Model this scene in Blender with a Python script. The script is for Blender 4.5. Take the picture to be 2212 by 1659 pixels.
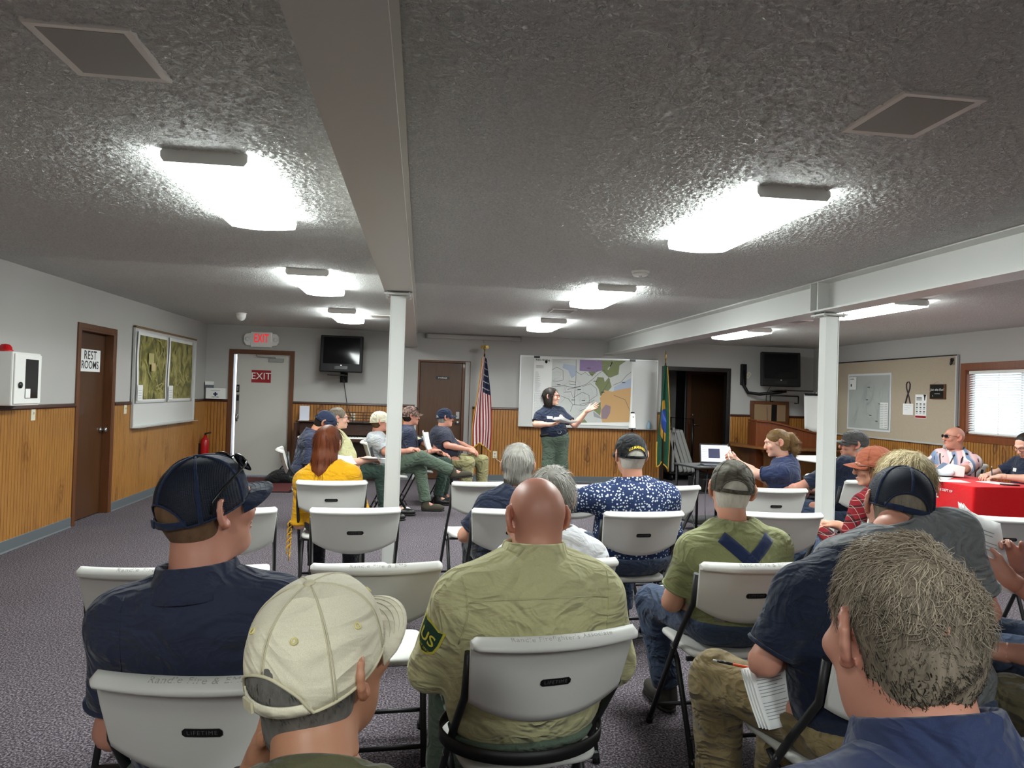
import bpy, bmesh, math, random
import numpy as np
from mathutils import Vector, Matrix, Euler
from mathutils.bvhtree import BVHTree

SC = bpy.context.scene
COL = SC.collection
for _o in list(bpy.data.objects):
    bpy.data.objects.remove(_o)
RNG = np.random.default_rng(7)
random.seed(7)
PI = math.pi

# ------------------------------------------------------------------ camera, world, exposure
def make_camera():
    f, yaw, pitch, roll, h = 1573.72, 0.123743, 0.013612, 0.031577, 1.46937
    fw = Vector((math.sin(yaw)*math.cos(pitch), math.cos(yaw)*math.cos(pitch), math.sin(pitch)))
    r = Vector((math.cos(yaw), -math.sin(yaw), 0)); u = r.cross(fw)
    c, s = math.cos(roll), math.sin(roll)
    r2 = c*r + s*u; u2 = -s*r + c*u
    cam = bpy.data.cameras.new('camera')
    cam.sensor_fit = 'HORIZONTAL'; cam.sensor_width = 36.0; cam.lens = f/2212*36
    cam.clip_start = 0.05; cam.clip_end = 100
    o = bpy.data.objects.new('camera', cam); COL.objects.link(o)
    m = Matrix.Identity(4)
    for i in range(3):
        m[i][0], m[i][1], m[i][2] = r2[i], u2[i], -fw[i]
    m[0][3], m[1][3], m[2][3] = 0, 0, h
    o.matrix_world = m
    SC.camera = o
make_camera()
LAMP_E = 32.0          # brightness of the fluorescent diffusers
SKY_E = 2.3            # daylight outside the window
SC.view_settings.view_transform = 'Standard'
SC.view_settings.look = 'None'
SC.view_settings.gamma = 1.0
SC.view_settings.use_curve_mapping = False
SC.view_settings.exposure = 0.6
wd = bpy.data.worlds.new('world'); SC.world = wd; wd.use_nodes = True
wd.node_tree.nodes['Background'].inputs[0].default_value = (0.75, 0.88, 1.0, 1)
wd.node_tree.nodes['Background'].inputs[1].default_value = SKY_E

# ------------------------------------------------------------------ materials
def s2l(c):
    return tuple(((v/255.0)/12.92 if v/255.0 <= 0.04045 else ((v/255.0+0.055)/1.055)**2.4) for v in c)

class NT:
    def __init__(s, m):
        s.t = m.node_tree; s.n = s.t.nodes; s.l = s.t.links
        s.b = s.n.get('Principled BSDF')
    def new(s, ty, **kw):
        n = s.n.new(ty)
        for k, v in kw.items():
            if k.startswith('i_'):
                n.inputs[k[2:]].default_value = v
            else:
                setattr(n, k, v)
        return n
    def link(s, a, b):
        s.l.new(a, b)
    def coord(s, kind='Object', scale=(1, 1, 1), rot=(0, 0, 0)):
        tc = s.new('ShaderNodeTexCoord'); mp = s.new('ShaderNodeMapping')
        mp.inputs['Scale'].default_value = scale; mp.inputs['Rotation'].default_value = rot
        s.link(tc.outputs[kind], mp.inputs['Vector']); return mp.outputs['Vector']
    def world(s, scale=(1, 1, 1)):
        g = s.new('ShaderNodeNewGeometry'); mp = s.new('ShaderNodeMapping')
        mp.inputs['Scale'].default_value = scale
        s.link(g.outputs['Position'], mp.inputs['Vector']); return mp.outputs['Vector']
    def noise(s, vec, scale, detail=2, rough=0.5, dist=0.0):
        n = s.new('ShaderNodeTexNoise'); n.inputs['Scale'].default_value = scale
        n.inputs['Detail'].default_value = detail; n.inputs['Roughness'].default_value = rough
        n.inputs['Distortion'].default_value = dist
        s.link(vec, n.inputs['Vector']); return n.outputs['Fac']
    def ramp(s, fac, stops):
        r = s.new('ShaderNodeValToRGB'); e = r.color_ramp.elements
        while len(e) < len(stops): e.new(0.5)
        for el, (p, c) in zip(e, stops):
            el.position = p; el.color = (*c, 1) if len(c) == 3 else c
        s.link(fac, r.inputs['Fac']); return r.outputs['Color']
    def mix(s, fac, a, b, mode='MIX'):
        m = s.new('ShaderNodeMix', data_type='RGBA', blend_type=mode)
        for sock, v in ((m.inputs[0], fac), (m.inputs[6], a), (m.inputs[7], b)):
            if isinstance(v, (int, float)): sock.default_value = v
            elif isinstance(v, tuple): sock.default_value = (*v, 1) if len(v) == 3 else v
            else: s.link(v, sock)
        return m.outputs[2]
    def math(s, op, a, b=0.0):
        m = s.new('ShaderNodeMath', operation=op)
        for sock, v in ((m.inputs[0], a), (m.inputs[1], b)):
            if isinstance(v, (int, float)): sock.default_value = v
            else: s.link(v, sock)
        return m.outputs[0]
    def bump(s, height, strength=0.3, dist=0.01, prev=None):
        b = s.new('ShaderNodeBump'); b.inputs['Strength'].default_value = strength
        b.inputs['Distance'].default_value = dist
        s.link(height, b.inputs['Height'])
        if prev is not None: s.link(prev, b.inputs['Normal'])
        s.link(b.outputs['Normal'], s.b.inputs['Normal']); return b.outputs['Normal']
    def base(s, v):
        if isinstance(v, tuple): s.b.inputs['Base Color'].default_value = (*v, 1)
        else: s.link(v, s.b.inputs['Base Color'])

_M = {}
def mat(name, rgb=(128, 128, 128), rough=0.5, metal=0.0, spec=0.5, fn=None, emit=0.0):
    if name in _M: return _M[name]
    m = bpy.data.materials.new(name); m.use_nodes = True
    t = NT(m)
    c = s2l(rgb)
    t.b.inputs['Base Color'].default_value = (*c, 1)
    t.b.inputs['Roughness'].default_value = rough
    t.b.inputs['Metallic'].default_value = metal
    t.b.inputs['Specular IOR Level'].default_value = spec
    if emit:
        t.b.inputs['Emission Color'].default_value = (*c, 1)
        t.b.inputs['Emission Strength'].default_value = emit
    if fn: fn(t, c)
    m.diffuse_color = (*c, 1)
    _M[name] = m
    return m

def grainy(scale=300, amt=0.10, bump=0.0, bdist=0.002):
    def fn(t, c):
        v = t.coord()
        n = t.noise(v, scale, 3, 0.6)
        lo = tuple(x*(1-amt) for x in c); hi = tuple(min(1, x*(1+amt)) for x in c)
        t.base(t.ramp(n, [(0.3, lo), (0.7, hi)]))
        if bump: t.bump(n, bump, bdist)
    return fn

def cloth_fn(fold=0.25, weave=0.15, wscale=900, var=0.12):
    """woven cloth: fine weave and soft creases as relief, slight uneven dye"""
    def fn(t, c):
        v = t.coord()
        n0 = t.noise(t.coord(scale=(5, 5, 8)), 1.0, 2, 0.5, 1.6)
        big = t.math('ADD', t.math('MULTIPLY', t.math('ABSOLUTE', t.math('SUBTRACT', n0, 0.5)), -3.0), t.noise(t.coord(scale=(9, 9, 14)), 1.0, 3, 0.55, 1.0))
        fine = t.noise(v, wscale, 2, 0.6)
        lo = tuple(x*(1-var) for x in c); hi = tuple(min(1, x*(1+var)) for x in c)
        t.base(t.ramp(fine, [(0.3, lo), (0.7, hi)]))
        n1 = t.bump(big, min(1.0, fold*2.2), 0.022)
        t.bump(fine, weave, 0.0012, n1)
        t.b.inputs['Sheen Weight'].default_value = 0.12
    return fn

def cloth(name, rgb, fold=0.3, **k):
    return mat(name, rgb, 0.85, spec=0.2, fn=cloth_fn(fold, **k))

def wood_fn(dark, knots=False, scale=(14, 14, 1.1), contrast=0.5):
    def fn(t, c):
        d = s2l(dark)
        g = t.noise(t.world(scale), 3.0, 5, 0.6, 0.9)
        g2 = t.noise(t.world((60, 60, 2.0)), 3.0, 3, 0.6)
        f = t.math('ADD', t.math('MULTIPLY', g, 0.7), t.math('MULTIPLY', g2, 0.3))
        lo = tuple(c[i]*(1-contrast)+d[i]*contrast for i in range(3))
        colr = t.ramp(f, [(0.33, lo), (0.52, c), (0.72, tuple(min(1, x*1.18) for x in c))])
        if knots:
            w = t.world((3.2, 3.2, 1.25))
            nd = t.new('ShaderNodeTexNoise'); nd.inputs['Scale'].default_value = 2.3
            t.link(w, nd.inputs['Vector'])
            ad = t.new('ShaderNodeVectorMath', operation='MULTIPLY_ADD')
            t.link(nd.outputs['Color'], ad.inputs[0]); ad.inputs[1].default_value = (0.7, 0.7, 0.7)
            t.link(w, ad.inputs[2])
            vo = t.new('ShaderNodeTexVoronoi', feature='F1'); vo.inputs['Scale'].default_value = 1.15
            t.link(ad.outputs[0], vo.inputs['Vector'])
            wav = t.math('SINE', t.math('MULTIPLY', vo.outputs['Distance'], 46.0))
            halo = t.ramp(vo.outputs['Distance'], [(0.0, (1, 1, 1)), (0.14, (0.85, 0.85, 0.85)), (0.38, (0.0, 0.0, 0.0))])
            ring = t.math('MULTIPLY', t.math('ADD', t.math('MULTIPLY', wav, 0.40), 0.58), halo)
            colr = t.mix(ring, colr, d)
        t.base(colr)
        t.bump(g2, 0.08, 0.002)
        t.b.inputs['Coat Weight'].default_value = 0.15
    return fn

WHITE_PL = mat('white_plastic', (236, 236, 232), 0.42, fn=grainy(500, 0.02, 0.03, 0.0006))
GREY_PL = mat('grey_plastic', (150, 150, 148), 0.5)
BLACK_PL = mat('black_plastic', (14, 14, 15), 0.35)
DARKMETAL = mat('charcoal_metal', (42, 42, 43), 0.45, 0.3)
STEEL = mat('brushed_steel', (170, 170, 168), 0.32, 0.9)
BRASS = mat('brass', (190, 160, 90), 0.3, 0.9)
PAPER = mat('paper', (238, 238, 236), 0.8, spec=0.2)
INK = mat('ink', (38, 38, 42), 0.8)
PENCIL = mat('pencil_grey', (168, 164, 158), 0.8)
REDM = mat('red_print', (150, 22, 30), 0.7)
def wall_fn(t, c):
    n = t.noise(t.world(), 55, 4, 0.6)
    t.base(c); t.bump(n, 0.18, 0.004)
WALLP = mat('wall_paint', (178, 176, 173), 0.75, spec=0.3, fn=wall_fn)
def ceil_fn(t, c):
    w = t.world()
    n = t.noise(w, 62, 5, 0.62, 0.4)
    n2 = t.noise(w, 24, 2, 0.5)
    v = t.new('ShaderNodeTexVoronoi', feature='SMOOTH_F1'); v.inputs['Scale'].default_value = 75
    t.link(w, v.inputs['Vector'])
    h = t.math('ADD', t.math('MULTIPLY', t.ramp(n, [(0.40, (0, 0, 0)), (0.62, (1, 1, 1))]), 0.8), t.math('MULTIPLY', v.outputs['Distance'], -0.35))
    sp = t.ramp(n, [(0.36, tuple(x*0.80 for x in c)), (0.56, c)])  # hollows of the stipple coloured darker, their shade put into the base colour
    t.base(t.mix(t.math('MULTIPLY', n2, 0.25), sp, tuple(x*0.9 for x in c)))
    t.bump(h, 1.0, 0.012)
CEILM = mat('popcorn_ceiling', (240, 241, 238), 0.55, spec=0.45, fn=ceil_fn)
def carpet_fn(t, c):
    w = t.world()
    n = t.noise(w, 105, 4, 0.75)
    n2 = t.noise(w, 1.6, 3, 0.5)
    a = t.ramp(n, [(0.38, s2l((36, 33, 36))), (0.50, s2l((88, 81, 87))), (0.62, s2l((166, 156, 164)))])
    t.base(t.mix(t.math('MULTIPLY', n2, 0.35), a, s2l((60, 55, 58))))
    t.bump(n, 0.8, 0.008)
CARPET = mat('speckled_carpet', (84, 78, 86), 0.95, spec=0.1, fn=carpet_fn)
PINE = mat('knotty_pine_panel', (166, 112, 50), 0.42, fn=wood_fn((74, 36, 12), True, contrast=0.45))
PINE_L = mat('honey_veneer_panel', (162, 112, 54), 0.38, fn=wood_fn((112, 66, 22), True, contrast=0.6))
PINE_G = mat('panel_groove', (104, 62, 24), 0.6)
TRIMW = mat('dark_trim_wood', (64, 30, 16), 0.4, fn=wood_fn((40, 16, 8)))
DOORW = mat('brown_door_veneer', (76, 47, 24), 0.35, fn=wood_fn((54, 30, 13), contrast=0.4))
FRAMEW = mat('reddish_frame_wood', (98, 57, 28), 0.4, fn=wood_fn((70, 32, 12)))
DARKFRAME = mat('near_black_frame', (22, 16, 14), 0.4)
BASEB = mat('grey_vinyl_base', (92, 98, 102), 0.5)
STEELPAINT = mat('white_steel_paint', (204, 205, 202), 0.4)
BEAMGREY = mat('beige_steel_paint', (200, 197, 190), 0.45)

# ------------------------------------------------------------------ objects and mesh helpers
def tag(o, label=None, cat=None, group=None, kind=None):
    if label: o['label'] = label
    if cat: o['category'] = cat
    if group: o['group'] = group
    if kind: o['kind'] = kind
    return o

def thing(name, loc=(0, 0, 0), rz=0.0, label=None, cat=None, group=None, kind=None):
    o = bpy.data.objects.new(name, None); COL.objects.link(o)
    o.empty_display_size = 0.1
    o.location = loc; o.rotation_euler = (0, 0, math.radians(rz))
    return tag(o, label, cat, group, kind)

def copy_tree(o, parent=None):
    c = o.copy(); COL.objects.link(c)
    if parent is not None: c.parent = parent
    for ch in list(o.children):
        copy_tree(ch, c)
    return c

class MB:
    """collects boxes, prisms, tubes and lathes into one mesh"""
    def __init__(s): s.v = []; s.f = []; s.m = []; s.sm = []
    def add(s, vs, fs, m=0, smooth=False):
        b = len(s.v); s.v.extend([tuple(p) for p in vs])
        for f in fs:
            s.f.append(tuple(i+b for i in f)); s.m.append(m); s.sm.append(smooth)
        return s
    def box(s, x0, x1, y0, y1, z0, z1, m=0):
        vs = [(x0, y0, z0), (x1, y0, z0), (x1, y1, z0), (x0, y1, z0), (x0, y0, z1), (x1, y0, z1), (x1, y1, z1), (x0, y1, z1)]
        return s.add(vs, [(0, 3, 2, 1), (4, 5, 6, 7), (0, 1, 5, 4), (1, 2, 6, 5), (2, 3, 7, 6), (3, 0, 4, 7)], m)
    def prism(s, poly, y0, y1, m=0, axis='y', smooth=False):
        n = len(poly)
        def P(a, b, t):
            return (a, t, b) if axis == 'y' else ((t, a, b) if axis == 'x' else (a, b, t))
        vs = [P(a, b, y0) for a, b in poly] + [P(a, b, y1) for a, b in poly]
        fs = [tuple(range(n)), tuple(range(2*n-1, n-1, -1))]
        s.add(vs, fs, m)
        b = len(s.v)-2*n
        for i in range(n):
            j = (i+1) % n
            s.f.append((b+i, b+n+i, b+n+j, b+j)); s.m.append(m); s.sm.append(smooth)
        return s
    def tube(s, path, r, n=8, m=0, cap=True, flat=1.0, closed=False):
        P = [Vector(p) for p in path]; k = len(P)
        rs = r if isinstance(r, (list, tuple)) else [r]*k
        vs = []; nrm = None
        for i in range(k):
            if closed: t = (P[(i+1) % k]-P[i-1])
            else: t = (P[min(i+1, k-1)]-P[max(i-1, 0)])
            t = t.normalized() if t.length > 1e-9 else Vector((0, 0, 1))
            if nrm is None:
                up = Vector((0, 0, 1)) if abs(t.z) < 0.9 else Vector((1, 0, 0))
                nrm = (up - t*up.dot(t)).normalized()
            else:
                nrm = (nrm - t*nrm.dot(t))
                nrm = nrm.normalized() if nrm.length > 1e-6 else t.orthogonal().normalized()
            bn = t.cross(nrm)
            for q in range(n):
                a = 2*PI*q/n
                vs.append(P[i] + nrm*math.cos(a)*rs[i]*flat + bn*math.sin(a)*rs[i])
        fs = []
        for i in range(k if closed else k-1):
            for q in range(n):
                a = i*n+q; b = i*n+(q+1) % n; i2 = (i+1) % k
                fs.append((a, b, i2*n+(q+1) % n, i2*n+q))
        s.add(vs, fs, m, True)
        if cap and not closed:
            b0 = len(s.v)-k*n
            s.f.append(tuple(b0+q for q in range(n-1, -1, -1))); s.m.append(m); s.sm.append(False)
            s.f.append(tuple(b0+(k-1)*n+q for q in range(n))); s.m.append(m); s.sm.append(False)
        return s
    def lathe(s, prof, c=(0, 0, 0), n=20, m=0, axis='z', a0=0.0):
        vs = []; fs = []
        for r, h in prof:
            for q in range(n):
                a = 2*PI*q/n+a0; x, y = r*math.cos(a), r*math.sin(a)
                p = (x, y, h) if axis == 'z' else ((x, h, y) if axis == 'y' else (h, x, y))
                vs.append((p[0]+c[0], p[1]+c[1], p[2]+c[2]))
        for i in range(len(prof)-1):
            for q in range(n):
                fs.append((i*n+q, i*n+(q+1) % n, (i+1)*n+(q+1) % n, (i+1)*n+q))
        s.add(vs, fs, m, True); b = len(s.v)-len(vs)
        if prof[0][0] > 1e-6: s.f.append(tuple(b+q for q in range(n-1, -1, -1))); s.m.append(m); s.sm.append(False)
        if prof[-1][0] > 1e-6: s.f.append(tuple(b+(len(prof)-1)*n+q for q in range(n))); s.m.append(m); s.sm.append(False)
        return s
    def grid(s, fn, nu, nv, m=0, smooth=True, mfn=None):
        vs = [fn(i/nu, j/nv) for i in range(nu+1) for j in range(nv+1)]
        b = len(s.v); s.v.extend([tuple(p) for p in vs])
        for i in range(nu):
            for j in range(nv):
                a = i*(nv+1)+j
                s.f.append((b+a, b+a+nv+1, b+a+nv+2, b+a+1))
                s.m.append(mfn(i, j) if mfn else m); s.sm.append(smooth)
        return s
    def build(s, name, mats, parent=None, bev=0.0, solid=0.0, mw=None, fix=True, seg=2):
        me = bpy.data.meshes.new(name)
        me.from_pydata(s.v, [], s.f)
        if not isinstance(mats, (list, tuple)): mats = [mats]
        for q in mats: me.materials.append(q)
        me.polygons.foreach_set('material_index', s.m)
        me.polygons.foreach_set('use_smooth', s.sm)
        if fix:
            bm = bmesh.new(); bm.from_mesh(me)
            bmesh.ops.remove_doubles(bm, verts=bm.verts, dist=1e-5)
            bmesh.ops.recalc_face_normals(bm, faces=bm.faces)
            bm.to_mesh(me); bm.free()
        o = bpy.data.objects.new(name, me); COL.objects.link(o)
        if parent is not None: o.parent = parent
        if mw is not None: o.matrix_local = mw
        if solid:
            md = o.modifiers.new('thickness', 'SOLIDIFY'); md.thickness = solid; md.offset = 0
        if bev:
            md = o.modifiers.new('edge', 'BEVEL'); md.width = bev; md.segments = seg; md.limit_method = 'ANGLE'
        return o

_TX = {}
def text_geo(body, size=0.1, align='CENTER', shear=0.0, bold=0.0, spacing=1.0):
    """flat lettering as vertices and faces in its own plane (x right, y up)"""
    key = (body, align, shear, bold, spacing)
    if key not in _TX:
        cu = bpy.data.curves.new('lettering', 'FONT')
        cu.body = body; cu.size = 1.0; cu.align_x = align; cu.align_y = 'CENTER'
        cu.shear = shear; cu.offset = bold; cu.space_character = spacing; cu.resolution_u = 3
        o = bpy.data.objects.new('lettering', cu); COL.objects.link(o)
        dg = bpy.context.evaluated_depsgraph_get(); dg.update()
        me = bpy.data.meshes.new_from_object(o.evaluated_get(dg))
        vs = [tuple(v.co) for v in me.vertices]; fs = [tuple(p.vertices) for p in me.polygons]
        bpy.data.objects.remove(o); bpy.data.curves.remove(cu); bpy.data.meshes.remove(me)
        _TX[key] = (vs, fs)
    vs, fs = _TX[key]
    return [(v[0]*size, v[1]*size) for v in vs], fs

def text_on(mb, body, size, x, z, y, m=0, **k):
    """lettering lying on a plane y=const seen from -y"""
    vs, fs = text_geo(body, size, **k)
    mb.add([(a+x, y, b+z) for a, b in vs], fs, m)
# ------------------------------------------------------------------ the room
XL, XR, YF, YB, CE = -3.44, 6.92, 12.21, -4.0, 2.44
def wall(name, u0, u1, openings, place, th=0.13):
    """a wall with rectangular openings; place maps (u, depth, z) to world, depth grows away from the room"""
    us = sorted({u0, u1, *[q for o in openings for q in o[:2]]})
    zs = sorted({0.0, CE, *[q for o in openings for q in o[2:]]})
    def solid(i, j):
        if not (0 <= i < len(us)-1 and 0 <= j < len(zs)-1): return False
        a, b = (us[i]+us[i+1])/2, (zs[j]+zs[j+1])/2
        return not any(o[0] < a < o[1] and o[2] < b < o[3] for o in openings)
    mb = MB()
    for i in range(len(us)-1):
        for j in range(len(zs)-1):
            if not solid(i, j): continue
            a, b, c, d = us[i], us[i+1], zs[j], zs[j+1]
            P = lambda u, t, z: place(u, t, z)
            mb.add([P(a, 0, c), P(b, 0, c), P(b, 0, d), P(a, 0, d)], [(0, 1, 2, 3)])
            mb.add([P(a, th, c), P(b, th, c), P(b, th, d), P(a, th, d)], [(3, 2, 1, 0)])
            for (di, dj, q) in ((-1, 0, [(a, c), (a, d)]), (1, 0, [(b, c), (b, d)]), (0, -1, [(a, c), (b, c)]), (0, 1, [(a, d), (b, d)])):
                if not solid(i+di, j+dj):
                    (p, r), (p2, r2) = q
                    mb.add([P(p, 0, r), P(p2, 0, r2), P(p2, th, r2), P(p, th, r)], [(0, 1, 2, 3)])
    o = mb.build(name, [WALLP]); tag(o, kind='structure'); return o
PL_L = lambda u, t, z: (XL-t, u, z)
PL_R = lambda u, t, z: (XR+t, u, z)
PL_F = lambda u, t, z: (u, YF+t, z)
PL_B = lambda u, t, z: (u, YB-t, z)
D1 = (7.84, 8.66, 0.0, 2.0); D2 = (-3.03, -2.11, 0.0, 2.0); D3 = (-0.05, 0.80, 0.0, 1.98)
DW = (4.18, 5.33, 0.0, 1.985); WN = (6.95, 8.53, 1.13, 1.96)
w_left = wall('wall_left', YB, YF+0.13, [D1], PL_L)
w_front = wall('wall_front', XL, XR, [D2, D3, DW], PL_F)
w_right = wall('wall_right', YB, YF+0.13, [WN], PL_R)
w_back = wall('wall_back', XL, XR, [], PL_B)
fl = MB().box(XL-0.3, XR+0.3, YB-0.3, 16.4, -0.06, 0.0).build('floor', [CARPET]); tag(fl, kind='structure')
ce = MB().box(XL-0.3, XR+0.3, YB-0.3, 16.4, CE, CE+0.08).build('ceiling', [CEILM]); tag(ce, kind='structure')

def popcorn(x0, x1, y0, y1, st, name='popcorn_texture'):
    """sprayed ceiling texture as real relief, finest where the camera is near"""
    nx, ny = int((x1-x0)/st)+1, int((y1-y0)/st)+1
    r = np.random.default_rng(3); w = r.normal(size=(nx, ny)); fx = np.fft.fftfreq(nx, st)[:, None]; fy = np.fft.fftfreq(ny, st)[None, :]; k = np.hypot(fx, fy)
    bp = np.exp(-((k-34)/16)**2)+0.35*np.exp(-((k-12)/8)**2)
    h = np.real(np.fft.ifft2(np.fft.fft2(w)*bp)); h /= h.std()
    h = np.clip(h+0.25, -0.4, 2.2); z = CE-0.0035-0.0030*h
    e = np.minimum(np.minimum(np.arange(nx)[:, None], nx-1-np.arange(nx)[:, None]), np.minimum(np.arange(ny)[None, :], ny-1-np.arange(ny)[None, :])); z = np.where(e < 1, CE-0.0005, z)
    X = (x0+st*np.arange(nx))[:, None]+0*z; Y = (y0+st*np.arange(ny))[None, :]+0*z
    V = np.stack([X, Y, z], -1).reshape(-1, 3).astype(np.float32); I = (np.arange(nx-1)[:, None]*ny+np.arange(ny-1)[None, :]).ravel()
    Q = np.stack([I, I+1, I+ny+1, I+ny], 1).astype(np.int32)
    me = bpy.data.meshes.new(name); me.vertices.add(len(V)); me.vertices.foreach_set('co', V.ravel()); me.loops.add(Q.size); me.loops.foreach_set('vertex_index', Q.ravel())
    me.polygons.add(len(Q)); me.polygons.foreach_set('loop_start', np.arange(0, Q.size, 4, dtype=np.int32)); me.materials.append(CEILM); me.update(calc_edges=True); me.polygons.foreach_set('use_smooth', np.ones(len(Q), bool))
    o = bpy.data.objects.new(name, me); COL.objects.link(o); o.parent = ce; tag(o, kind='stuff')
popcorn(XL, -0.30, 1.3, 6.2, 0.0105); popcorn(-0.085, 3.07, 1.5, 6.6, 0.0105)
def wainscot(parent, a, b, place, mats, z0=0.10, z1=1.205, pitch=0.0475):
    """grooved panelling standing proud of the wall, real grooves"""
    n = max(1, int(round((b-a)/pitch))); p = (b-a)/n
    prof = [(a, -0.010, 0)]
    for i in range(n):
        u = a+i*p
        prof += [(u+0.0001, -0.010, 0), (u+p-0.0075, -0.010, 1), (u+p-0.0055, -0.004, 1), (u+p-0.002, -0.004, 1)]
    prof.append((b, -0.010, 0))
    mb = MB(); k = len(prof)
    vs = [place(u, t, z0) for u, t, _ in prof]+[place(u, t, z1) for u, t, _ in prof]
    fs = [(i, i+1, k+i+1, k+i) for i in range(k-1)]
    mb.add(vs, fs)
    for i in range(k-1): mb.m[i] = prof[i][2]
    e = [place(a, 0, z0), place(b, 0, z0), place(b, 0, z1), place(a, 0, z1)]
    o = mb.build('wainscot_panelling', mats, parent, fix=False); tag(o, kind='stuff'); return o
segs = [(w_left, YB, 7.78, PL_L, PINE_L), (w_left, 8.72, YF-0.01, PL_L, PINE_L),
        (w_front, XL+0.01, -3.085, PL_F, PINE), (w_front, -2.065, -0.10, PL_F, PINE), (w_front, 0.86, 4.13, PL_F, PINE), (w_front, 5.39, XR-0.01, PL_F, PINE),
        (w_right, YB, YF-0.01, PL_R, PINE)]
k = 0
for par, a, b, pl, pm in segs:
    zt = 1.205
    if par is w_right:
        wainscot(par, a, 6.88, pl, [pm, PINE_G]); wainscot(par, 8.62, b, pl, [pm, PINE_G])
        wainscot(par, 6.88, 8.62, pl, [pm, PINE_G], z1=1.05)
    else:
        wainscot(par, a, b, pl, [pm, pm if pm is PINE_L else PINE_G])
    rails = [(a, 6.88), (8.62, b)] if par is w_right else [(a, b)]
    for a2, b2 in rails:
        k += 1
        mb = MB(); vs = []
        for (t, z) in ((0, 1.198), (-0.020, 1.198), (-0.024, 1.21), (-0.020, 1.232), (-0.006, 1.238), (0, 1.238)):
            vs += [pl(a2, t, z), pl(b2, t, z)]
        mb.add(vs, [(2*i, 2*i+1, (2*i+3) % 12, (2*i+2) % 12) for i in range(6)]+[(0, 2, 4, 6, 8, 10), (11, 9, 7, 5, 3, 1)])
        tag(mb.build('trim_%d' % k, [TRIMW]), kind='structure')
def base(name, a, b, pl):
    mb = MB(); vs = []
    for (t, z) in ((0, 0), (-0.020, 0), (-0.013, 0.012), (-0.013, 0.098), (-0.008, 0.104), (0, 0.104)):
        vs += [pl(a, t, z), pl(b, t, z)]
    mb.add(vs, [(2*i, 2*i+1, (2*i+3) % 12, (2*i+2) % 12) for i in range(6)]+[(0, 2, 4, 6, 8, 10), (11, 9, 7, 5, 3, 1)])
    tag(mb.build(name, [BASEB]), kind='structure')
for nm, a, b, pl in (('baseboard_left', YB, 7.78, PL_L), ('baseboard_left', 8.72, YF, PL_L), ('baseboard_front', XL, -3.085, PL_F), ('baseboard_front', -2.065, -0.1, PL_F),
                     ('baseboard_front', 0.86, 4.13, PL_F), ('baseboard_front', 5.39, XR, PL_F), ('baseboard_right', YB, YF, PL_R), ('baseboard_back', XL, XR, PL_B)):
    base(nm, a, b, pl)

def frame_parts(root, w0, w1, z1, fw, m, proud=0.018, depth=0.12, name='door_frame'):
    """three-sided casing plus jamb lining in the root's frame (x along the wall, y into it)"""
    mb = MB()
    mb.prism([(w0-fw, 0), (w0, 0), (w0, z1), (w1, z1), (w1, 0), (w1+fw, 0), (w1+fw, z1+fw), (w0-fw, z1+fw)], -proud, 0.001)
    mb.prism([(w0-0.001, 0), (w0+0.02, 0), (w0+0.02, z1-0.02), (w1-0.02, z1-0.02), (w1-0.02, 0), (w1+0.001, 0), (w1+0.001, z1+0.001), (w0-0.001, z1+0.001)], -proud+0.004, depth)
    return mb.build(name, [m], root, bev=0.003)

# door_1: brown restroom door set back in its frame
d1 = thing('door_1', (XL, 8.25, 0), 90, kind='structure')
frame_parts(d1, -0.41, 0.41, 2.0, 0.055, FRAMEW)
MB().box(-0.43, 0.43, 0.118, 0.129, 0, 2.0).build('door_backing', [DOORW], d1); MB().box(-0.388, 0.388, 0.075, 0.115, 0.012, 1.978).build('door_leaf', [DOORW], d1, bev=0.002)
kn = MB(); kn.lathe([(0.0, 0), (0.030, 0.002), (0.030, 0.010), (0.012, 0.014), (0.012, 0.035), (0.024, 0.045), (0.029, 0.058), (0.022, 0.070), (0.0, 0.073)], n=18, axis='y')
kn.v = [(x+0.33, 0.075-y, z+0.93) for x, y, z in kn.v]; kn.build('door_knob', [STEEL], d1)
sg = MB().box(-0.235, 0.255, 0.070, 0.0745, 1.565, 1.80).build('paper_sign', [PAPER], d1)
tx = MB(); text_on(tx, 'REST', 0.13, 0.012, 1.735, 0.0692, bold=0.012, spacing=1.1); text_on(tx, 'ROOMS', 0.118, 0.012, 1.632, 0.0692, bold=0.012)
tag(tx.build('lettering', [INK], sg), kind='stuff')

# door_2: white exit door, a sliver ajar
d2 = thing('door_2', (-2.57, YF, 0), 0, kind='structure')
frame_parts(d2, -0.46, 0.46, 2.0, 0.052, FRAMEW)
mb = MB(); mb.prism([(0.43, 0.0), (0.44, 0.0), (0.44, 1.98), (-0.44, 1.98), (-0.44, 1.97), (0.43, 1.97)], 0.028, 0.055)
mb.build('door_stop', [WHITE_PL], d2)
DOORWHITE = mat('white_door_paint', (196, 194, 188), 0.45)
MB().box(-0.406, 0.439, 0.056, 0.10, 0.022, 1.979).build('door_leaf', [DOORWHITE], d2, bev=0.003)
ex = MB().box(-0.17, 0.135, 0.0525, 0.0565, 1.525, 1.725).build('exit_placard', [REDM], d2)
tx = MB(); text_on(tx, 'EXIT', 0.155, -0.018, 1.625, 0.0515)
tag(tx.build('lettering', [PAPER], ex), kind='stuff')
cl = MB(); cl.box(0.10, 0.33, 0.018, 0.056, 1.865, 1.925); cl.build('door_closer', [GREY_PL], d2, bev=0.006)
ar = MB(); ar.tube([(0.20, 0.03, 1.93), (0.20, 0.0, 1.94), (-0.08, -0.012, 1.945), (-0.10, 0.02, 1.97)], 0.007); ar.build('closer_arm', [GREY_PL], d2)
lk = MB(); lk.box(-0.395, -0.345, 0.047, 0.057, 0.93, 1.33); lk.build('lock_plate', [STEEL], d2, bev=0.003)
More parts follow.
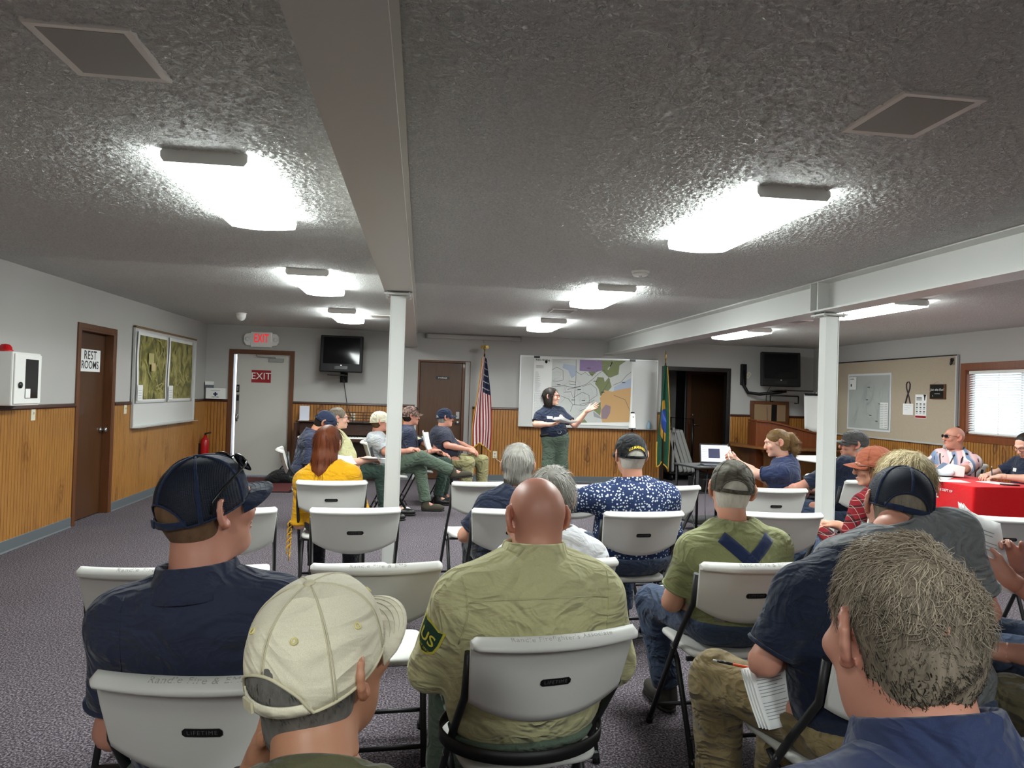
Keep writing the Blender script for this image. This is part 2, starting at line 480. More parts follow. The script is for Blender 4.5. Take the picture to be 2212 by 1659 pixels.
lk = MB(); lk.lathe([(0.0, 0), (0.02, 0.0), (0.02, 0.028), (0.0, 0.028)], n=14, axis='y'); lk.v = [(x-0.37, 0.047-y, z+0.985) for x, y, z in lk.v]
lk.tube([(-0.37, 0.018, 0.985), (-0.37, 0.012, 0.965), (-0.37, 0.012, 0.89)], [0.014, 0.014, 0.02]); lk.build('lever', [STEEL], d2)
lk = MB().box(-0.396, -0.350, 0.0415, 0.0475, 1.36, 1.48); lk.box(-0.392, -0.352, 0.0405, 0.0475, 1.22, 1.31); pp = lk.build('push_plate', [BLACK_PL], d2)
tx = MB(); text_on(tx, 'PUSH', 0.03, 0, 0, 0); tx.v = [(-0.373-z, 0.040, 1.42+x) for x, y, z in tx.v]; tag(tx.build('lettering', [PAPER], pp), kind='stuff')

# door_3: storage door
d3 = thing('door_3', (0.375, YF, 0), 0, kind='structure')
frame_parts(d3, -0.425, 0.425, 1.98, 0.012, FRAMEW, proud=0.004)
MB().box(-0.403, 0.30, 0.055, 0.095, 0.012, 1.955).build('door_leaf', [DOORW], d3, bev=0.002)
MB().box(0.305, 0.345, 0.02, 0.095, 0.0, 1.955).build('jamb_post', [FRAMEW], d3); MB().box(-0.43, 0.43, 0.10, 0.125, 0.0, 1.985).build('door_backing', [DOORW], d3)  # backing sheet is unseen, added to stop daylight at the door gaps
MB().box(0.35, 0.425, -0.006, 0.02, 0.0, 1.98).build('jamb_infill', [WALLP], d3)
pl_ = MB().box(-0.14, 0.09, 0.050, 0.0555, 1.675, 1.725).build('name_plate', [BLACK_PL], d3)
tx = MB(); text_on(tx, 'STORAGE', 0.034, -0.025, 1.70, 0.0492); tag(tx.build('lettering', [PAPER], pl_), kind='stuff')
lk = MB().box(0.215, 0.275, 0.03, 0.056, 1.02, 1.14); lk.build('keypad_lock', [STEEL], d3, bev=0.006)
lk = MB(); lk.lathe([(0.0, 0), (0.028, 0), (0.028, 0.02), (0.014, 0.026), (0.014, 0.045), (0.028, 0.055), (0.028, 0.075), (0.0, 0.08)], n=16, axis='y')
lk.v = [(x+0.245, 0.056-y, z+0.965) for x, y, z in lk.v]; lk.build('door_knob', [STEEL], d3)

# doorway to the dark hall
d4 = thing('door_4', (4.755, YF, 0), 0, kind='structure')
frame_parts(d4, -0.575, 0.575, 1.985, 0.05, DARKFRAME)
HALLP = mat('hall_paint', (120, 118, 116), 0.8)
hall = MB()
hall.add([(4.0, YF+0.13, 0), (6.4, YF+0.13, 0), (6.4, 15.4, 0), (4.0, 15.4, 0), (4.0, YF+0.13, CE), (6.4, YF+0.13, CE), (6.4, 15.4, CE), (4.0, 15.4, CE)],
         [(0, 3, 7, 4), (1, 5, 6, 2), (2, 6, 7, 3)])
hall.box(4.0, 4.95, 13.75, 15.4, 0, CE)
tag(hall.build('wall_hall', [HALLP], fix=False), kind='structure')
d5 = thing('door_5', (5.62, 13.72, 0), 0, kind='structure')
frame_parts(d5, -0.40, 0.42, 2.0, 0.06, FRAMEW)
MB().box(-0.38, 0.40, 0.06, 0.10, 0.01, 1.98).build('door_leaf', [DOORW], d5)
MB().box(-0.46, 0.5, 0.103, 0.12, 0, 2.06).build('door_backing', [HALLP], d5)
lk = MB().tube([(-0.31, 0.06, 0.98), (-0.31, 0.02, 0.98), (-0.20, 0.02, 0.98)], 0.012); lk.build('lever', [STEEL], d5)
lk = MB().lathe([(0.0, 0), (0.026, 0), (0.022, 0.02), (0, 0.022)], n=12, axis='y'); lk.v = [(x-0.31, 0.06-y, z+1.17) for x, y, z in lk.v]; lk.build('deadbolt', [STEEL], d5)

# window_1 with white slat blind
w1 = thing('window_1', (XR, 7.74, 0), -90, kind='structure')
FW2 = mat('window_trim_wood', (122, 62, 22), 0.4, fn=wood_fn((80, 36, 12)))
mb = MB()
a, b, c, d, q = -0.79, 0.79, 1.13, 1.96, 0.085
for (x0, x1, z0, z1) in ((a-q, b+q, d, d+q), (a-q, b+q, c-q, c), (a-q, a, c, d), (b, b+q, c, d)):
    mb.box(x0, x1, -0.02, 0.0, z0, z1)
mb.box(a, a+0.012, -0.01, 0.12, c, d); mb.box(b-0.012, b, -0.01, 0.12, c, d); mb.box(a, b, -0.01, 0.12, d-0.012, d); mb.box(a, b, -0.03, 0.12, c, c+0.014)
mb.build('window_frame', [FW2], w1, bev=0.002)
mb = MB()
for (x0, x1, z0, z1) in ((a+.012, b-.012, d-.05, d-.012), (a+.012, b-.012, c+.014, c+.05), (a+.012, a+.05, c+.05, d-.05), (b-.05, b-.012, c+.05, d-.05), (-.02, .02, c+.05, d-.05)):
    mb.box(x0, x1, 0.075, 0.115, z0, z1)
mb.build('window_sash', [WHITE_PL], w1)
GLASS = bpy.data.materials.new('window_glass'); GLASS.use_nodes = True
g = NT(GLASS); g.n.remove(g.b)
mx = g.new('ShaderNodeMixShader'); tr = g.new('ShaderNodeBsdfTransparent'); gl = g.new('ShaderNodeBsdfGlossy', i_Roughness=0.02)
mx.inputs[0].default_value = 0.06; g.link(tr.outputs[0], mx.inputs[1]); g.link(gl.outputs[0], mx.inputs[2]); g.link(mx.outputs[0], g.n['Material Output'].inputs[0])
MB().box(a+.05, -.02, 0.093, 0.097, c+.05, d-.05).build('window_pane', [GLASS], w1)
MB().box(.02, b-.05, 0.093, 0.097, c+.05, d-.05).build('window_pane', [GLASS], w1)
bl = thing('window_blind', (XR, 7.74, 0), -90, 'white horizontal slat blind hanging in the brown window frame', 'blind')
BLIND = bpy.data.materials.new('blind_slat'); BLIND.use_nodes = True
g = NT(BLIND); g.b.inputs['Base Color'].default_value = (*s2l((240, 240, 238)), 1); g.b.inputs['Roughness'].default_value = 0.4
tl = g.new('ShaderNodeBsdfTranslucent'); tl.inputs[0].default_value = (0.85, 0.85, 0.85, 1); mx = g.new('ShaderNodeMixShader'); mx.inputs[0].default_value = 0.30
g.link(g.b.outputs[0], mx.inputs[1]); g.link(tl.outputs[0], mx.inputs[2]); g.link(mx.outputs[0], g.n['Material Output'].inputs[0])
MB().box(a+.02, b-.02, 0.012, 0.055, d-.055, d-.014).build('head_rail', [WHITE_PL], bl, bev=0.004)
sl = None; ns = 25
for i in range(ns):
    z = d-.075 - i*(d-.075-(c+.045))/(ns-1)
    if sl is None:
        mb = MB(); mb.grid(lambda u, v: (a+.025+u*(b-a-.05), 0.034+(v-.5)*0.038, (v-.5)*0.021+0.004*(1-(2*v-1)**2)), 1, 4)
        sl = mb.build('slat', [BLIND], bl, fix=False); o = sl
    else:
        o = sl.copy(); COL.objects.link(o)
    o.location.z = z
mb = MB()
for x in (-0.66, -0.28, 0.1, 0.5): mb.tube([(x, 0.014, d-.05), (x, 0.014, c+.03)], 0.002, n=5)
tag(mb.build('ladder_cords', [WHITE_PL], bl), kind='stuff')
MB().box(a+.025, b-.025, 0.02, 0.05, c+.02, c+.036).build('bottom_rail', [WHITE_PL], bl, bev=0.003)

# ------------------------------------------------------------------ steel beams and posts
def ibeam(x, label, m, zb=2.195, fwid=0.205, stiff=None):
    root = thing('steel_beam', (x, YB, 0), 0, label, 'beam', kind='thing')
    t, wb, hw = 0.013, 0.007, fwid/2
    poly = [(-hw, zb), (hw, zb), (hw, zb+t), (wb, zb+t+.006), (wb, CE-t-.006), (hw, CE-t), (hw, CE+.002), (-hw, CE+.002), (-hw, CE-t), (-wb, CE-t-.006), (-wb, zb+t+.006), (-hw, zb+t)]
    MB().prism(poly, 0, YF-YB+0.02).build('i_section', [m], root)
    for s in (-1, 1):
        MB().box(min(s*wb, s*(hw-.004)), max(s*wb, s*(hw-.004)), 5.40-YB, 5.412-YB, zb+t, CE-t).build('stiffener', [m], root)
        MB().box(min(s*wb, s*(hw-.004)), max(s*wb, s*(hw-.004)), 5.51-YB, 5.522-YB, zb+t, CE-t).build('stiffener', [m], root)
    return root
ibeam(-0.188, 'beige painted steel beam above the post near the storage door', BEAMGREY)
ibeam(3.18, 'white painted steel beam above the post near the window', STEELPAINT)
def post(x, y, label):
    root = thing('steel_post', (x, y, 0), 0, label, 'post')
    h = 0.052; t = 0.008
    poly = [(-h, -h), (h, -h), (h, -h+t), (t/2, -h+t), (t/2, h-t), (h, h-t), (h, h), (-h, h), (-h, h-t), (-t/2, h-t), (-t/2, -h+t), (-h, -h+t)]
    MB().box(-h, h, -h, h, 0.012, 2.168).build('column', [STEELPAINT], root, bev=0.006, seg=3)
    for sx in (-1, 1):
        MB().box(sx*h-0.004, sx*h+0.004, -h-0.004, -h+0.004, 0.012, 2.171).build('corner_bead', [STEELPAINT], root)
    MB().box(-0.10, 0.10, -0.10, 0.10, 2.168, 2.181).build('cap_plate', [STEELPAINT], root)
    MB().box(-0.10, 0.10, -0.10, 0.10, 0.0, 0.012).build('base_plate', [STEELPAINT], root)
    bolt = None
    for sx in (-1, 1):
        for sy in (-1, 1):
            if bolt is None:
                mb = MB(); mb.lathe([(0.0, 0), (0.013, 0), (0.013, 0.012), (0.0, 0.012)], n=6); mb.lathe([(0.007, 0.012), (0.007, 0.035), (0, 0.035)], n=8)
                bolt = mb.build('bolt', [STEELPAINT], root); o = bolt
            else:
                o = bolt.copy(); COL.objects.link(o)
            o.location = (sx*0.078, sy*0.075, 2.158)
post(-0.188, 5.46, 'white steel post between the woman in yellow and the people in profile')
post(3.215, 5.46, 'white steel post in front of the bulletin board wall')

# ------------------------------------------------------------------ ceiling fittings
LAMPCAP = mat('lamp_end_cap', (226, 226, 222), 0.5)
def diff_fn(t, c):
    t.b.inputs['Emission Color'].default_value = (0.93, 1.0, 0.975, 1)
    t.b.inputs['Emission Strength'].default_value = LAMP_E
DIFF = mat('lit_acrylic_diffuser', (240, 240, 240), 0.4, fn=diff_fn)
def diffs_fn(t, c):
    t.b.inputs['Emission Color'].default_value = (0.93, 1.0, 0.975, 1)
    t.b.inputs['Emission Strength'].default_value = LAMP_E*0.8
DIFFS = mat('lit_prismatic_side', (240, 240, 240), 0.4, fn=diffs_fn)
def lamp():
    r = thing('ceiling_light')
    w, h, L = 0.172, 0.064, 1.17
    MB().prism([(-w, -0.006), (-w+0.02, 0.0), (w-0.02, 0.0), (w, -0.006), (w, -0.012), (-w, -0.012)], 0.01, L-0.01).build('housing', [WHITE_PL], r)
    prof = [(-w-.008, -0.014), (-w-.010, -h*.55), (-w-.002, -h)]+[(-(w+.002)+2*(w+.002)*i/10, -h-0.014*(1-(2*i/10-1)**2)) for i in range(1, 10)]+[(w+.002, -h), (w+.010, -h*.55), (w+.008, -0.014)]
    db = MB().prism(prof, 0.012, L-0.012, smooth=True)
    for q in range(len(db.f)):
        zz = [db.v[i][2] for i in db.f[q]]
        if q > 1 and max(zz) > -h*.9: db.m[q] = 1
    db.build('diffuser', [DIFF, DIFFS], r, fix=False)
    cap = [(-w+.012, 0.0), (w-.012, 0.0), (w+.002, -0.014), (w+.002, -h*.6), (w-.012, -h*.9), (-w+.012, -h*.9), (-w-.002, -h*.6), (-w-.002, -0.014)]
    rim = [(-w-.014, -h+.01)]+[(-(w+.014)+2*(w+.014)*i/10, -h-0.004-0.022*(1-(2*i/10-1)**2)) for i in range(0, 11)]+[(w+.014, -h+.01)]
    e1 = MB().prism(cap, -0.004, 0.010).build('end_cap', [LAMPCAP], r)
    e2 = e1.copy(); COL.objects.link(e2); e2.location.y = L-0.006
    return r
lp = lamp()
spots = [(-0.925, 3.15, 'ceiling light nearest the camera beside the beige beam'), (-0.955, 6.1, 'ceiling light second from the camera beside the beige beam'), (-0.99, 9.05, 'ceiling light farthest from the camera, beside the beige beam'),
         (1.63, 3.08, 'ceiling light nearest the camera between the two beams'), (1.65, 6.12, 'ceiling light second from the camera, between the two beams'), (1.645, 9.12, 'ceiling light near the front wall between the two beams'),
         (4.36, 6.07, 'ceiling light behind the top of the window-side post'), (4.39, 9.1, 'ceiling light above the wall-arm television beyond the white beam'),
         (4.36, 3.08, 'ceiling light above the red table, cut off by the frame'), (-0.955, -1.7, 'ceiling light overhead behind the camera beside the beige beam'), (1.63, -1.7, 'ceiling light overhead behind the camera between the beams')]
for i, (x, y, lb) in enumerate(spots):
    o = lp if i == 0 else copy_tree(lp)
    o.location = (x, y, CE-0.001); tag(o, lb, 'ceiling light', 'wraparound fluorescent ceiling lights')
VENTG = mat('speaker_grille', (150, 147, 141), 0.7, fn=grainy(900, 0.15, 0.3, 0.001))
def vent():
    r = thing('ceiling_speaker')
    mb = MB(); w, l = 0.145, 0.175
    mb.add([(-w, -l, 0), (w, -l, 0), (w, l, 0), (-w, l, 0), (-w+.006, -l+.006, -.012), (w-.006, -l+.006, -.012), (w-.006, l-.006, -.012), (-w+.006, l-.006, -.012),
            (-w+.03, -l+.03, -.010), (w-.03, -l+.03, -.010), (w-.03, l-.03, -.010), (-w+.03, l-.03, -.010)],
           [(0, 1, 5, 4), (1, 2, 6, 5), (2, 3, 7, 6), (3, 0, 4, 7), (4, 5, 9, 8), (5, 6, 10, 9), (6, 7, 11, 10), (7, 4, 8, 11)])
    mb.build('frame', [mat('grille_frame', (222, 218, 212), 0.5)], r)
    MB().box(-w+.03, w-.03, -l+.03, l-.03, -.011, -.002).build('grille', [VENTG], r)
    return r
vt = vent()
for i, (x, y, lb) in enumerate([(-0.962, 2.265, 'grey ceiling speaker grille on the wall side of the beige beam, near camera'), (1.578, 2.225, 'grey ceiling speaker grille between the beams, near camera'),
                                (1.57, 8.19, 'small far ceiling grille between the lights and smoke detector'), (-0.56, 9.72, 'small far ceiling grille beside the beige beam and post'), (4.36, 8.15, 'ceiling grille beyond the white beam')]):
    o = vt if i == 0 else copy_tree(vt)
    o.location = (x, y, CE-0.001); tag(o, lb, 'ceiling grille', 'square ceiling grilles')
sd = thing('smoke_detector', (1.625, 5.37, CE), 0, 'round white smoke detector on the ceiling between two lights', 'smoke detector')
MB().lathe([(0.0, -0.045), (0.045, -0.045), (0.058, -0.038), (0.062, -0.026), (0.052, -0.024), (0.052, -0.02), (0.068, -0.018), (0.07, 0.0)], n=28).build('cover', [WHITE_PL], sd)
MB().lathe([(0.0, -0.048), (0.012, -0.048), (0.013, -0.044)], n=12).build('test_button', [GREY_PL], sd)
md = thing('motion_sensor', (-2.43, 10.15, CE), 0, 'white half-round motion sensor under the ceiling before the exit door', 'sensor')
MB().lathe([(0.0, -0.105), (0.02, -0.102), (0.045, -0.085), (0.062, -0.05), (0.064, 0.0)], n=24).build('dome', [WHITE_PL], md)
MB().lathe([(0.066, -0.012), (0.07, -0.008), (0.07, 0.0)], n=24).build('mounting_ring', [WHITE_PL], md)
# ------------------------------------------------------------------ folding chairs
CH_PL = mat('chair_white_plastic', (214, 213, 208), 0.5, fn=grainy(700, 0.02, 0.06, 0.0006))
HBW, ZT = 0.236, 0.832
def back_pt(u, d, s):
    """backrest surface: u across (-1..1), d thickness towards the rear, s 0..1 bottom to top (can exceed 1 for the lip)"""
    zb = 0.588+0.062*abs(u)**2.2
    z = zb+(ZT-zb)*min(s, 1.0)+max(0.0, s-1.0)
    x = u*HBW*(0.93+0.07*min(1, s))
    y = -0.168-(z-0.60)*0.32-0.040*(1-u*u)-d
    return (x, y, z)
LIP = [(0, 0.0), (0, 0.25), (0, 0.5), (0, 0.75), (0, 0.93), (-0.006, 1.0), (-0.002, 1.010), (0.006, 1.014), (0.024, 1.008), (0.040, 0.985), (0.046, 0.955), (0.045, 0.92), (0.038, 0.905), (0.016, 0.895), (0.012, 0.88), (0.012, 0.6), (0.011, 0.35), (0.010, 0.1), (0.008, 0.0)]
def make_chair():
    r = thing('folding_chair')
    mb = MB(); us = [-1, -0.985, -0.95]+[-0.9+1.8*i/22 for i in range(23)]+[0.95, 0.985, 1]
    n = len(LIP); vs = []
    for u in us:
        e = max(0, (abs(u)-0.95)/0.05)
        for d, s in LIP:
            dd = d*(1-0.35*e) if s > 0.86 else d
            vs.append(back_pt(u, dd-0.004*e*0, s-(0.012*e if s >= 1 else 0)))
    fs = []
    for i in range(len(us)-1):
        for j in range(n):
            fs.append((i*n+j, i*n+(j+1) % n, (i+1)*n+(j+1) % n, (i+1)*n+j))
    fs += [tuple(range(n)), tuple(range(len(us)*n-1, (len(us)-1)*n-1, -1))]
    mb.add(vs, fs, 0, True); mb.sm[-1] = mb.sm[-2] = False
    # side tabs that wrap round the frame tubes at the top corners
    mb.build('backrest', [CH_PL], r)
    npl = MB(); prof = []
    for i in range(15):
        u = -0.19+0.38*i/14; t = abs(2*i/14-1)
        prof.append((u, 0.005 if t > 0.97 else 0.009 if t > 0.9 else 0.0105))
    vs = []
    for u, hh in prof:
        for q in (1, -1):
            zb = 0.588+0.062*abs(u)**2.2; s = (0.708+q*hh*(1.0 if q > 0 else 0.9)-zb)/(ZT-zb)
            vs.append(back_pt(u, 0.0138, s))
    npl.add(vs, [(2*i, 2*i+1, 2*i+3, 2*i+2) for i in range(14)])
    np_ = npl.build('name_plate', [BLACK_PL], r, solid=0.002)
    tv, tf = text_geo('LIFETIME', 0.0145, spacing=1.25)
    mb = MB(); vs = []
    for a, b in tv:
        u = a/HBW; zb = 0.588+0.062*abs(u)**2.2
        vs.append(back_pt(u, 0.0152, (0.7085+b-zb)/(ZT-zb)))
    mb.add(vs, tf); tag(mb.build('lettering', [mat('plate_lettering', (96, 96, 96), 0.5)], np_, fix=False), kind='stuff')
    # seat
    poly = []
    for i in range(40):
        a = 2*PI*i/40; c_, s_ = math.cos(a), math.sin(a)
        poly.append((0.205*math.copysign(abs(c_)**0.35, c_), 0.055+0.205*math.copysign(abs(s_)**0.35, s_)))
    mb = MB(); rings = [(0.0, 0.418), (0.90, 0.418), (0.985, 0.424), (1.0, 0.434), (0.985, 0.445), (0.93, 0.449), (0.75, 0.446), (0.4, 0.442), (0.0, 0.440)]
    vs = []
    for k, z in rings:
        for x, y in poly:
            vs.append((x*k, 0.055+(y-0.055)*k, z-0.02*max(0, (0.055+(y-0.055)*k-0.16)/0.1)**2))
    n = 40; mb.add(vs, [(i*n+q, i*n+(q+1) % n, (i+1)*n+(q+1) % n, (i+1)*n+q) for i in range(len(rings)-1) for q in range(n)], 0, True)
    mb.build('seat', [CH_PL], r)
    for s in (-1, 1):
        x = s*0.226
        mb = MB().tube([(x, -0.196, 0.785), (x, -0.172, 0.66), (x, -0.05, 0.50), (x, 0.0, 0.43), (x, 0.255, 0.018)], 0.0135, n=8, flat=0.8)
        lg = mb.build('front_leg', [DARKMETAL], r)
        MB().tube([(x, 0.245, 0.034), (x, 0.262, 0.0)], [0.016, 0.017], n=8).build('foot_cap', [BLACK_PL], lg)
        x2 = s*0.203
        mb = MB().tube([(x2, 0.075, 0.415), (x2, 0.02, 0.37), (x2, -0.155, 0.018)], 0.0125, n=8, flat=0.8)
        lg = mb.build('rear_leg', [DARKMETAL], r)
        MB().tube([(x2, -0.147, 0.034), (x2, -0.163, 0.0)], [0.015, 0.016], n=8).build('foot_cap', [BLACK_PL], lg)
        mb = MB().tube([(s*0.214, 0.0, 0.43), (s*0.236, 0.0, 0.43)], 0.008, n=8); mb.build('hinge_bolt', [STEEL], r)
    MB().tube([(-0.226, 0.20, 0.105), (0.226, 0.20, 0.105)], 0.0095, n=8).build('front_stretcher', [DARKMETAL], r)
    MB().tube([(-0.203, -0.115, 0.10), (0.203, -0.115, 0.10)], 0.0095, n=8).build('rear_stretcher', [DARKMETAL], r)
    MB().box(-0.212, 0.212, -0.10, -0.085, 0.405, 0.42).build('seat_rail', [DARKMETAL], r)
    return r
CH0 = make_chair(); _used = [False]
LIPL = [(-0.002, 0.011), (0.006, 0.014), (0.024, 0.008), (0.040, -0.0037), (0.046, -0.011)]
def lip_pt(u, s):
    """point on the rolled lip: s metres along it from the top edge"""
    for (d0, z0), (d1, z1) in zip(LIPL[1:], LIPL[2:]):
        L = math.hypot(d1-d0, z1-z0)
        if s <= L or (d1, z1) == LIPL[-1]:
            t = s/L; nx, nz = -(z1-z0)/L, (d1-d0)/L
            p = back_pt(u, d0+(d1-d0)*t+nx*0.0016, 1.0)
            return (p[0], p[1], p[2]+z0+(z1-z0)*t+nz*0.0016)
        s -= L
def lip_text(root, body, size, x0=0.0):
    tv, tf = text_geo(body, size, shear=0.12, spacing=1.12)
    mb = MB(); vs = []
    for a, b in tv:
        vs.append(lip_pt((a+x0)/HBW, min(0.044, max(0.0, 0.018-b+0.0012*math.sin(a*55)))))
    mb.add(vs, tf); tag(mb.build('pencil_lettering', [PENCIL], root, fix=False), kind='stuff')
def chair(mx, my, ang, label, text=None, tsize=0.024, tx=0.0):
    """mx, my: middle of the backrest top; ang: heading of the sitter, 0 looks along +y"""
    o = CH0 if not _used[0] else copy_tree(CH0); _used[0] = True
    a = math.radians(ang)
    o.rotation_euler = (0, 0, a)
    o.location = (mx-0.265*math.sin(a), my+0.265*math.cos(a), 0)
    tag(o, label, 'chair', 'white folding chairs')
    return o
RF, RA = 'Randle Fire & EMS', "Randle Firefighter's Associate"
chs = [  # mid x, mid y, heading, label, text
 (-0.45, 1.66, -3, 'white folding chair under the man in navy mesh cap with sunglasses', RF),
 (0.382, 1.905, 12, 'white folding chair under the bald man in khaki uniform shirt', RA),
 (1.33, 2.71, 3, 'white folding chair under the man in olive tee and navy suspenders', RF),
 (-0.135, 2.68, 5, 'empty white folding chair with pencil lettering, behind the khaki cap', RF),
 (-0.32, 3.92, 6, 'empty white folding chair directly behind the woman in yellow', None),
 (-0.58, 5.06, 4, 'white folding chair under the woman in mustard yellow top', None),
 (-0.95, 3.86, 10, 'empty white folding chair partly hidden by the navy mesh cap man', None),
 (-0.89, 2.62, 4, 'empty white folding chair beside navy shoulder, lettered lip, nearest the wood panelled wall', RF),
 (0.47, 5.14, 8, 'empty white folding chair with pencil lettering ahead of gray haired person in navy', RA),
 (0.53, 3.96, 4, 'white folding chair under the gray haired person in navy tee', 'Randle Fire'),
 (0.55, 2.76, 3, 'white folding chair under the gray haired person in white shirt', None),
 (1.25, 3.91, 6, 'white folding chair under the man in dotted blue shirt', None),
 (1.82, 5.08, 10, 'empty white folding chair ahead of the dotted shirt shoulder, near floor cables', None),
 (1.13, 5.07, 7, 'empty white folding chair glimpsed between gray hair and dotted shirt', None),
 (2.60, 5.04, -2, 'empty white folding chair in the row behind the ponytail woman', RA),
 (2.07, 3.93, -3, 'empty white folding chair ahead of the suspenders man, beside the post', RA),
 (3.57, 6.26, 50, 'white folding chair under the ponytail woman in navy polo', None),
 (3.33, 4.82, 2, 'empty white folding chair beside the red plaid shirt, in front of the post', None),
 (3.72, 5.74, 28, 'white folding chair under the man in gray cap and navy tee', None),
 (3.44, 3.87, -12, 'empty white folding chair in front of the red table', None),
 (2.84, 3.99, 14, 'white folding chair under the person in red plaid shirt', None),
 (1.335, 1.805, 8, 'white folding chair under the man with khaki trousers and notes', None),
 (2.27, 2.78, 8, 'white folding chair under the person with blond tousled hair', None),
 (2.70, 2.16, 38, 'white folding chair under the person in denim shirt', None),
 (2.06, 1.42, 12, 'white folding chair under the cropped person in khaki trousers', None),
 (-1.40, 7.68, -80, 'white folding chair under the man in navy cap looking down', None),
 (-1.09, 8.38, -82, 'white folding chair under the woman with glasses and khaki shirt', None),
 (-0.66, 9.02, -84, 'white folding chair under the man in gray tee and tan cap', None),
 (-0.34, 9.64, -85, 'white folding chair under the man in camouflage cap', None),
 (0.07, 9.97, -84, 'white folding chair under the heavy man in navy cap and tan trousers', None),
 (6.33, 7.72, 98, 'white folding chair under the man in pink patterned shirt, behind the red table', None),
 (6.42, 6.78, 92, 'white folding chair under the writing man in navy, behind the red table', None),
 (-0.14, 0.70, -4, 'white folding chair under the man in khaki cap, closest to camera', None),
 (0.68, 0.60, 6, 'white folding chair under the gray haired man in blue polo, closest to camera', None),
]
for c_ in chs:
    chair(*c_[:4])
_done = set()
for o in [q for q in COL.objects if q.name.split('.')[0] == 'folding_chair']:
    for c_ in chs:
        if c_[3] == o.get('label') and c_[4]:
            lip_text(o, c_[4], 0.024 if len(c_[4]) < 22 else 0.021)
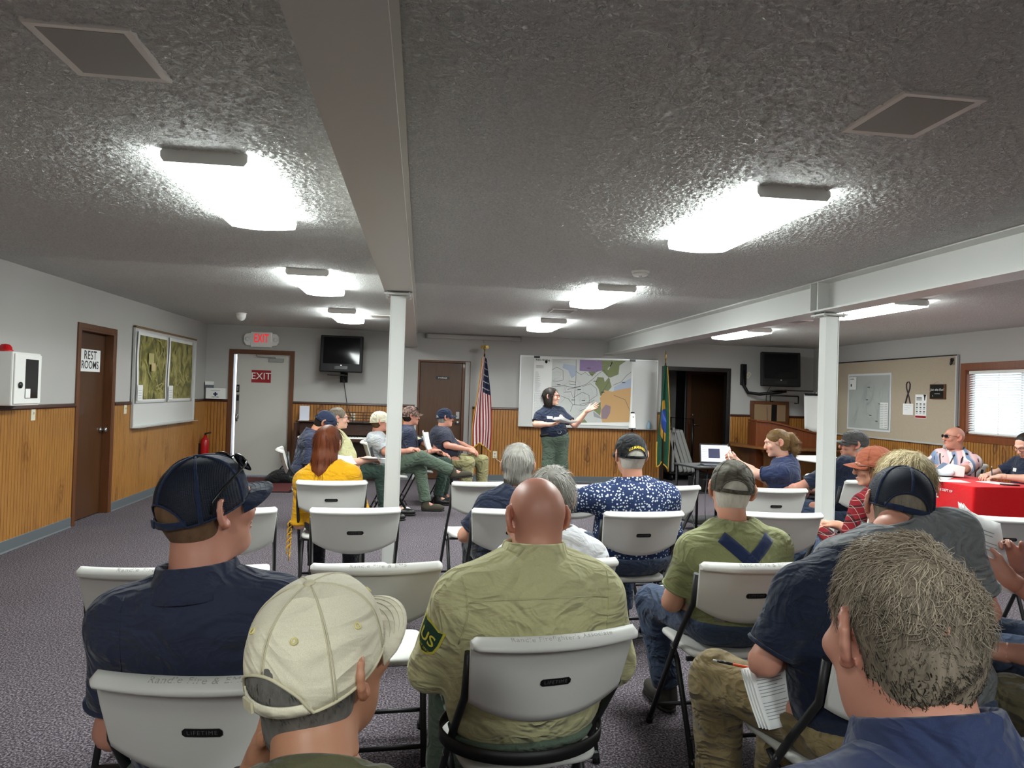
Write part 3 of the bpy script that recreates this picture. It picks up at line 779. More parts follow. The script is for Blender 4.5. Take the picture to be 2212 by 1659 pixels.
# ------------------------------------------------------------------ smooth implicit bodies
class Field:
    """a block of signed distances; shapes are blended in and the zero surface is meshed"""
    def __init__(s, lo, hi, v):
        s.lo = np.array(lo, float); s.v = v
        n = np.maximum(4, np.ceil((np.array(hi)-s.lo)/v).astype(int)+1)
        s.ax = [(s.lo[i]+v*np.arange(n[i])).astype(np.float32) for i in range(3)]
        s.F = np.full(tuple(n), 0.5, np.float32)
    def _sl(s, lo, hi):
        r = []
        for i in range(3):
            a = int(np.floor((lo[i]-s.lo[i])/s.v)); b = int(np.ceil((hi[i]-s.lo[i])/s.v))+1
            a = max(0, a); b = min(s.F.shape[i], b)
            if b-a < 1: return None
            r.append(slice(a, b))
        return tuple(r)
    def _apply(s, lo, hi, fn, k, op):
        m = k+2.5*s.v
        sl = s._sl(np.array(lo)-m, np.array(hi)+m)
        if sl is None: return
        X = s.ax[0][sl[0]][:, None, None]; Y = s.ax[1][sl[1]][None, :, None]; Z = s.ax[2][sl[2]][None, None, :]
        d = fn(X, Y, Z).astype(np.float32); F = s.F[sl]
        if op == 'u':
            if k > 0:
                h = np.maximum(k-np.abs(F-d), 0)/k; s.F[sl] = np.minimum(F, d)-h*h*k*0.25
            else: s.F[sl] = np.minimum(F, d)
        elif op == 's':
            d = -d
            if k > 0:
                h = np.maximum(k-np.abs(F-d), 0)/k; s.F[sl] = np.maximum(F, d)+h*h*k*0.25
            else: s.F[sl] = np.maximum(F, d)
    def cone(s, a, b, r1, r2, k=0.02, op='u', flat=None):
        a = np.array(a, float); b = np.array(b, float); ba = b-a; l2 = max(1e-9, float(ba@ba)); R = max(r1, r2)
        def fn(X, Y, Z):
            x, y, z = X-a[0], Y-a[1], Z-a[2]
            t = np.clip((x*ba[0]+y*ba[1]+z*ba[2])/l2, 0, 1)
            d2 = (x-ba[0]*t)**2+(y-ba[1]*t)**2+(z-ba[2]*t)**2
            return np.sqrt(d2)-(r1+(r2-r1)*t)
        s._apply(np.minimum(a, b)-R, np.maximum(a, b)+R, fn, k, op); return s
    def chain(s, pts, rs, k=0.02, op='u'):
        for i in range(len(pts)-1): s.cone(pts[i], pts[i+1], rs[i], rs[i+1], k, op)
        return s
    def ell(s, c, r, rot=None, k=0.02, op='u'):
        c = np.array(c, float); r = np.array(r, float); Rm = np.eye(3) if rot is None else np.array(rot)
        def fn(X, Y, Z):
            x, y, z = X-c[0], Y-c[1], Z-c[2]
            q = [x*Rm[0, i]+y*Rm[1, i]+z*Rm[2, i] for i in range(3)]
            k0 = np.sqrt(sum((q[i]/r[i])**2 for i in range(3))); k1 = np.sqrt(sum((q[i]/r[i]**2)**2 for i in range(3)))
            return k0*(k0-1)/np.maximum(k1, 1e-6)
        e = np.abs(Rm)@r
        s._apply(c-e, c+e, fn, k, op); return s
    def box(s, c, hb, rot=None, rad=0.01, k=0.01, op='u'):
        c = np.array(c, float); hb = np.array(hb, float)-rad; Rm = np.eye(3) if rot is None else np.array(rot)
        def fn(X, Y, Z):
            x, y, z = X-c[0], Y-c[1], Z-c[2]
            q = [np.abs(x*Rm[0, i]+y*Rm[1, i]+z*Rm[2, i])-hb[i] for i in range(3)]
            return np.sqrt(sum(np.maximum(v, 0)**2 for v in q))+np.minimum(np.maximum(np.maximum(q[0], q[1]), q[2]), 0)-rad
        e = np.abs(Rm)@(hb+rad)
        s._apply(c-e, c+e, fn, k, op); return s
    def plane_cut(s, p, n, k=0.0):
        """remove everything on the side n points to"""
        p = np.array(p, float); n = np.array(n, float)/np.linalg.norm(n)
        X, Y, Z = s.ax[0][:, None, None], s.ax[1][None, :, None], s.ax[2][None, None, :]
        d = ((X-p[0])*n[0]+(Y-p[1])*n[1]+(Z-p[2])*n[2]).astype(np.float32)
        if k > 0:
            h = np.maximum(k-np.abs(s.F-d), 0)/k; s.F = np.maximum(s.F, d)+h*h*k*0.25
        else: s.F = np.maximum(s.F, d)
        return s
    def ripple(s, amp, freq, seed, warp=0.6):
        """cloth folds: a warped set of ridges that pushes the surface in and out"""
        r = np.random.default_rng(seed)
        X, Y, Z = s.ax[0][:, None, None], s.ax[1][None, :, None], s.ax[2][None, None, :]
        d = 0
        for i in range(4):
            q = r.normal(size=3); q /= np.linalg.norm(q); f = freq*(0.6+0.8*r.random())
            q2 = r.normal(size=3); q2 /= np.linalg.norm(q2)
            ph = (q[0]*X+q[1]*Y+q[2]*Z)*f+warp*2.2*np.sin((q2[0]*X+q2[1]*Y+q2[2]*Z)*f*0.45+r.random()*6)
            w = np.sin(ph+r.random()*6); d = d+np.sign(w)*np.abs(w)**1.5*(0.5+0.5*np.sin((q2[2]*X+q2[0]*Y+q2[1]*Z)*f*0.3+r.random()*6))
        s.F = s.F-(amp*d/2.0).astype(np.float32)*(np.abs(s.F) < 0.08)
        return s
    def mesh(s):
        F = s.F; S = F < 0
        nx, ny, nz = F.shape
        cnt = np.zeros((nx-1, ny-1, nz-1), np.int8)
        offs = [(i, j, k) for i in (0, 1) for j in (0, 1) for k in (0, 1)]
        for i, j, k in offs: cnt += S[i:nx-1+i, j:ny-1+j, k:nz-1+k]
        act = (cnt > 0) & (cnt < 8)
        I = np.argwhere(act)
        if len(I) == 0: return np.zeros((0, 3)), np.zeros((0, 4), int)
        idx = np.full(act.shape, -1, np.int32); idx[act] = np.arange(len(I))
        C = np.stack([F[I[:, 0]+i, I[:, 1]+j, I[:, 2]+k] for i, j, k in offs], 1)
        O = np.array(offs, float); P = np.zeros((len(I), 3)); N = np.zeros(len(I))
        for a in range(8):
            for b in range(a+1, 8):
                if np.abs(O[a]-O[b]).sum() != 1: continue
                m = (C[:, a] < 0) != (C[:, b] < 0)
                t = C[:, a]/np.where(m, C[:, a]-C[:, b], 1)
                p = O[a]+(O[b]-O[a])*t[:, None]
                P += np.where(m[:, None], p, 0); N += m
        V = (I+P/N[:, None])*s.v+s.lo
        Q = []
        for ax in range(3):
            sl0 = [slice(1, n-1) for n in F.shape]; sl0[ax] = slice(0, F.shape[ax]-1)
            sl1 = list(sl0); sl1[ax] = slice(1, F.shape[ax])
            A = S[tuple(sl0)]; B = S[tuple(sl1)]
            E = np.argwhere(A != B)
            if len(E) == 0: continue
            inside = A[E[:, 0], E[:, 1], E[:, 2]]
            o = np.ones(3, int); o[ax] = 0; E = E+o
            b_, c_ = [(1, 2), (2, 0), (0, 1)][ax]
            def cell(db, dc):
                q = E.copy(); q[:, b_] -= db; q[:, c_] -= dc
                return idx[q[:, 0], q[:, 1], q[:, 2]]
            q = np.stack([cell(1, 1), cell(0, 1), cell(0, 0), cell(1, 0)], 1)
            q[~inside] = q[~inside][:, ::-1]
            Q.append(q)
        Q = np.concatenate(Q) if Q else np.zeros((0, 4), int)
        Q = Q[(Q >= 0).all(1)]
        return V, Q
def smooth_mesh(V, Q, it=1, lam=0.5):
    if len(V) == 0: return V
    for _ in range(it):
        acc = np.zeros_like(V); n = np.zeros(len(V))
        for a in range(4):
            np.add.at(acc, Q[:, a], V[Q[:, (a+1) % 4]]+V[Q[:, a-1]]); np.add.at(n, Q[:, a], 2)
        m = acc/np.maximum(n, 1)[:, None]
        V = V+(m-V)*lam
    return V
def np_obj(name, parts, mats, parent=None, color=None, mids=None):
    """parts: list of (V, Q) blocks joined into one mesh"""
    vs = []; qs = []; b = 0
    for V, Q in parts:
        vs.append(V); qs.append(Q+b); b += len(V)
    V = np.concatenate(vs); Q = np.concatenate(qs)
    me = bpy.data.meshes.new(name)
    me.vertices.add(len(V)); me.vertices.foreach_set('co', V.astype(np.float32).ravel())
    k = Q.shape[1]
    me.loops.add(Q.size); me.loops.foreach_set('vertex_index', Q.astype(np.int32).ravel())
    me.polygons.add(len(Q)); me.polygons.foreach_set('loop_start', np.arange(0, Q.size, k, dtype=np.int32))
    if not isinstance(mats, (list, tuple)): mats = [mats]
    for m in mats: me.materials.append(m)
    if mids is not None: me.polygons.foreach_set('material_index', mids.astype(np.int32))
    me.update(calc_edges=True)
    me.polygons.foreach_set('use_smooth', np.ones(len(Q), bool))
    if color is not None:
        at_ = me.color_attributes.new('tint', 'FLOAT_COLOR', 'POINT')
        c4 = np.ones((len(V), 4), np.float32); c4[:, :3] = color; at_.data.foreach_set('color', c4.ravel())
    me.validate()
    o = bpy.data.objects.new(name, me); COL.objects.link(o)
    if parent is not None: o.parent = parent
    return o

def rotm(yaw=0, pitch=0, roll=0):
    """columns: right, forward, up. yaw>0 turns left, pitch>0 looks up, roll>0 tips towards the own right"""
    a, p, r = map(math.radians, (yaw, pitch, roll))
    Rz = np.array([[math.cos(a), -math.sin(a), 0], [math.sin(a), math.cos(a), 0], [0, 0, 1]])
    Rx = np.array([[1, 0, 0], [0, math.cos(p), -math.sin(p)], [0, math.sin(p), math.cos(p)]])
    Ry = np.array([[math.cos(r), 0, math.sin(r)], [0, 1, 0], [-math.sin(r), 0, math.cos(r)]])
    return Rz@Rx@Ry

# ------------------------------------------------------------------ skin, hair and cloth materials
def skin(name, rgb):
    def fn(t, c):
        at_ = t.new('ShaderNodeVertexColor', layer_name='tint')
        n = t.noise(t.coord(), 28, 4, 0.6)
        col = t.mix(1.0, tuple(c), at_.outputs['Color'], 'MULTIPLY')
        col = t.mix(t.math('MULTIPLY', n, 0.35), col, tuple(x*y for x, y in zip(c, (0.80, 0.58, 0.52))))
        t.base(col)
        t.bump(t.noise(t.coord(), 420, 3, 0.6), 0.12, 0.001)
        t.b.inputs['Subsurface Weight'].default_value = 0.12
        t.b.inputs['Subsurface Radius'].default_value = (0.012, 0.004, 0.002)
    return mat('skin_'+name, rgb, 0.46, spec=0.45, fn=fn)
SK = {'fair': skin('fair', (216, 170, 150)), 'ruddy': skin('ruddy', (200, 144, 124)), 'tan': skin('tan', (182, 132, 104)), 'old': skin('old', (200, 150, 126))}
def hairm(name, dark, light, rough=0.55):
    def fn(t, c):
        at_ = t.new('ShaderNodeVertexColor', layer_name='tint')
        n = t.noise(t.coord(scale=(1, 1, 0.25)), 60, 3, 0.6)
        f = t.math('ADD', t.math('MULTIPLY', n, 0.55), t.math('MULTIPLY', at_.outputs['Color'], 0.45)) if False else n
        sep = t.new('ShaderNodeSeparateColor'); t.link(at_.outputs['Color'], sep.inputs[0])
        f = t.math('ADD', t.math('MULTIPLY', n, 0.35), t.math('MULTIPLY', sep.outputs[0], 0.65))
        t.base(t.ramp(f, [(0.25, s2l(dark)), (0.75, s2l(light))]))
        t.bump(t.noise(t.coord(scale=(1, 1, 0.12)), 420, 2, 0.6), 0.25, 0.002)
    return mat('hair_'+name, light, rough, spec=0.25, fn=fn)
HAIR = {'p1': hairm('grey_brown', (36, 29, 24), (180, 165, 145)), 'grey': hairm('grey', (84, 80, 74), (196, 192, 184)), 'white': hairm('white', (150, 145, 134), (226, 222, 212)),
        'brown': hairm('brown', (40, 26, 16), (110, 80, 50)), 'dark': hairm('dark', (14, 11, 9), (46, 36, 30)), 'red': hairm('auburn', (52, 22, 8), (128, 62, 26)),
        'blond': hairm('ash_blond', (96, 82, 58), (206, 190, 152)), 'salt': hairm('salt_and_pepper', (40, 38, 36), (150, 146, 140)), 'short': hairm('short_brown', (70, 50, 36), (140, 110, 84)),
        'ltbrown': hairm('light_brown', (70, 52, 32), (150, 116, 72)), 'ashgrey': hairm('ash_grey_brown', (70, 60, 50), (160, 148, 130))}
EYEW = mat('eye_white', (225, 220, 214), 0.25); EYED = mat('eye_iris', (50, 40, 34), 0.2)
GLASSFR = mat('spectacle_frame', (16, 14, 14), 0.3); LENS = mat('dark_lens', (14, 12, 12), 0.12); CLEARL = GLASS

def hand_prims(F, wrist, d, pn, side, curl=0.35, spread=0.12, sc=1.0, thumb=0.6, grip=None):
    """palm, four unequal fingers and a thumb. d: finger direction, pn: palm normal (the way the palm faces), side: +1 if the thumb leaves on the +cross side"""
    d = np.array(d, float); d /= np.linalg.norm(d); pn = np.array(pn, float); pn -= d*(pn@d); pn /= np.linalg.norm(pn)
    x = np.cross(d, pn)*side; w = np.array(wrist, float)
    R = np.stack([x, d, pn], 1)
    F.box(w+d*0.052*sc, (0.041*sc, 0.050*sc, 0.0135*sc), R, 0.012*sc, 0.012)
    F.cone(w-d*0.02, w+d*0.03*sc, 0.026*sc, 0.026*sc, 0.02)
    F.ell(w+d*0.035*sc+x*0.024*sc+pn*0.008*sc, (0.018*sc, 0.032*sc, 0.014*sc), R, 0.012)
    for i, (bx, ln, r) in enumerate(((0.030, 0.074, 0.0088), (0.0105, 0.083, 0.009), (-0.010, 0.077, 0.0086), (-0.029, 0.060, 0.0076))):
        p = w+d*(0.098-0.006*abs(i-1.2))*sc+x*bx*sc
        ang = 0.25*curl; dirv = d+x*spread*(bx/0.03)*0.7; dirv /= np.linalg.norm(dirv)
        pts = [p-d*0.02*sc]
        for seg, c in ((0.45, 0.8), (0.30, 1.3), (0.25, 1.0)):
            ang += curl*c
            q = dirv*math.cos(ang)+pn*math.sin(ang)
            p = p+q*ln*seg*sc; pts.append(p)
        F.chain(pts, [r*1.08*sc, r*sc, r*0.92*sc, r*0.8*sc], 0.004)
    p = w+d*0.028*sc+x*0.034*sc; td = x*0.8*thumb+d*0.7+pn*0.35*curl; td /= np.linalg.norm(td)
    p2 = p+td*0.038*sc; td2 = td*0.7+d*0.5+pn*0.3*curl; td2 /= np.linalg.norm(td2); p3 = p2+td2*0.032*sc
    F.chain([p-td*0.015, p2, p3], [0.0135*sc, 0.0105*sc, 0.0088*sc], 0.008)

def head_prims(F, T, face=True, ears=True, fem=False, jowl=0.0, sc=1.0, k=0.02):
    """T(p) takes head-local points (x right, y forward, z up) to person space, T.R the rotation"""
    R = T.R; L = lambda *p: T(np.array(p)*sc); r = lambda *q: np.array(q)*sc
    F.ell(L(0, -0.014, 0.038), r(0.077, 0.096, 0.084), R, k)
    F.ell(L(0, -0.045, 0.012), r(0.068, 0.062, 0.066), R, 0.03)
    F.ell(L(0, 0.034, -0.012), r(0.064, 0.063, 0.098), R, 0.03)
    jw = 0.050 if fem else 0.056
    F.ell(L(0, 0.030, -0.070), r(jw+0.6*jowl, 0.052, 0.045), R, 0.025)
    F.ell(L(0, 0.076, -0.104), r(0.022, 0.018, 0.018), R, 0.03)
    if jowl: F.ell(L(0, 0.03, -0.105), r(0.05, 0.05, 0.035), R, 0.03)
    if face:
        F.chain([L(-0.04, 0.083, 0.028), L(-0.015, 0.094, 0.024), L(0.015, 0.094, 0.024), L(0.04, 0.083, 0.028)], [0.010*sc]*4, 0.014)
        for s in (-1, 1):
            F.ell(L(s*0.045, 0.068, -0.026), r(0.024, 0.022, 0.020), R, 0.022)
            F.ell(L(s*0.031, 0.104, 0.006), r(0.018, 0.016, 0.012), R, 0.012, 's')
            F.ell(L(s*0.013, 0.110, -0.036), r(0.009, 0.011, 0.008), R, 0.008)
        F.chain([L(0, 0.092, 0.016), L(0, 0.107, -0.014), L(0, 0.113, -0.030)], [0.008*sc, 0.009*sc, 0.0115*sc], 0.012)
        F.ell(L(0, 0.099, -0.063), r(0.022, 0.009, 0.0055), R, 0.007)
        F.ell(L(0, 0.097, -0.075), r(0.020, 0.009, 0.006), R, 0.007)
        F.ell(L(0, 0.106, -0.069), r(0.026, 0.006, 0.0018), R, 0.004, 's')
    if ears:
        for s in (-1, 1):
            Re = R@rotm(s*10, -8, 0)
            E = lambda y, z: L(s*(0.0815+max(0.0, -y)*0.62), -0.010+y*0.86, 0.002+z)
            pts = [(0.010, 0.010), (0.009, 0.026), (-0.002, 0.036), (-0.016, 0.031), (-0.025, 0.016), (-0.025, -0.002), (-0.018, -0.017), (-0.007, -0.028), (0.004, -0.030), (0.007, -0.020)]
            F.chain([E(*q) for q in pts], [v*sc for v in (.0045, .0052, .0056, .0058, .0056, .0052, .0054, .0068, .0068, .005)], 0.006)
            F.ell(L(s*0.0865, -0.020, 0.002), r(0.0050, 0.019, 0.030), R@rotm(s*31, -8, 0), 0.006)
            F.chain([E(0.0, -0.016), E(-0.010, 0.002), E(-0.004, 0.020)], [0.0035*sc]*3, 0.004)
class HT:
    def __init__(s, c, R): s.c = np.array(c, float); s.R = R
    def __call__(s, p): return s.c+s.R@np.asarray(p, float)
    def many(s, P): return s.c+np.asarray(P, float)@s.R.T
    def inv(s, P): return (np.asarray(P, float)-s.c)@s.R

def strands(name, V, Q, mask, n, length, flow, mats, parent, seed=1, width=0.0011, lift=0.25, seg=4, grav=0.0, jitter=0.35, curl=0.0, tone=None, clump=0.0):
    """tapered locks rooted on a surface; flow(P, N) gives the combing direction at the roots"""
    r = np.random.default_rng(seed)
    tri = np.concatenate([Q[:, [0, 1, 2]], Q[:, [0, 2, 3]]])
    A, B, C = V[tri[:, 0]], V[tri[:, 1]], V[tri[:, 2]]
    N = np.cross(B-A, C-A); ar = np.linalg.norm(N, axis=1); N = N/np.maximum(ar, 1e-12)[:, None]
    w = ar*mask((A+B+C)/3, N); w = w/w.sum()
    ix = r.choice(len(tri), n, p=w)
    u = r.random((n, 2)); u = np.where((u.sum(1) > 1)[:, None], 1-u, u)
    P = A[ix]+(B-A)[ix]*u[:, :1]+(C-A)[ix]*u[:, 1:]; Nn = N[ix]
    D = flow(P, Nn)+r.normal(size=(n, 3))*jitter
    if clump:
        cell = np.floor(P/clump).astype(int); h = (cell[:, 0]*73856093 ^ cell[:, 1]*19349663 ^ cell[:, 2]*83492791) % 4096
        D = D+r.normal(size=(4096, 3))[h]*jitter*1.3
    D = D-Nn*(D*Nn).sum(1)[:, None]; D /= np.maximum(np.linalg.norm(D, axis=1), 1e-6)[:, None]
    L = length(P)*(0.65+0.6*r.random(n)); W = width*(0.7+0.6*r.random(n))
    side = np.cross(D, Nn)
    pts = []
    ph = r.random(n)*6.28
    for i in range(seg+1):
        t = i/seg
        q = P-Nn*0.002+D*(L*t)[:, None]+Nn*(L*lift*t*(1-0.55*t))[:, None]+np.array([0, 0, -1.0])*(grav*L*t*t)[:, None]
        if curl: q = q+side*(curl*L*np.sin(ph+t*4.0)*t)[:, None]+Nn*(curl*L*0.6*np.cos(ph+t*5.0)*t)[:, None]
        pts.append(q)
    pts = np.stack(pts, 1)
    k = 3; vs = np.zeros((n, seg+1, k, 3))
    for i in range(seg+1):
        tg = pts[:, min(i+1, seg)]-pts[:, max(i-1, 0)]; tg /= np.maximum(np.linalg.norm(tg, axis=1), 1e-9)[:, None]
        s1 = np.cross(tg, Nn); s1 /= np.maximum(np.linalg.norm(s1, axis=1), 1e-6)[:, None]; s2 = np.cross(s1, tg)
        ww = W*(1.0-0.8*(i/seg)**2)
        for q in range(k):
            a = 2*PI*q/k+0.5
            vs[:, i, q] = pts[:, i]+(s1*math.cos(a)*1.5+s2*math.sin(a))*ww[:, None]*0.5
    base = (np.arange(n)*(seg+1)*k)[:, None]
    fq = []
    for i in range(seg):
        for q in range(k):
            fq.append(base+np.array([i*k+q, i*k+(q+1) % k, (i+1)*k+(q+1) % k, (i+1)*k+q])[None, :])
    fq = np.concatenate(fq)
    col = r.random(n)*0.75
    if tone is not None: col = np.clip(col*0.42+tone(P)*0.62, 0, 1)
    cc = np.repeat(col[:, None], (seg+1)*k, 1).reshape(-1)
    o = np_obj(name, [(vs.reshape(-1, 3), fq)], mats, parent, color=np.stack([cc]*3, 1))
    tag(o, kind='stuff')
    return o
def bvh_of(V, Q): return BVHTree.FromPolygons([tuple(p) for p in V], [tuple(int(i) for i in q) for q in Q])
def drape(vs, bvh, d, off=0.002, far=1.0):
    """press flat work (patch, strap, lettering) onto a surface along direction d"""
    d = Vector(d).normalized(); out = []
    last = None
    for p in vs:
        hit = bvh.ray_cast(Vector(p)-d*0.3, d, far)
        if hit[0] is not None:
            q = hit[0]-d*off; last = (Vector(p)-d*0.3).dot(d), q.dot(d)
        else:
            q = Vector(p)
            if last: q = q+d*(last[1]-q.dot(d))
        out.append(tuple(q))
    return out
# ------------------------------------------------------------------ people
def cone_cut(F, a, b, r1, r2, k=0.02, ends=(False, True), n2=None):
    """tapered tube with flat ends (sleeve or trouser leg)"""
    a = np.array(a, float); b = np.array(b, float); ba = b-a; L = np.linalg.norm(ba); n = ba/L; R = max(r1, r2)
    def fn(X, Y, Z):
        x, y, z = X-a[0], Y-a[1], Z-a[2]
        s = x*n[0]+y*n[1]+z*n[2]; t = np.clip(s/L, 0, 1)
        d = np.sqrt((x-n[0]*L*t)**2+(y-n[1]*L*t)**2+(z-n[2]*L*t)**2)-(r1+(r2-r1)*t)
        if ends[1]: d = np.maximum(d, s-L)
        if ends[0]: d = np.maximum(d, -s)
        return d
    F._apply(np.minimum(a, b)-R, np.maximum(a, b)+R, fn, k, 'u')

def ring_band(mb, T, fn, n=40, a0=0.0, a1=2*PI, prof=None, m=0):
    """sweep a profile [(dr, dz)] round an oval; fn(a) -> (rx*cos, ry*sin) centre line and z"""
    vs = []; full = abs(a1-a0-2*PI) < 1e-6; cnt = n if full else n+1
    for i in range(cnt):
        a = a0+(a1-a0)*i/n
        x, y, z, ux, uy = fn(a)
        for dr, dz in prof: vs.append(tuple(T(np.array([x+ux*dr, y+uy*dr, z+dz]))))
    k = len(prof); fs = []
    for i in range(n):
        j = (i+1) % cnt
        for q in range(k): fs.append((i*k+q, i*k+(q+1) % k, j*k+(q+1) % k, j*k+q))
    if not full: fs += [tuple(range(k)), tuple(range((cnt-1)*k+k-1, (cnt-1)*k-1, -1))]
    mb.add(vs, fs, m, True)

def cap_mesh_mat(name, rgb):
    def fn(t, c):
        out = t.n['Material Output']; tr = t.new('ShaderNodeBsdfTransparent'); mx = t.new('ShaderNodeMixShader')
        v = t.coord(scale=(1, 1, 1), rot=(0.3, 0.2, 0.7))
        sp = t.new('ShaderNodeSeparateXYZ'); t.link(v, sp.inputs[0])
        a = t.math('SINE', t.math('MULTIPLY', sp.outputs[2], 2*PI/0.0034)); b = t.math('SINE', t.math('MULTIPLY', t.math('ADD', sp.outputs[0], t.math('MULTIPLY', sp.outputs[1], 0.7)), 2*PI/0.0050))
        h = t.math('GREATER_THAN', t.math('ADD', a, t.math('MULTIPLY', b, 0.6)), 0.62)
        t.link(h, mx.inputs[0]); t.link(t.b.outputs[0], mx.inputs[1]); t.link(tr.outputs[0], mx.inputs[2]); t.link(mx.outputs[0], out.inputs[0])
    return mat(name, rgb, 0.7, spec=0.3, fn=fn)

def make_cap(root, T, main, back=None, brim_m=None, trim=None, z0=0.026, sc=1.0, opening=True, slouch=0.0, brim_len=0.072, H=0.106, text=None, badge=None, strap_m=None, eyelet=None, seams=True, label=None, yc=-0.012, rx=0.0910, ry=0.1130, beret=False):
    mats = [main, back or main]; brim_m = brim_m or main; trim = trim or main
    ow, oh = math.radians(40), 0.056
    def rim(phi): return z0-0.036*(0.5-0.5*math.cos(phi))-0.004*math.sin(phi)**2
    def pt(phi, v, off=0.0):
        zr = rim(phi); d = abs((phi-PI+PI) % (2*PI)-PI) if False else abs(phi-PI)
        lo = 0.0
        if opening and d < ow: lo = oh*math.sqrt(max(0, 1-(d/ow)**2))**1.1
        h = lo+(H-lo-(zr-z0))*v if False else lo+(H+(z0-zr)-lo)*(1-(1-v)**1.7)
        t = min(1.0, h/(H+(z0-zr)))
        r = (1-t**2.9)**0.5 if not beret else (1-t**3.2)**0.5*(1+0.10*math.sin(min(1, t*1.6)*PI))
        wob = 1+slouch*(0.5*math.sin(3*phi+5*t)+0.5*math.sin(7*phi+2.0))*t*(1-t)*4
        x = (rx+off)*r*math.sin(phi)*wob; y = (ry+off)*r*math.cos(phi)*wob+yc
        return np.array([x, y, zr+h*(1+off/H)])*sc
    nu, nv = 84, 16
    mb = MB(); phis = [2*PI*i/nu for i in range(nu)]
    vs = [tuple(T(pt(p, j/nv))) for p in phis for j in range(nv)]
    top = tuple(T(np.array([0, yc, z0+H+0.001])*sc)); vs.append(top)
    fs = []; ms = []
    for i in range(nu):
        ii = (i+1) % nu; ph = phis[i]
        m = 1 if back and abs(ph-PI) < math.radians(118) else 0
        for j in range(nv-1):
            fs.append((i*nv+j, ii*nv+j, ii*nv+j+1, i*nv+j+1)); ms.append(m)
        fs.append((i*nv+nv-1, ii*nv+nv-1, len(vs)-1)); ms.append(m)
    mb.add(vs, fs, 0, True); mb.m[-len(fs):] = ms
    cap = mb.build('cap', mats, root, solid=0.0022)
    if label: cap['label'] = label
    # hem and opening edge
    e = MB(); e.tube([tuple(T(pt(p, 0.0, 0.0012))) for p in phis], 0.0026*sc, n=6, closed=True); e.build('hem', [trim], cap)
    if seams:
        e = MB()
        for q in range(6):
            ph = math.radians(30+60*q) if back is None else math.radians(q*60)
            if back is None: ph = math.radians(60*q)
            for dd in ((-0.022, 0.022) if back is None else (-0.03, -0.015, 0, 0.015, 0.03)):
                e.tube([tuple(T(pt(ph+dd*(0.4+0.6*(1-j/14)), j/14, 0.0014))) for j in range(15)], (0.0011 if back is None else 0.0026)*sc, n=5)
        tag(e.build('seams', [trim], cap), kind='stuff')
    b = MB(); b.lathe([(0.0, 0.006), (0.005, 0.0055), (0.0085, 0.003), (0.009, 0.0)], n=14)
    b.v = [tuple(T(np.array([x*sc, y*sc+yc*sc, z*sc+(z0+H)*sc]))) for x, y, z in b.v]; b.build('button', [trim], cap)
    if eyelet:
        for q in range(6):
            ph = math.radians(30+60*q); c = T(pt(ph, 0.42, 0.0018)); c2 = T(pt(ph, 0.42, 0.02)); n = (c2-c)/np.linalg.norm(c2-c)
            x = np.cross(n, [0, 0, 1.0]); x /= np.linalg.norm(x); y = np.cross(n, x)
            MB().tube([tuple(c+(x*math.cos(a)+y*math.sin(a))*0.0042*sc) for a in [2*PI*i/12 for i in range(12)]], 0.0014*sc, n=5, closed=True).build('eyelet', [eyelet], cap)
    # brim
    if brim_len > 0:
        g = MB(); A = math.radians(62)
        def br(u, v):
            s = 2*u-1; p = pt(A*s % (2*PI), 0.0, 0.001)/sc
            f = brim_len*max(0.0, 1-abs(s)**2.4)**0.55
            return tuple(T((p+np.array([0.12*s*f*v, f*v, -0.004*v-0.020*v*abs(s)**2-0.006*v*v+0.003]))*sc))
        g.grid(br, 28, 8); bo = g.build('brim', [brim_m], cap, solid=0.0036)
        st = MB()
        for vv in (0.3, 0.5, 0.7, 0.88):
            st.tube([tuple(np.array(br(0.06+0.88*i/24, vv))+T.R@np.array([0, 0, 0.0022])) for i in range(25)], 0.0006*sc, n=4)
        tag(st.build('stitching', [trim], bo), kind='stuff')
    if opening:
        s = MB(); vs = []
        for i in range(17):
            ph = PI-ow*1.06+2*ow*1.06*i/16
            for h, o in ((-0.001, 0.0), (0.0155, 0.0)):
                p = np.array([(rx+o)*math.sin(ph), (ry+o)*math.cos(ph)+yc, rim(ph)+h])
                vs.append(tuple(T(p*sc)))
        s.add(vs, [(2*i, 2*i+1, 2*i+3, 2*i+2) for i in range(16)], 0, True)
        so = s.build('strap', [strap_m or main], cap, solid=0.003)
        bk = MB(); ph = PI+0.30; p = np.array([(rx+.004)*math.sin(ph), (ry+.004)*math.cos(ph)+yc, rim(ph)+0.0075])
        c = T(p*sc); n = T.R@np.array([math.sin(ph), math.cos(ph), 0]); x = T.R@np.array([math.cos(ph), -math.sin(ph), 0]); z = T.R@np.array([0, 0, 1.0])
        bk.add([tuple(c+x*a*0.011*sc+z*b_*0.0085*sc+n*d*0.002*sc) for a in (-1, 1) for b_ in (-1, 1) for d in (-1, 1)], [(0, 1, 3, 2), (4, 6, 7, 5), (0, 4, 5, 1), (2, 3, 7, 6), (0, 2, 6, 4), (1, 5, 7, 3)])
        bk.build('buckle', [trim], so)
    if text:
        tv, tf = text_geo(text, 0.021, bold=0.02)
        vs = []
        for a, b_ in tv:
            ph = PI-a/ry*1.0; r0 = 0.062+b_-1.6*a*a*1.0
            h = 0.036+0.030-6.0*a*a+b_
            zr = rim(ph); t = min(1, h/(H+z0-zr)); r = (1-t**2.9)**0.5
            vs.append(tuple(T(np.array([(rx+.004)*r*math.sin(ph), (ry+.004)*r*math.cos(ph)+yc, zr+h])*sc)))
        tg = MB(); tg.add(vs, tf); tag(tg.build('lettering', [mat('yellow_thread', (222, 186, 40), 0.7)], cap, fix=False), kind='stuff')
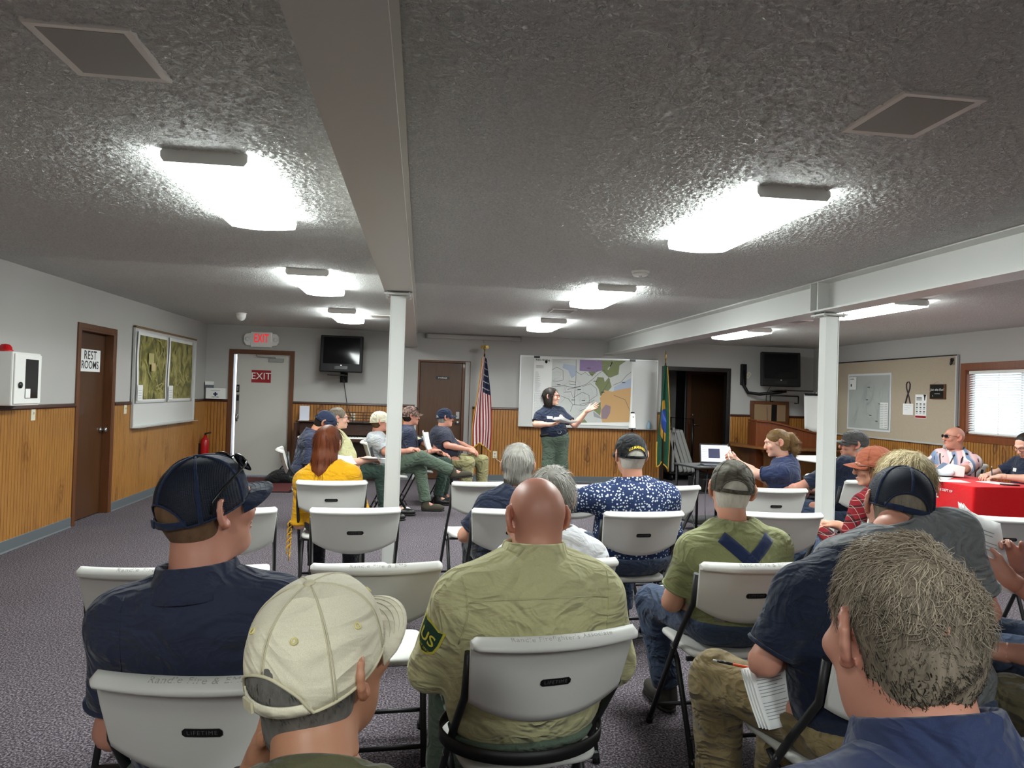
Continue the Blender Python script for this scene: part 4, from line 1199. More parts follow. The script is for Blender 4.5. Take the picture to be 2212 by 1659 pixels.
    if badge:
        tg = MB()
        for rr, mm, o in ((0.020, 0, 0.0035), (0.013, 1, 0.0045)):
            vs = []
            for i in range(20):
                a = 2*PI*i/20; ph = rr*math.cos(a)/ry; h = 0.05+rr*math.sin(a)
                ph %= 2*PI; zr = rim(ph); t = min(1, h/(H+z0-zr)); r = (1-t**2.9)**0.5
                vs.append(tuple(T(np.array([(rx+o)*r*math.sin(ph), (ry+o)*r*math.cos(ph)+yc, zr+h])*sc)))
            tg.add(vs, [tuple(range(20))], mm)
        tg.build('front_badge', badge, cap, fix=False)
    return cap, pt

def make_glasses(root, T, name='glasses', lens=None, frame=None, zoff=0.006, yoff=0.0, w=0.032, hgt=0.021, tint_only=False, sc=1.0):
    g = MB(); frame = frame or GLASSFR
    P = lambda *p: tuple(T(np.array(p)*sc))
    for s in (-1, 1):
        ring = []
        for i in range(20):
            a = 2*PI*i/20; c, q = math.cos(a), math.sin(a)
            x = 0.034*s+0.026*math.copysign(abs(c)**0.75, c); z = zoff+hgt*math.copysign(abs(q)**0.75, q)
            ring.append(P(x, 0.113+yoff-1.6*x*x*1.6, z))
        g.tube(ring, 0.0021*sc, n=6, closed=True)
        g.tube([P(s*0.060, 0.106+yoff, zoff+0.010), P(s*0.075, 0.09+yoff, zoff+0.011), P(s*0.083, 0.02, zoff+0.008), P(s*0.084, -0.015, zoff), P(s*0.081, -0.03, zoff-0.02)], 0.0022*sc, n=6)
    g.tube([P(-0.010, 0.1125+yoff, zoff+0.006), P(0, 0.116+yoff, zoff+0.010), P(0.010, 0.1125+yoff, zoff+0.006)], 0.002*sc, n=6)
    o = g.build(name, [frame], root)
    for s in (-1, 1):
        l = MB(); vs = [P(0.034*s, 0.1128+yoff-1.6*0.034**2*1.6, zoff)]
        for i in range(20):
            a = 2*PI*i/20; c, q = math.cos(a), math.sin(a)
            x = 0.034*s+0.0255*math.copysign(abs(c)**0.75, c); z = zoff+(hgt-.0005)*math.copysign(abs(q)**0.75, q)
            vs.append(P(x, 0.113+yoff-1.6*x*x*1.6, z))
        l.add(vs, [(0, 1+i, 1+(i+1) % 20) for i in range(20)], 0, True)
        l.build('lens', [lens or CLEARL], o, fix=False)
    return o

def person(label, pos, rot, head, hyaw=None, hpitch=0, hroll=0, sit=True, w=1.0, shw=0.165, belly=0.0, arms=None, legs=None, skin_='fair', shirt=None, pants=None, shoes=None,
           hair=None, cap=None, glasses=None, bv=0.021, hv=0.0065, cv=0.0125, hand_v=0.0062, fem=False, jowl=0.0, hsc=1.0, seed=1, nb=None, ph=None, belt=None, eyes=True, neck_r=0.056, group=None, extra=None, sleeve_r=0.0, thick=1.0, scalp=False):
    """builds one figure: body mesh, clothing, hair, cap and glasses as children of an Empty"""
    a = math.radians(rot); ca, sa = math.cos(a), math.sin(a)
    def loc(p): x, y = p[0]-pos[0], p[1]-pos[1]; return np.array([x*ca+y*sa, -x*sa+y*ca, p[2]], float)
    def locd(p): return np.array([p[0]*ca+p[1]*sa, -p[0]*sa+p[1]*ca, p[2]], float)
    root = thing('person', (pos[0], pos[1], 0), rot, label, 'person', group)
    hyaw = rot if hyaw is None else hyaw
    Rh = rotm(hyaw-rot, hpitch, hroll); Hc = loc(head); T = HT(Hc, Rh)
    ph = ph if ph is not None else (0.545 if sit else 0.93)
    P = np.array([0, 0, ph])
    if nb is None: N = Hc+np.array([0, -0.030, -0.085])*hsc+Rh@np.array([0, -0.022, -0.080])*hsc
    else: N = loc(nb)
    u = (N-P)/np.linalg.norm(N-P); xr = np.array([1.0, 0, 0]); fw = np.cross(u, xr); fw /= np.linalg.norm(fw); xr = np.cross(fw, u)
    Rt = np.stack([xr, fw, u], 1); SCn = N-u*0.082-fw*0.005; L = N-P
    S = {'L': SCn-xr*shw, 'R': SCn+xr*shw}
    A = {}
    arms = arms or {}
    for k, s in (('L', -1), ('R', 1)):
        d = arms.get(k, {})
        E = loc(d['e']) if 'e' in d else S[k]+xr*s*0.065+fw*(0.03)-u*0.285
        W = loc(d['w']) if 'w' in d else np.array([s*0.10, 0.30, ph+0.125])
        hd = locd(d['d']) if 'd' in d else (W-E)/np.linalg.norm(W-E)*0.8+np.array([-s*0.45, 0.3, -0.15])
        pn = locd(d['n']) if 'n' in d else np.array([0, 0.1, -1.0])
        if 'so' in d: S[k] = S[k]+xr*d['so'][0]+fw*d['so'][1]+u*d['so'][2]
        A[k] = (E, W, hd, pn, d.get('curl', 0.35), d.get('spread', 0.10), d.get('hsc', 1.0))
    G = {}
    legs = legs or {}
    for k, s in (('L', -1), ('R', 1)):
        d = legs.get(k, {}); hip = P+np.array([s*0.092*w, 0.02, -0.005 if sit else -0.04])
        if sit: K, An = np.array([s*0.125, 0.44, 0.53]), np.array([s*0.13, 0.46, 0.095])
        else: K, An = np.array([s*0.10, 0.02, 0.49]), np.array([s*0.105, -0.01, 0.09])
        if 'k' in d: K = loc(d['k'])
        if 'a' in d: An = loc(d['a'])
        fd = locd(d['f']) if 'f' in d else np.array([s*0.15, 1.0, 0]); fd = fd/np.linalg.norm(fd)
        up = locd(d['u']) if 'u' in d else np.array([0, 0, 1.0])
        G[k] = (hip, K, An, fd, up)
    allp = [P, N, Hc]+[q for k in 'LR' for q in (S[k], A[k][0], A[k][1], G[k][0], G[k][1], G[k][2])]
    lo = np.min(allp, 0)-0.26; hi = np.max(allp, 0)+0.26; lo[2] = max(lo[2], -0.02)
    th = thick
    def torso(F, inf, full=True):
        k = 0.06
        if full: F.ell(P+np.array([0, -0.0, 0.035]), np.array([0.172*w, 0.125, 0.125])+inf, Rt, k)
        F.ell(P+L*0.33+fw*belly*0.55, np.array([0.152*w+belly*0.55, 0.112*th+belly, 0.175])+inf, Rt, k)
        F.ell(P+L*0.68+fw*0.008, np.array([0.165*w, 0.113*th+belly*0.35, 0.185])+inf, Rt, k)
        F.ell(P+L*0.80-fw*0.028, np.array([0.150*w, 0.082*th, 0.11])+inf, Rt, k)
        F.cone(SCn-xr*shw*0.85, SCn+xr*shw*0.85, 0.057+inf, 0.057+inf, k)
        for s in 'LR':
            F.cone(SCn+(S[s]-SCn)*0.8, S[s], 0.055+inf, 0.060+inf, 0.05)
            F.cone(N-u*0.028, SCn+(S[s]-SCn)*0.75+u*0.014, 0.034+inf*0.6, 0.042+inf*0.8, 0.045)
        if fem: 
            for s in (-1, 1): F.ell(P+L*0.63+fw*0.10+xr*s*0.075, np.array([0.07, 0.055, 0.065])+inf, Rt, 0.04)
    # --- body
    B = Field(lo, hi, bv)
    torso(B, -0.014)
    B.cone(N-u*0.03, Hc+Rh@np.array([0, -0.028, -0.055])*hsc, neck_r*1.10, neck_r, 0.03)
    for k in 'LR':
        E, W, hd, pn, cu, sp, hs = A[k]
        B.cone(S[k], E, 0.050, 0.042, 0.03); B.cone(E, E+(W-E)*0.35, 0.043, 0.044, 0.02); B.cone(E+(W-E)*0.35, W, 0.044, 0.029, 0.02)
        hip, K, An, fd, up = G[k]
        B.cone(hip, K, 0.078, 0.052, 0.04); B.cone(K, K+(An-K)*0.3, 0.052, 0.054, 0.03); B.cone(K+(An-K)*0.3, An, 0.054, 0.036, 0.02)
        B.cone(An, An+fd*0.12-up*0.05, 0.036, 0.028, 0.02)
    zc = Hc+Rh@np.array([0, -0.03, -0.118])*hsc; nz = Rh@np.array([0, 0.0, 1.0]); nz = nz*0.5+u*0.5; nz /= np.linalg.norm(nz)
    B.plane_cut(zc+nz*0.004, nz)
    parts = [B.mesh()]
    ex = np.abs(Rh)@np.array([0.115, 0.15, 0.17])*hsc
    Hf = Field(Hc-ex-np.array([0, 0, 0.03]), Hc+ex, hv)
    head_prims(Hf, T, True, True, fem, jowl, hsc)
    Hf.cone(N-u*0.03, Hc+Rh@np.array([0, -0.028, -0.055])*hsc, neck_r*1.10, neck_r, 0.03)
    Hf.plane_cut(zc-nz*0.004, -nz)
    Vh, Qh = Hf.mesh(); Vh = smooth_mesh(Vh, Qh, 1, 0.4); parts.append((Vh, Qh))
    for k, s in (('L', -1), ('R', 1)):
        E, W, hd, pn, cu, sp, hs = A[k]
        dn = np.array(hd)/np.linalg.norm(hd)
        c = W+dn*0.085*hs; hf = Field(c-0.145*hs, c+0.145*hs, hand_v)
        sd = 1 if np.cross(dn, pn) @ np.cross(dn, pn) >= 0 else 1
        # thumb side: for the left hand palm down the thumb points to the body's right
        hand_prims(hf, W, dn, pn, 1 if k == 'R' else -1, cu, sp, hs)
        fa = (E-W)/np.linalg.norm(E-W); hf.cone(W+fa*0.05, W, 0.031, 0.028, 0.015); hf.plane_cut(W+fa*0.04, fa)
        parts.append(hf.mesh())
    V = np.concatenate([p[0] for p in parts]); q = T.inv(V)/hsc; c = np.ones((len(V), 3))
    def blob(cx, r, col):
        d = np.linalg.norm((q-np.array(cx))/np.array(r), axis=1); wgt = np.clip(1.4-d, 0, 1)[:, None]
        c[:] = c*(1-wgt)+c*np.array(col)*wgt
    for s in (-1, 1):
        blob((s*0.088, -0.008, 0), (0.014, 0.026, 0.040), (0.98, 0.62, 0.56)); blob((s*0.045, 0.085, -0.03), (0.025, 0.025, 0.02), (1.0, 0.82, 0.78))
        blob((s*0.031, 0.097, 0.006), (0.015, 0.02, 0.007), (0.45, 0.36, 0.34)); blob((s*0.030, 0.098, 0.030), (0.019, 0.014, 0.005), (0.42, 0.34, 0.28))
    blob((0, 0.117, -0.032), (0.018, 0.016, 0.014), (1.0, 0.78, 0.74)); blob((0, 0.1, -0.069), (0.024, 0.014, 0.010), (0.85, 0.55, 0.52)); blob((0, -0.05, -0.12), (0.07, 0.06, 0.04), (0.98, 0.80, 0.74))
    if scalp: blob((0, -0.07, 0.01), (0.11, 0.07, 0.055), (0.78, 0.80, 0.80)); blob((0, 0.0, 0.11), (0.06, 0.07, 0.04), (1.0, 0.76, 0.76))
    body = np_obj('body', parts, [SK[skin_]], root, color=c)
    if eyes:
        for s in (-1, 1):
            e = MB(); e.lathe([(0, -0.0115), (0.0065, -0.0095), (0.0105, -0.005), (0.0115, 0.0), (0.0105, 0.005), (0.0065, 0.0095), (0.0052, 0.0103)], n=12, axis='y')
            e.lathe([(0.0052, 0.0103), (0.003, 0.0111), (0, 0.0115)], n=12, m=1, axis='y')
            e.v = [tuple(T(np.array([x+s*0.031, y+0.0805, z+0.006])*hsc)) for x, y, z in e.v]; e.build('eye', [EYEW, EYED], root)
    out = {'root': root, 'T': T, 'N': N, 'P': P, 'u': u, 'fw': fw, 'xr': xr, 'S': S, 'A': A, 'G': G, 'loc': loc, 'L': L, 'Vh': Vh, 'Qh': Qh, 'SCn': SCn}
    # --- shirt
    if shirt:
        sm = shirt['mat']; inf = shirt.get('inf', 0.010); v = shirt.get('v', cv)
        F = Field(lo, hi, v)
        torso(F, inf, not shirt.get('tucked'))
        if shirt.get('tucked'): F.ell(P+L*0.16+fw*belly*0.3, np.array([0.160*w+belly*.3, 0.122+belly*0.6, 0.12])+inf, Rt, 0.06)
        fr = shirt.get('sleeve', 0.66)
        for k in 'LR':
            E, W, *_ = A[k]
            r1, r2 = 0.064+inf*0.6+sleeve_r, 0.060+inf*0.5+sleeve_r
            if fr <= 1.0: cone_cut(F, S[k], S[k]+(E-S[k])*fr, r1, r2, 0.04)
            else:
                F.cone(S[k], E, r1, 0.055+sleeve_r, 0.04); cone_cut(F, E, E+(W-E)*(fr-1.0), 0.056+sleeve_r, 0.043+sleeve_r*0.6, 0.02)
        if shirt.get('wrinkle', 0.0035): F.ripple(shirt.get('wrinkle', 0.0035), shirt.get('wfreq', 34), seed)
        nr = shirt.get('neck', neck_r*1.10+0.007)
        F.cone(N+fw*0.004-u*0.004, N+u*0.25+fw*0.03, nr, nr+0.03, 0.012, 's')
        F.plane_cut(P+np.array([0, 0, shirt.get('hem', -0.045)]), (0, 0, -1))
        V, Q = F.mesh(); V = smooth_mesh(V, Q, 1, 0.5)
        so = np_obj('shirt', [(V, Q)], [sm], root); out['shirt'] = so; out['sV'], out['sQ'] = V, Q; out['sb'] = bvh_of(V, Q)
        if shirt.get('collar'):
            cm = shirt.get('cmat', sm); hh = shirt.get('ch', 0.040); mb = MB(); nb0 = neck_r*1.10+0.006
            def fnc(a_):
                # a_=0 at the front opening
                return (nb0*math.sin(a_), (nb0+0.006)*math.cos(a_), -0.010-0.030*(0.5+0.5*math.cos(a_)), math.sin(a_), math.cos(a_))
            Rc = np.stack([xr, fw, u], 1); Tc = HT(N+u*0.034+fw*0.004, Rc)
            prof = [(0.002, -0.006), (0.0, hh*0.55), (0.002, hh*0.92), (0.006, hh), (0.010, hh*0.94), (0.016, hh*0.5), (0.030, -0.010), (0.044, -0.030), (0.040, -0.033), (0.024, -0.012), (0.011, hh*0.45), (0.006, hh*0.8), (0.005, hh*0.5), (0.006, -0.006)]
            ring_band(mb, Tc, fnc, 44, 0.30, 2*PI-0.30, prof)
            mb.build('collar', [cm], so)
        elif shirt.get('rib', True):
            mb = MB(); Rc = np.stack([xr, fw, u], 1); Tc = HT(N+u*0.006+fw*0.004, Rc)
            mb.tube([tuple(Tc(np.array([(nr+0.004)*math.sin(q_), (nr+0.006)*math.cos(q_), -0.014*(0.5+0.5*math.cos(q_))]))) for q_ in [2*PI*i/32 for i in range(32)]], 0.0075, n=8, closed=True, flat=0.55)
            mb.build('neckband', [shirt.get('cmat', sm)], so)
        for k in 'LR':
            if fr <= 1.0 and shirt.get('cuff', True):
                E = A[k][0]; c0 = S[k]+(E-S[k])*fr; n = (E-S[k])/np.linalg.norm(E-S[k]); r2 = 0.0605+inf*0.5+sleeve_r
                x = np.cross(n, fw); x /= np.linalg.norm(x); y = np.cross(n, x)
                mb = MB(); mb.tube([tuple(c0-n*0.006+(x*math.cos(q_)+y*math.sin(q_))*r2) for q_ in [2*PI*i/28 for i in range(28)]], 0.006, n=6, closed=True, flat=1.0)
                mb.build('sleeve_hem', [shirt.get('cmat', sm)], so)
    # --- trousers
    if pants:
        F = Field(lo, hi, cv*1.35 if 'v' not in pants else pants['v']); pf = pants.get('inf', 0.010)
        F.ell(P+np.array([0, -0.0, 0.03]), np.array([0.174*w+belly*.25, 0.132+belly*0.3, 0.125])+pf, Rt, 0.05)
        for k in 'LR':
            hip, K, An, fd, up = G[k]
            F.cone(hip, K, 0.090*pants.get('r', 1)+pf*.5, 0.064*pants.get('r', 1)+pf, 0.05)
            cone_cut(F, K, K+(An-K)*0.96, 0.064*pants.get('r', 1)+pf*0.9, 0.056+pf, 0.035)
        F.ripple(pants.get('wrinkle', 0.005), 30, seed+9)
        wst = pants.get('waist', 0.02)
        if sit: F.box(P+np.array([0, -0.04, wst+0.25]), (0.4, 0.22, 0.25), None, 0.005, 0.0, 's')
        else: F.plane_cut(P+u*wst, u)
        V, Q = F.mesh(); V = smooth_mesh(V, Q, 1, 0.5)
        po = np_obj('trousers', [(V, Q)], [pants['mat']], root); out['pants'] = po; out['pb'] = bvh_of(V, Q)
        if belt:
            mb = MB(); wz = pants.get('waist', 0.085)-0.012
            Tb = HT(P+u*wz, Rt)
            fb = lambda a_: (((0.172*w+belly*.3+pf)*0.97)*math.sin(a_), ((0.128+belly*0.45+pf))*math.cos(a_)+belly*0.1, 0.0, math.sin(a_), math.cos(a_))
            ring_band(mb, Tb, fb, 48, 0, 2*PI, [(0, -0.018), (0.006, -0.018), (0.006, 0.018), (0, 0.018)])
            bo = mb.build('belt', [belt], root)
            x, y, z, *_ = fb(0.0); mb = MB()
            mb.tube([tuple(Tb(np.array([0.028*math.cos(q_), y+0.009, 0.021*math.sin(q_)]))) for q_ in [2*PI*i/20 for i in range(20)]], 0.003, n=6, closed=True); mb.build('buckle', [STEEL], bo)
    # --- shoes
    if shoes:
        for k in 'LR':
            hip, K, An, fd, up = G[k]
            sd_ = np.cross(fd, up); sd_ /= np.linalg.norm(sd_); up2 = np.cross(sd_, fd); Rf = np.stack([sd_, fd, up2], 1)
            c = An+fd*0.065-up2*0.052; F = Field(c-0.21, c+0.21, 0.012)
            F.ell(c+fd*0.055, (0.047, 0.115, 0.046), Rf, 0.02); F.ell(c-fd*0.065+up2*0.006, (0.040, 0.055, 0.050), Rf, 0.03)
            F.cone(An+up2*(0.07 if shoes.get('boot') else 0.01), An-up2*0.03, 0.046, 0.046, 0.03)
            F.plane_cut(An-up2*0.074, -up2)
            so = np_obj('shoe', [F.mesh()], [shoes['mat']], root)
            F = Field(c-0.21, c+0.21, 0.012)
            F.ell(c+fd*0.055-up2*0.03, (0.050, 0.120, 0.045), Rf, 0.02); F.ell(c-fd*0.06-up2*0.03, (0.043, 0.062, 0.045), Rf, 0.03)
            F.plane_cut(An-up2*0.088, -up2); F.plane_cut(An-up2*0.070, up2)
            np_obj('sole', [F.mesh()], [mat('rubber_sole', (24, 22, 20), 0.7)], so)
            if shoes.get('lace'):
                mb = MB()
                for i in range(4):
                    t = 0.02+0.022*i; mb.tube([tuple(An+fd*(t+0.02)+sd_*x_+up2*(-0.008-0.007*i+(0.006 if abs(x_) < .01 else 0))) for x_ in (-0.026, 0, 0.026)], 0.003, n=5)
                tag(mb.build('laces', [mat('lace_grey', (150, 146, 136), 0.8)], so), kind='stuff')
    # --- hair
    if hair:
        make_hair(root, T, hair, hsc, out, seed)
    if cap:
        cap = dict(cap); cap.setdefault('sc', hsc)
        out['cap'], out['cap_pt'] = make_cap(root, T, **cap)
    if glasses is not None: make_glasses(root, T, sc=hsc, **glasses)
    return out

def make_hair(root, T, h, sc, out, seed):
    R = T.R; Lp = lambda *p: T(np.array(p)*sc); v = h.get('v', 0.006); t = h.get('t', 0.008); m = HAIR[h['m']]
    tail = h.get('tail', [])
    pts = [Lp(0, 0, 0)]+[Lp(*q[0]) for q in tail]
    lo = np.min(pts, 0)-0.19*sc; hi = np.max(pts, 0)+0.19*sc
    F = Field(lo, hi, v); r = lambda *q: np.array(q)*sc
    tt = h.get('top', t)
    F.ell(Lp(0, -0.014, 0.038+(tt-t)*0.5), r(0.077+t, 0.096+t, 0.084+(t+tt)/2), R, 0.02)
    F.ell(Lp(0, -0.045, 0.005), r(0.069+t, 0.064+t, 0.070+t), R, 0.03)
    if 'nape' in h: F.ell(Lp(0, -0.035, -0.05), r(0.056+t, 0.048+t, 0.05+t), R, 0.03)
    for q in h.get('blobs', []): F.ell(Lp(*q[0]), r(*q[1]), R, 0.03)
    # face opening and ears
    fz = h.get('fringe', 0.075)
    F.box(Lp(0, 0.135, fz-0.20), r(0.2, 0.085-h.get('temple', 0.0), 0.20), R@rotm(0, h.get('ftilt', -14), 0), 0.02, 0.012, 's')
    if h.get('ear', True):
        for s in (-1, 1): F.ell(Lp(s*0.095, 0.006, -0.018), r(0.032, 0.036, 0.046), R, 0.012, 's')
    F.plane_cut(Lp(0, 0, h.get('low', -0.072)), R@np.array([0, 0.25, -1.0]))
    if h.get('capcut'): F.plane_cut(Lp(0, 0, h['capcut']), R@np.array([0, 0.25, 1.0]))
    for q in tail:
        pass
    if tail:
        F.chain([Lp(*q[0]) for q in tail], [q[1]*sc for q in tail], 0.03)
    if h.get('rip', 0.003): F.ripple(h.get('rip', 0.003), 75, seed+3)
    V, Q = F.mesh(); V = smooth_mesh(V, Q, 1, 0.5)
    if len(V) < 8: return
    rr = np.random.default_rng(seed); tone = np.full(len(V), 0.45)
    o = np_obj('hair', [(V, Q)], [m], root, color=np.stack([tone]*3, 1)); out['hair'] = o
    n = h.get('n', 0)
    if n:
        crown = h.get('crown', (0.0, -0.075, 0.095)); C = Lp(*crown); style = h.get('flow', 'crown')
        dn = np.array([0, 0, -1.0]); fwd = R@np.array([0, 1.0, 0]); bk = -fwd
        def flow(P_, N_):
            if style == 'crown':
                d = P_-C; d /= np.maximum(np.linalg.norm(d, axis=1), 1e-6)[:, None]
                sw = np.cross(N_, d)
                return d+sw*h.get('swirl', 0.25)+dn*h.get('down', 0.3)
            if style == 'down': 
                d = P_-C; d /= np.maximum(np.linalg.norm(d, axis=1), 1e-6)[:, None]
                return d*0.5+dn*1.2
            if style == 'back': return np.tile(bk*1.0+dn*0.25, (len(P_), 1))
            return np.tile(fwd, (len(P_), 1))
        zt = T.inv(V)[:, 2].max()
        msk = lambda P_, N_: (T.inv(P_)[:, 2] < h.get('smax', 9)).astype(float)*(T.inv(P_)[:, 2] > h.get('smin', -9))+1e-9
        lfn = lambda P_: np.full(len(P_), h.get('len', 0.03))*np.where(T.inv(P_)[:, 2] < h.get('shortz', -9), h.get('shortk', 0.4), 1.0)
        tn = (lambda P_: np.clip((T.inv(P_)[:, 2]+0.04)/0.16, 0, 1)) if h.get('fade') else None  # lighter crown: partly natural hair colour, partly top light put into the tint
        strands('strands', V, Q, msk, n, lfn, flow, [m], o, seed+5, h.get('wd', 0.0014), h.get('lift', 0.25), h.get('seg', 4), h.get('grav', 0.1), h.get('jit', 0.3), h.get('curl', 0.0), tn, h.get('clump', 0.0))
# ------------------------------------------------------------------ clothes colours
NAVY = cloth('navy_polo', (45, 50, 70), 0.35); NAVY2 = cloth('dark_navy_tee', (30, 37, 56), 0.35); BLUEP = cloth('blue_polo', (45, 54, 86), 0.3)
KHAKIS = cloth('khaki_uniform', (190, 186, 142), 0.35); OLIVE = cloth('olive_tee', (128, 130, 90), 0.35); OLIVED = cloth('dark_olive_shirt', (84, 82, 58), 0.35)
GREYT = cloth('grey_tee', (172, 174, 178), 0.35); WHITET = cloth('white_knit', (222, 222, 226), 0.3); CHAR = cloth('charcoal_tee', (112, 114, 116), 0.4)
MUST = cloth('mustard_knit', (214, 158, 22), 0.3); DENIM = cloth('denim_shirt', (52, 66, 104), 0.35); JEANS = cloth('blue_jeans', (58, 70, 92), 0.4)
GREENP = cloth('green_uniform_trousers', (88, 102, 88), 0.4); DGREEN = cloth('dark_green_trousers', (44, 60, 52), 0.4); TANP = cloth('tan_trousers', (142, 136, 98), 0.4)
CARGO = cloth('khaki_cargo_trousers', (124, 108, 76), 0.45); DARKP = cloth('dark_trousers', (34, 36, 44), 0.4)
def dots_fn(t, c):
    v = t.new('ShaderNodeTexVoronoi', feature='F1'); v.inputs['Scale'].default_value = 62; v.inputs['Randomness'].default_value = 0.75
    t.link(t.coord(), v.inputs['Vector'])
    t.base(t.ramp(v.outputs['Distance'], [(0.30, s2l((200, 206, 214))), (0.36, c)])); t.bump(t.noise(t.coord(scale=(7, 7, 11)), 1.0, 3, .55, 1.2), 0.35, 0.02)
DOTS = mat('dotted_blue_cotton', (34, 48, 84), 0.8, spec=0.2, fn=dots_fn)
def plaid_fn(t, c):
    sp = t.new('ShaderNodeSeparateXYZ'); t.link(t.coord(rot=(0.2, 0.3, 0.5)), sp.inputs[0]); cur = tuple(c)
    for ax, per, wd, col in ((0, .075, .18, (28, 26, 30)), (2, .075, .18, (28, 26, 30)), (0, .0375, .05, (170, 160, 150)), (2, .0375, .05, (170, 160, 150))):
        f = t.math('FRACT', t.math('MULTIPLY', t.math('ADD', sp.outputs[ax], 5.0), 1/per)); m = t.math('MULTIPLY', t.math('LESS_THAN', f, wd), 0.7)
        cur = t.mix(m, cur, s2l(col))
    t.base(cur)
PLAID = mat('red_plaid_flannel', (112, 30, 36), 0.9, spec=0.1, fn=plaid_fn)
def aloha_fn(t, c):
    sp = t.new('ShaderNodeSeparateXYZ'); t.link(t.coord(), sp.inputs[0])
    n1 = t.math('FRACT', t.math('ADD', t.math('MULTIPLY', t.math('ADD', sp.outputs[0], sp.outputs[1]), 5.0), t.math('MULTIPLY', t.noise(t.coord(), 4, 2), 0.7))); n2 = t.noise(t.coord(scale=(1.2, 1.2, 0.16), rot=(0.1, 0.35, 0)), 16, 1, .5, .4)
    a = t.ramp(n1, [(0.20, s2l((236, 226, 226))), (0.26, s2l((232, 178, 182))), (0.60, s2l((236, 200, 200))), (0.78, s2l((128, 148, 178)))])
    t.base(t.mix(t.math('GREATER_THAN', n2, 0.63), a, s2l((50, 44, 60))))
ALOHA = mat('pink_patterned_shirt', (234, 198, 200), 0.8, spec=0.2, fn=aloha_fn)
def camo_fn(t, c):
    n = t.noise(t.coord(), 34, 3, 0.55, 0.6); t.base(t.ramp(n, [(0.38, s2l((52, 38, 34))), (0.5, s2l((104, 78, 70))), (0.62, s2l((140, 112, 100)))]))
CAMO = mat('camouflage_cloth', (100, 76, 68), 0.8, fn=camo_fn)
CAPTAN = cloth('washed_khaki_twill', (220, 212, 188), 0.2); CAPNAVY = cloth('navy_twill', (28, 36, 58), 0.3); CAPBLK = cloth('black_twill', (26, 26, 28), 0.3)
CAPGREY = cloth('charcoal_twill', (74, 72, 72), 0.3); CAPOLV = cloth('faded_olive_twill', (74, 70, 60), 0.4); CAPRUST = cloth('rust_twill', (146, 82, 60), 0.3); CAPCRM = cloth('cream_cotton', (214, 208, 186), 0.35)
NET = cap_mesh_mat('navy_trucker_net', (26, 32, 46)); NAVYTRIM = cloth('navy_binding', (30, 40, 66), 0.2)
BLKSHOE = mat('black_leather', (22, 21, 20), 0.35); BRNSHOE = mat('brown_suede', (62, 56, 44), 0.8); BOOT = mat('dark_boot_leather', (52, 48, 42), 0.6)
THREAD = mat('pale_thread', (196, 180, 120), 0.7); BADGEY = mat('badge_cream', (226, 216, 170), 0.7); BADGED = mat('badge_dark', (30, 34, 46), 0.7)
BELTM = mat('black_belt', (18, 17, 18), 0.5)
SH = dict(mat=BLKSHOE)
SH_HAIR = lambda m, n=1000, **k: dict(dict(m=m, t=0.003, n=n, len=0.012, wd=0.0011, lift=0.12, jit=0.35, down=0.9, smax=0.05, capcut=0.055, rip=0.0, nape=1, low=-0.085, seg=3), **k)
PEOPLE = {}
# --- the audience seen from behind
PEOPLE['mesh_cap'] = person('man in navy polo and navy mesh cap with sunglasses resting on its brim', (-0.46, 1.86), -4, (-0.502, 1.845, 1.168), hyaw=-42, hpitch=11, shw=0.186, w=1.10, belly=0.02,
    shirt=dict(mat=NAVY, collar=True, sleeve=0.72, wrinkle=.006, wfreq=26), pants=dict(mat=GREENP), shoes=SH, skin_='ruddy', hair=SH_HAIR('short', 2000, nape=1, t=0.005, low=-0.115, capcut=9), jowl=0.01,
    cap=dict(main=CAPNAVY, back=NET, trim=NAVYTRIM, strap_m=NAVYTRIM, label='navy cap with see-through mesh back'), bv=0.017, hv=0.0045, cv=0.0095, seed=11, neck_r=0.066)
PEOPLE['bald'] = person('bald man in khaki uniform shirt with green shoulder patch', (0.325, 2.115), 9, (0.350, 2.150, 1.098), hyaw=11, hpitch=-12, nb=(0.338, 2.085, 0.992), hsc=1.0, shw=0.190, w=1.26, belly=0.06, thick=1.12,
    arms=dict(L=dict(e=(0.06, 2.17, 0.66), w=(0.13, 2.42, 0.66), so=(-.01, 0, -.03)), R=dict(e=(0.605, 2.18, 0.67), w=(0.50, 2.45, 0.66), so=(.01, 0, -.03))), sleeve_r=0.014,
    shirt=dict(mat=KHAKIS, collar=True, ch=0.046, sleeve=1.85, wrinkle=0.008, wfreq=24), pants=dict(mat=GREENP, waist=-0.035), belt=BELTM, shoes=SH, skin_='ruddy', bv=0.017, hv=0.0042, cv=0.009, seed=5, neck_r=0.066, jowl=0.012, scalp=True)
PEOPLE['suspenders'] = person('old man in olive tee with crossed navy suspenders and worn olive cap', (1.34, 2.945), 4, (1.338, 3.00, 1.082), hyaw=-14, hpitch=-6, hroll=4, shw=0.182, w=1.05, belly=0.03,
    arms=dict(L=dict(e=(1.085, 2.99, 0.61), w=(1.20, 3.22, 0.64))), legs=dict(L=dict(k=(1.13, 3.39, 0.50), a=(1.20, 3.34, 0.095), f=(-0.1, 1, 0))),
    shirt=dict(mat=OLIVE, sleeve=0.74, neck=0.066, inf=0.013), pants=dict(mat=JEANS), shoes=dict(mat=BOOT), skin_='old', hair=SH_HAIR('white', 1600, low=-0.075), cap=dict(main=CAPOLV, slouch=0.035), bv=0.020, hv=0.005, cv=0.0105, seed=21)
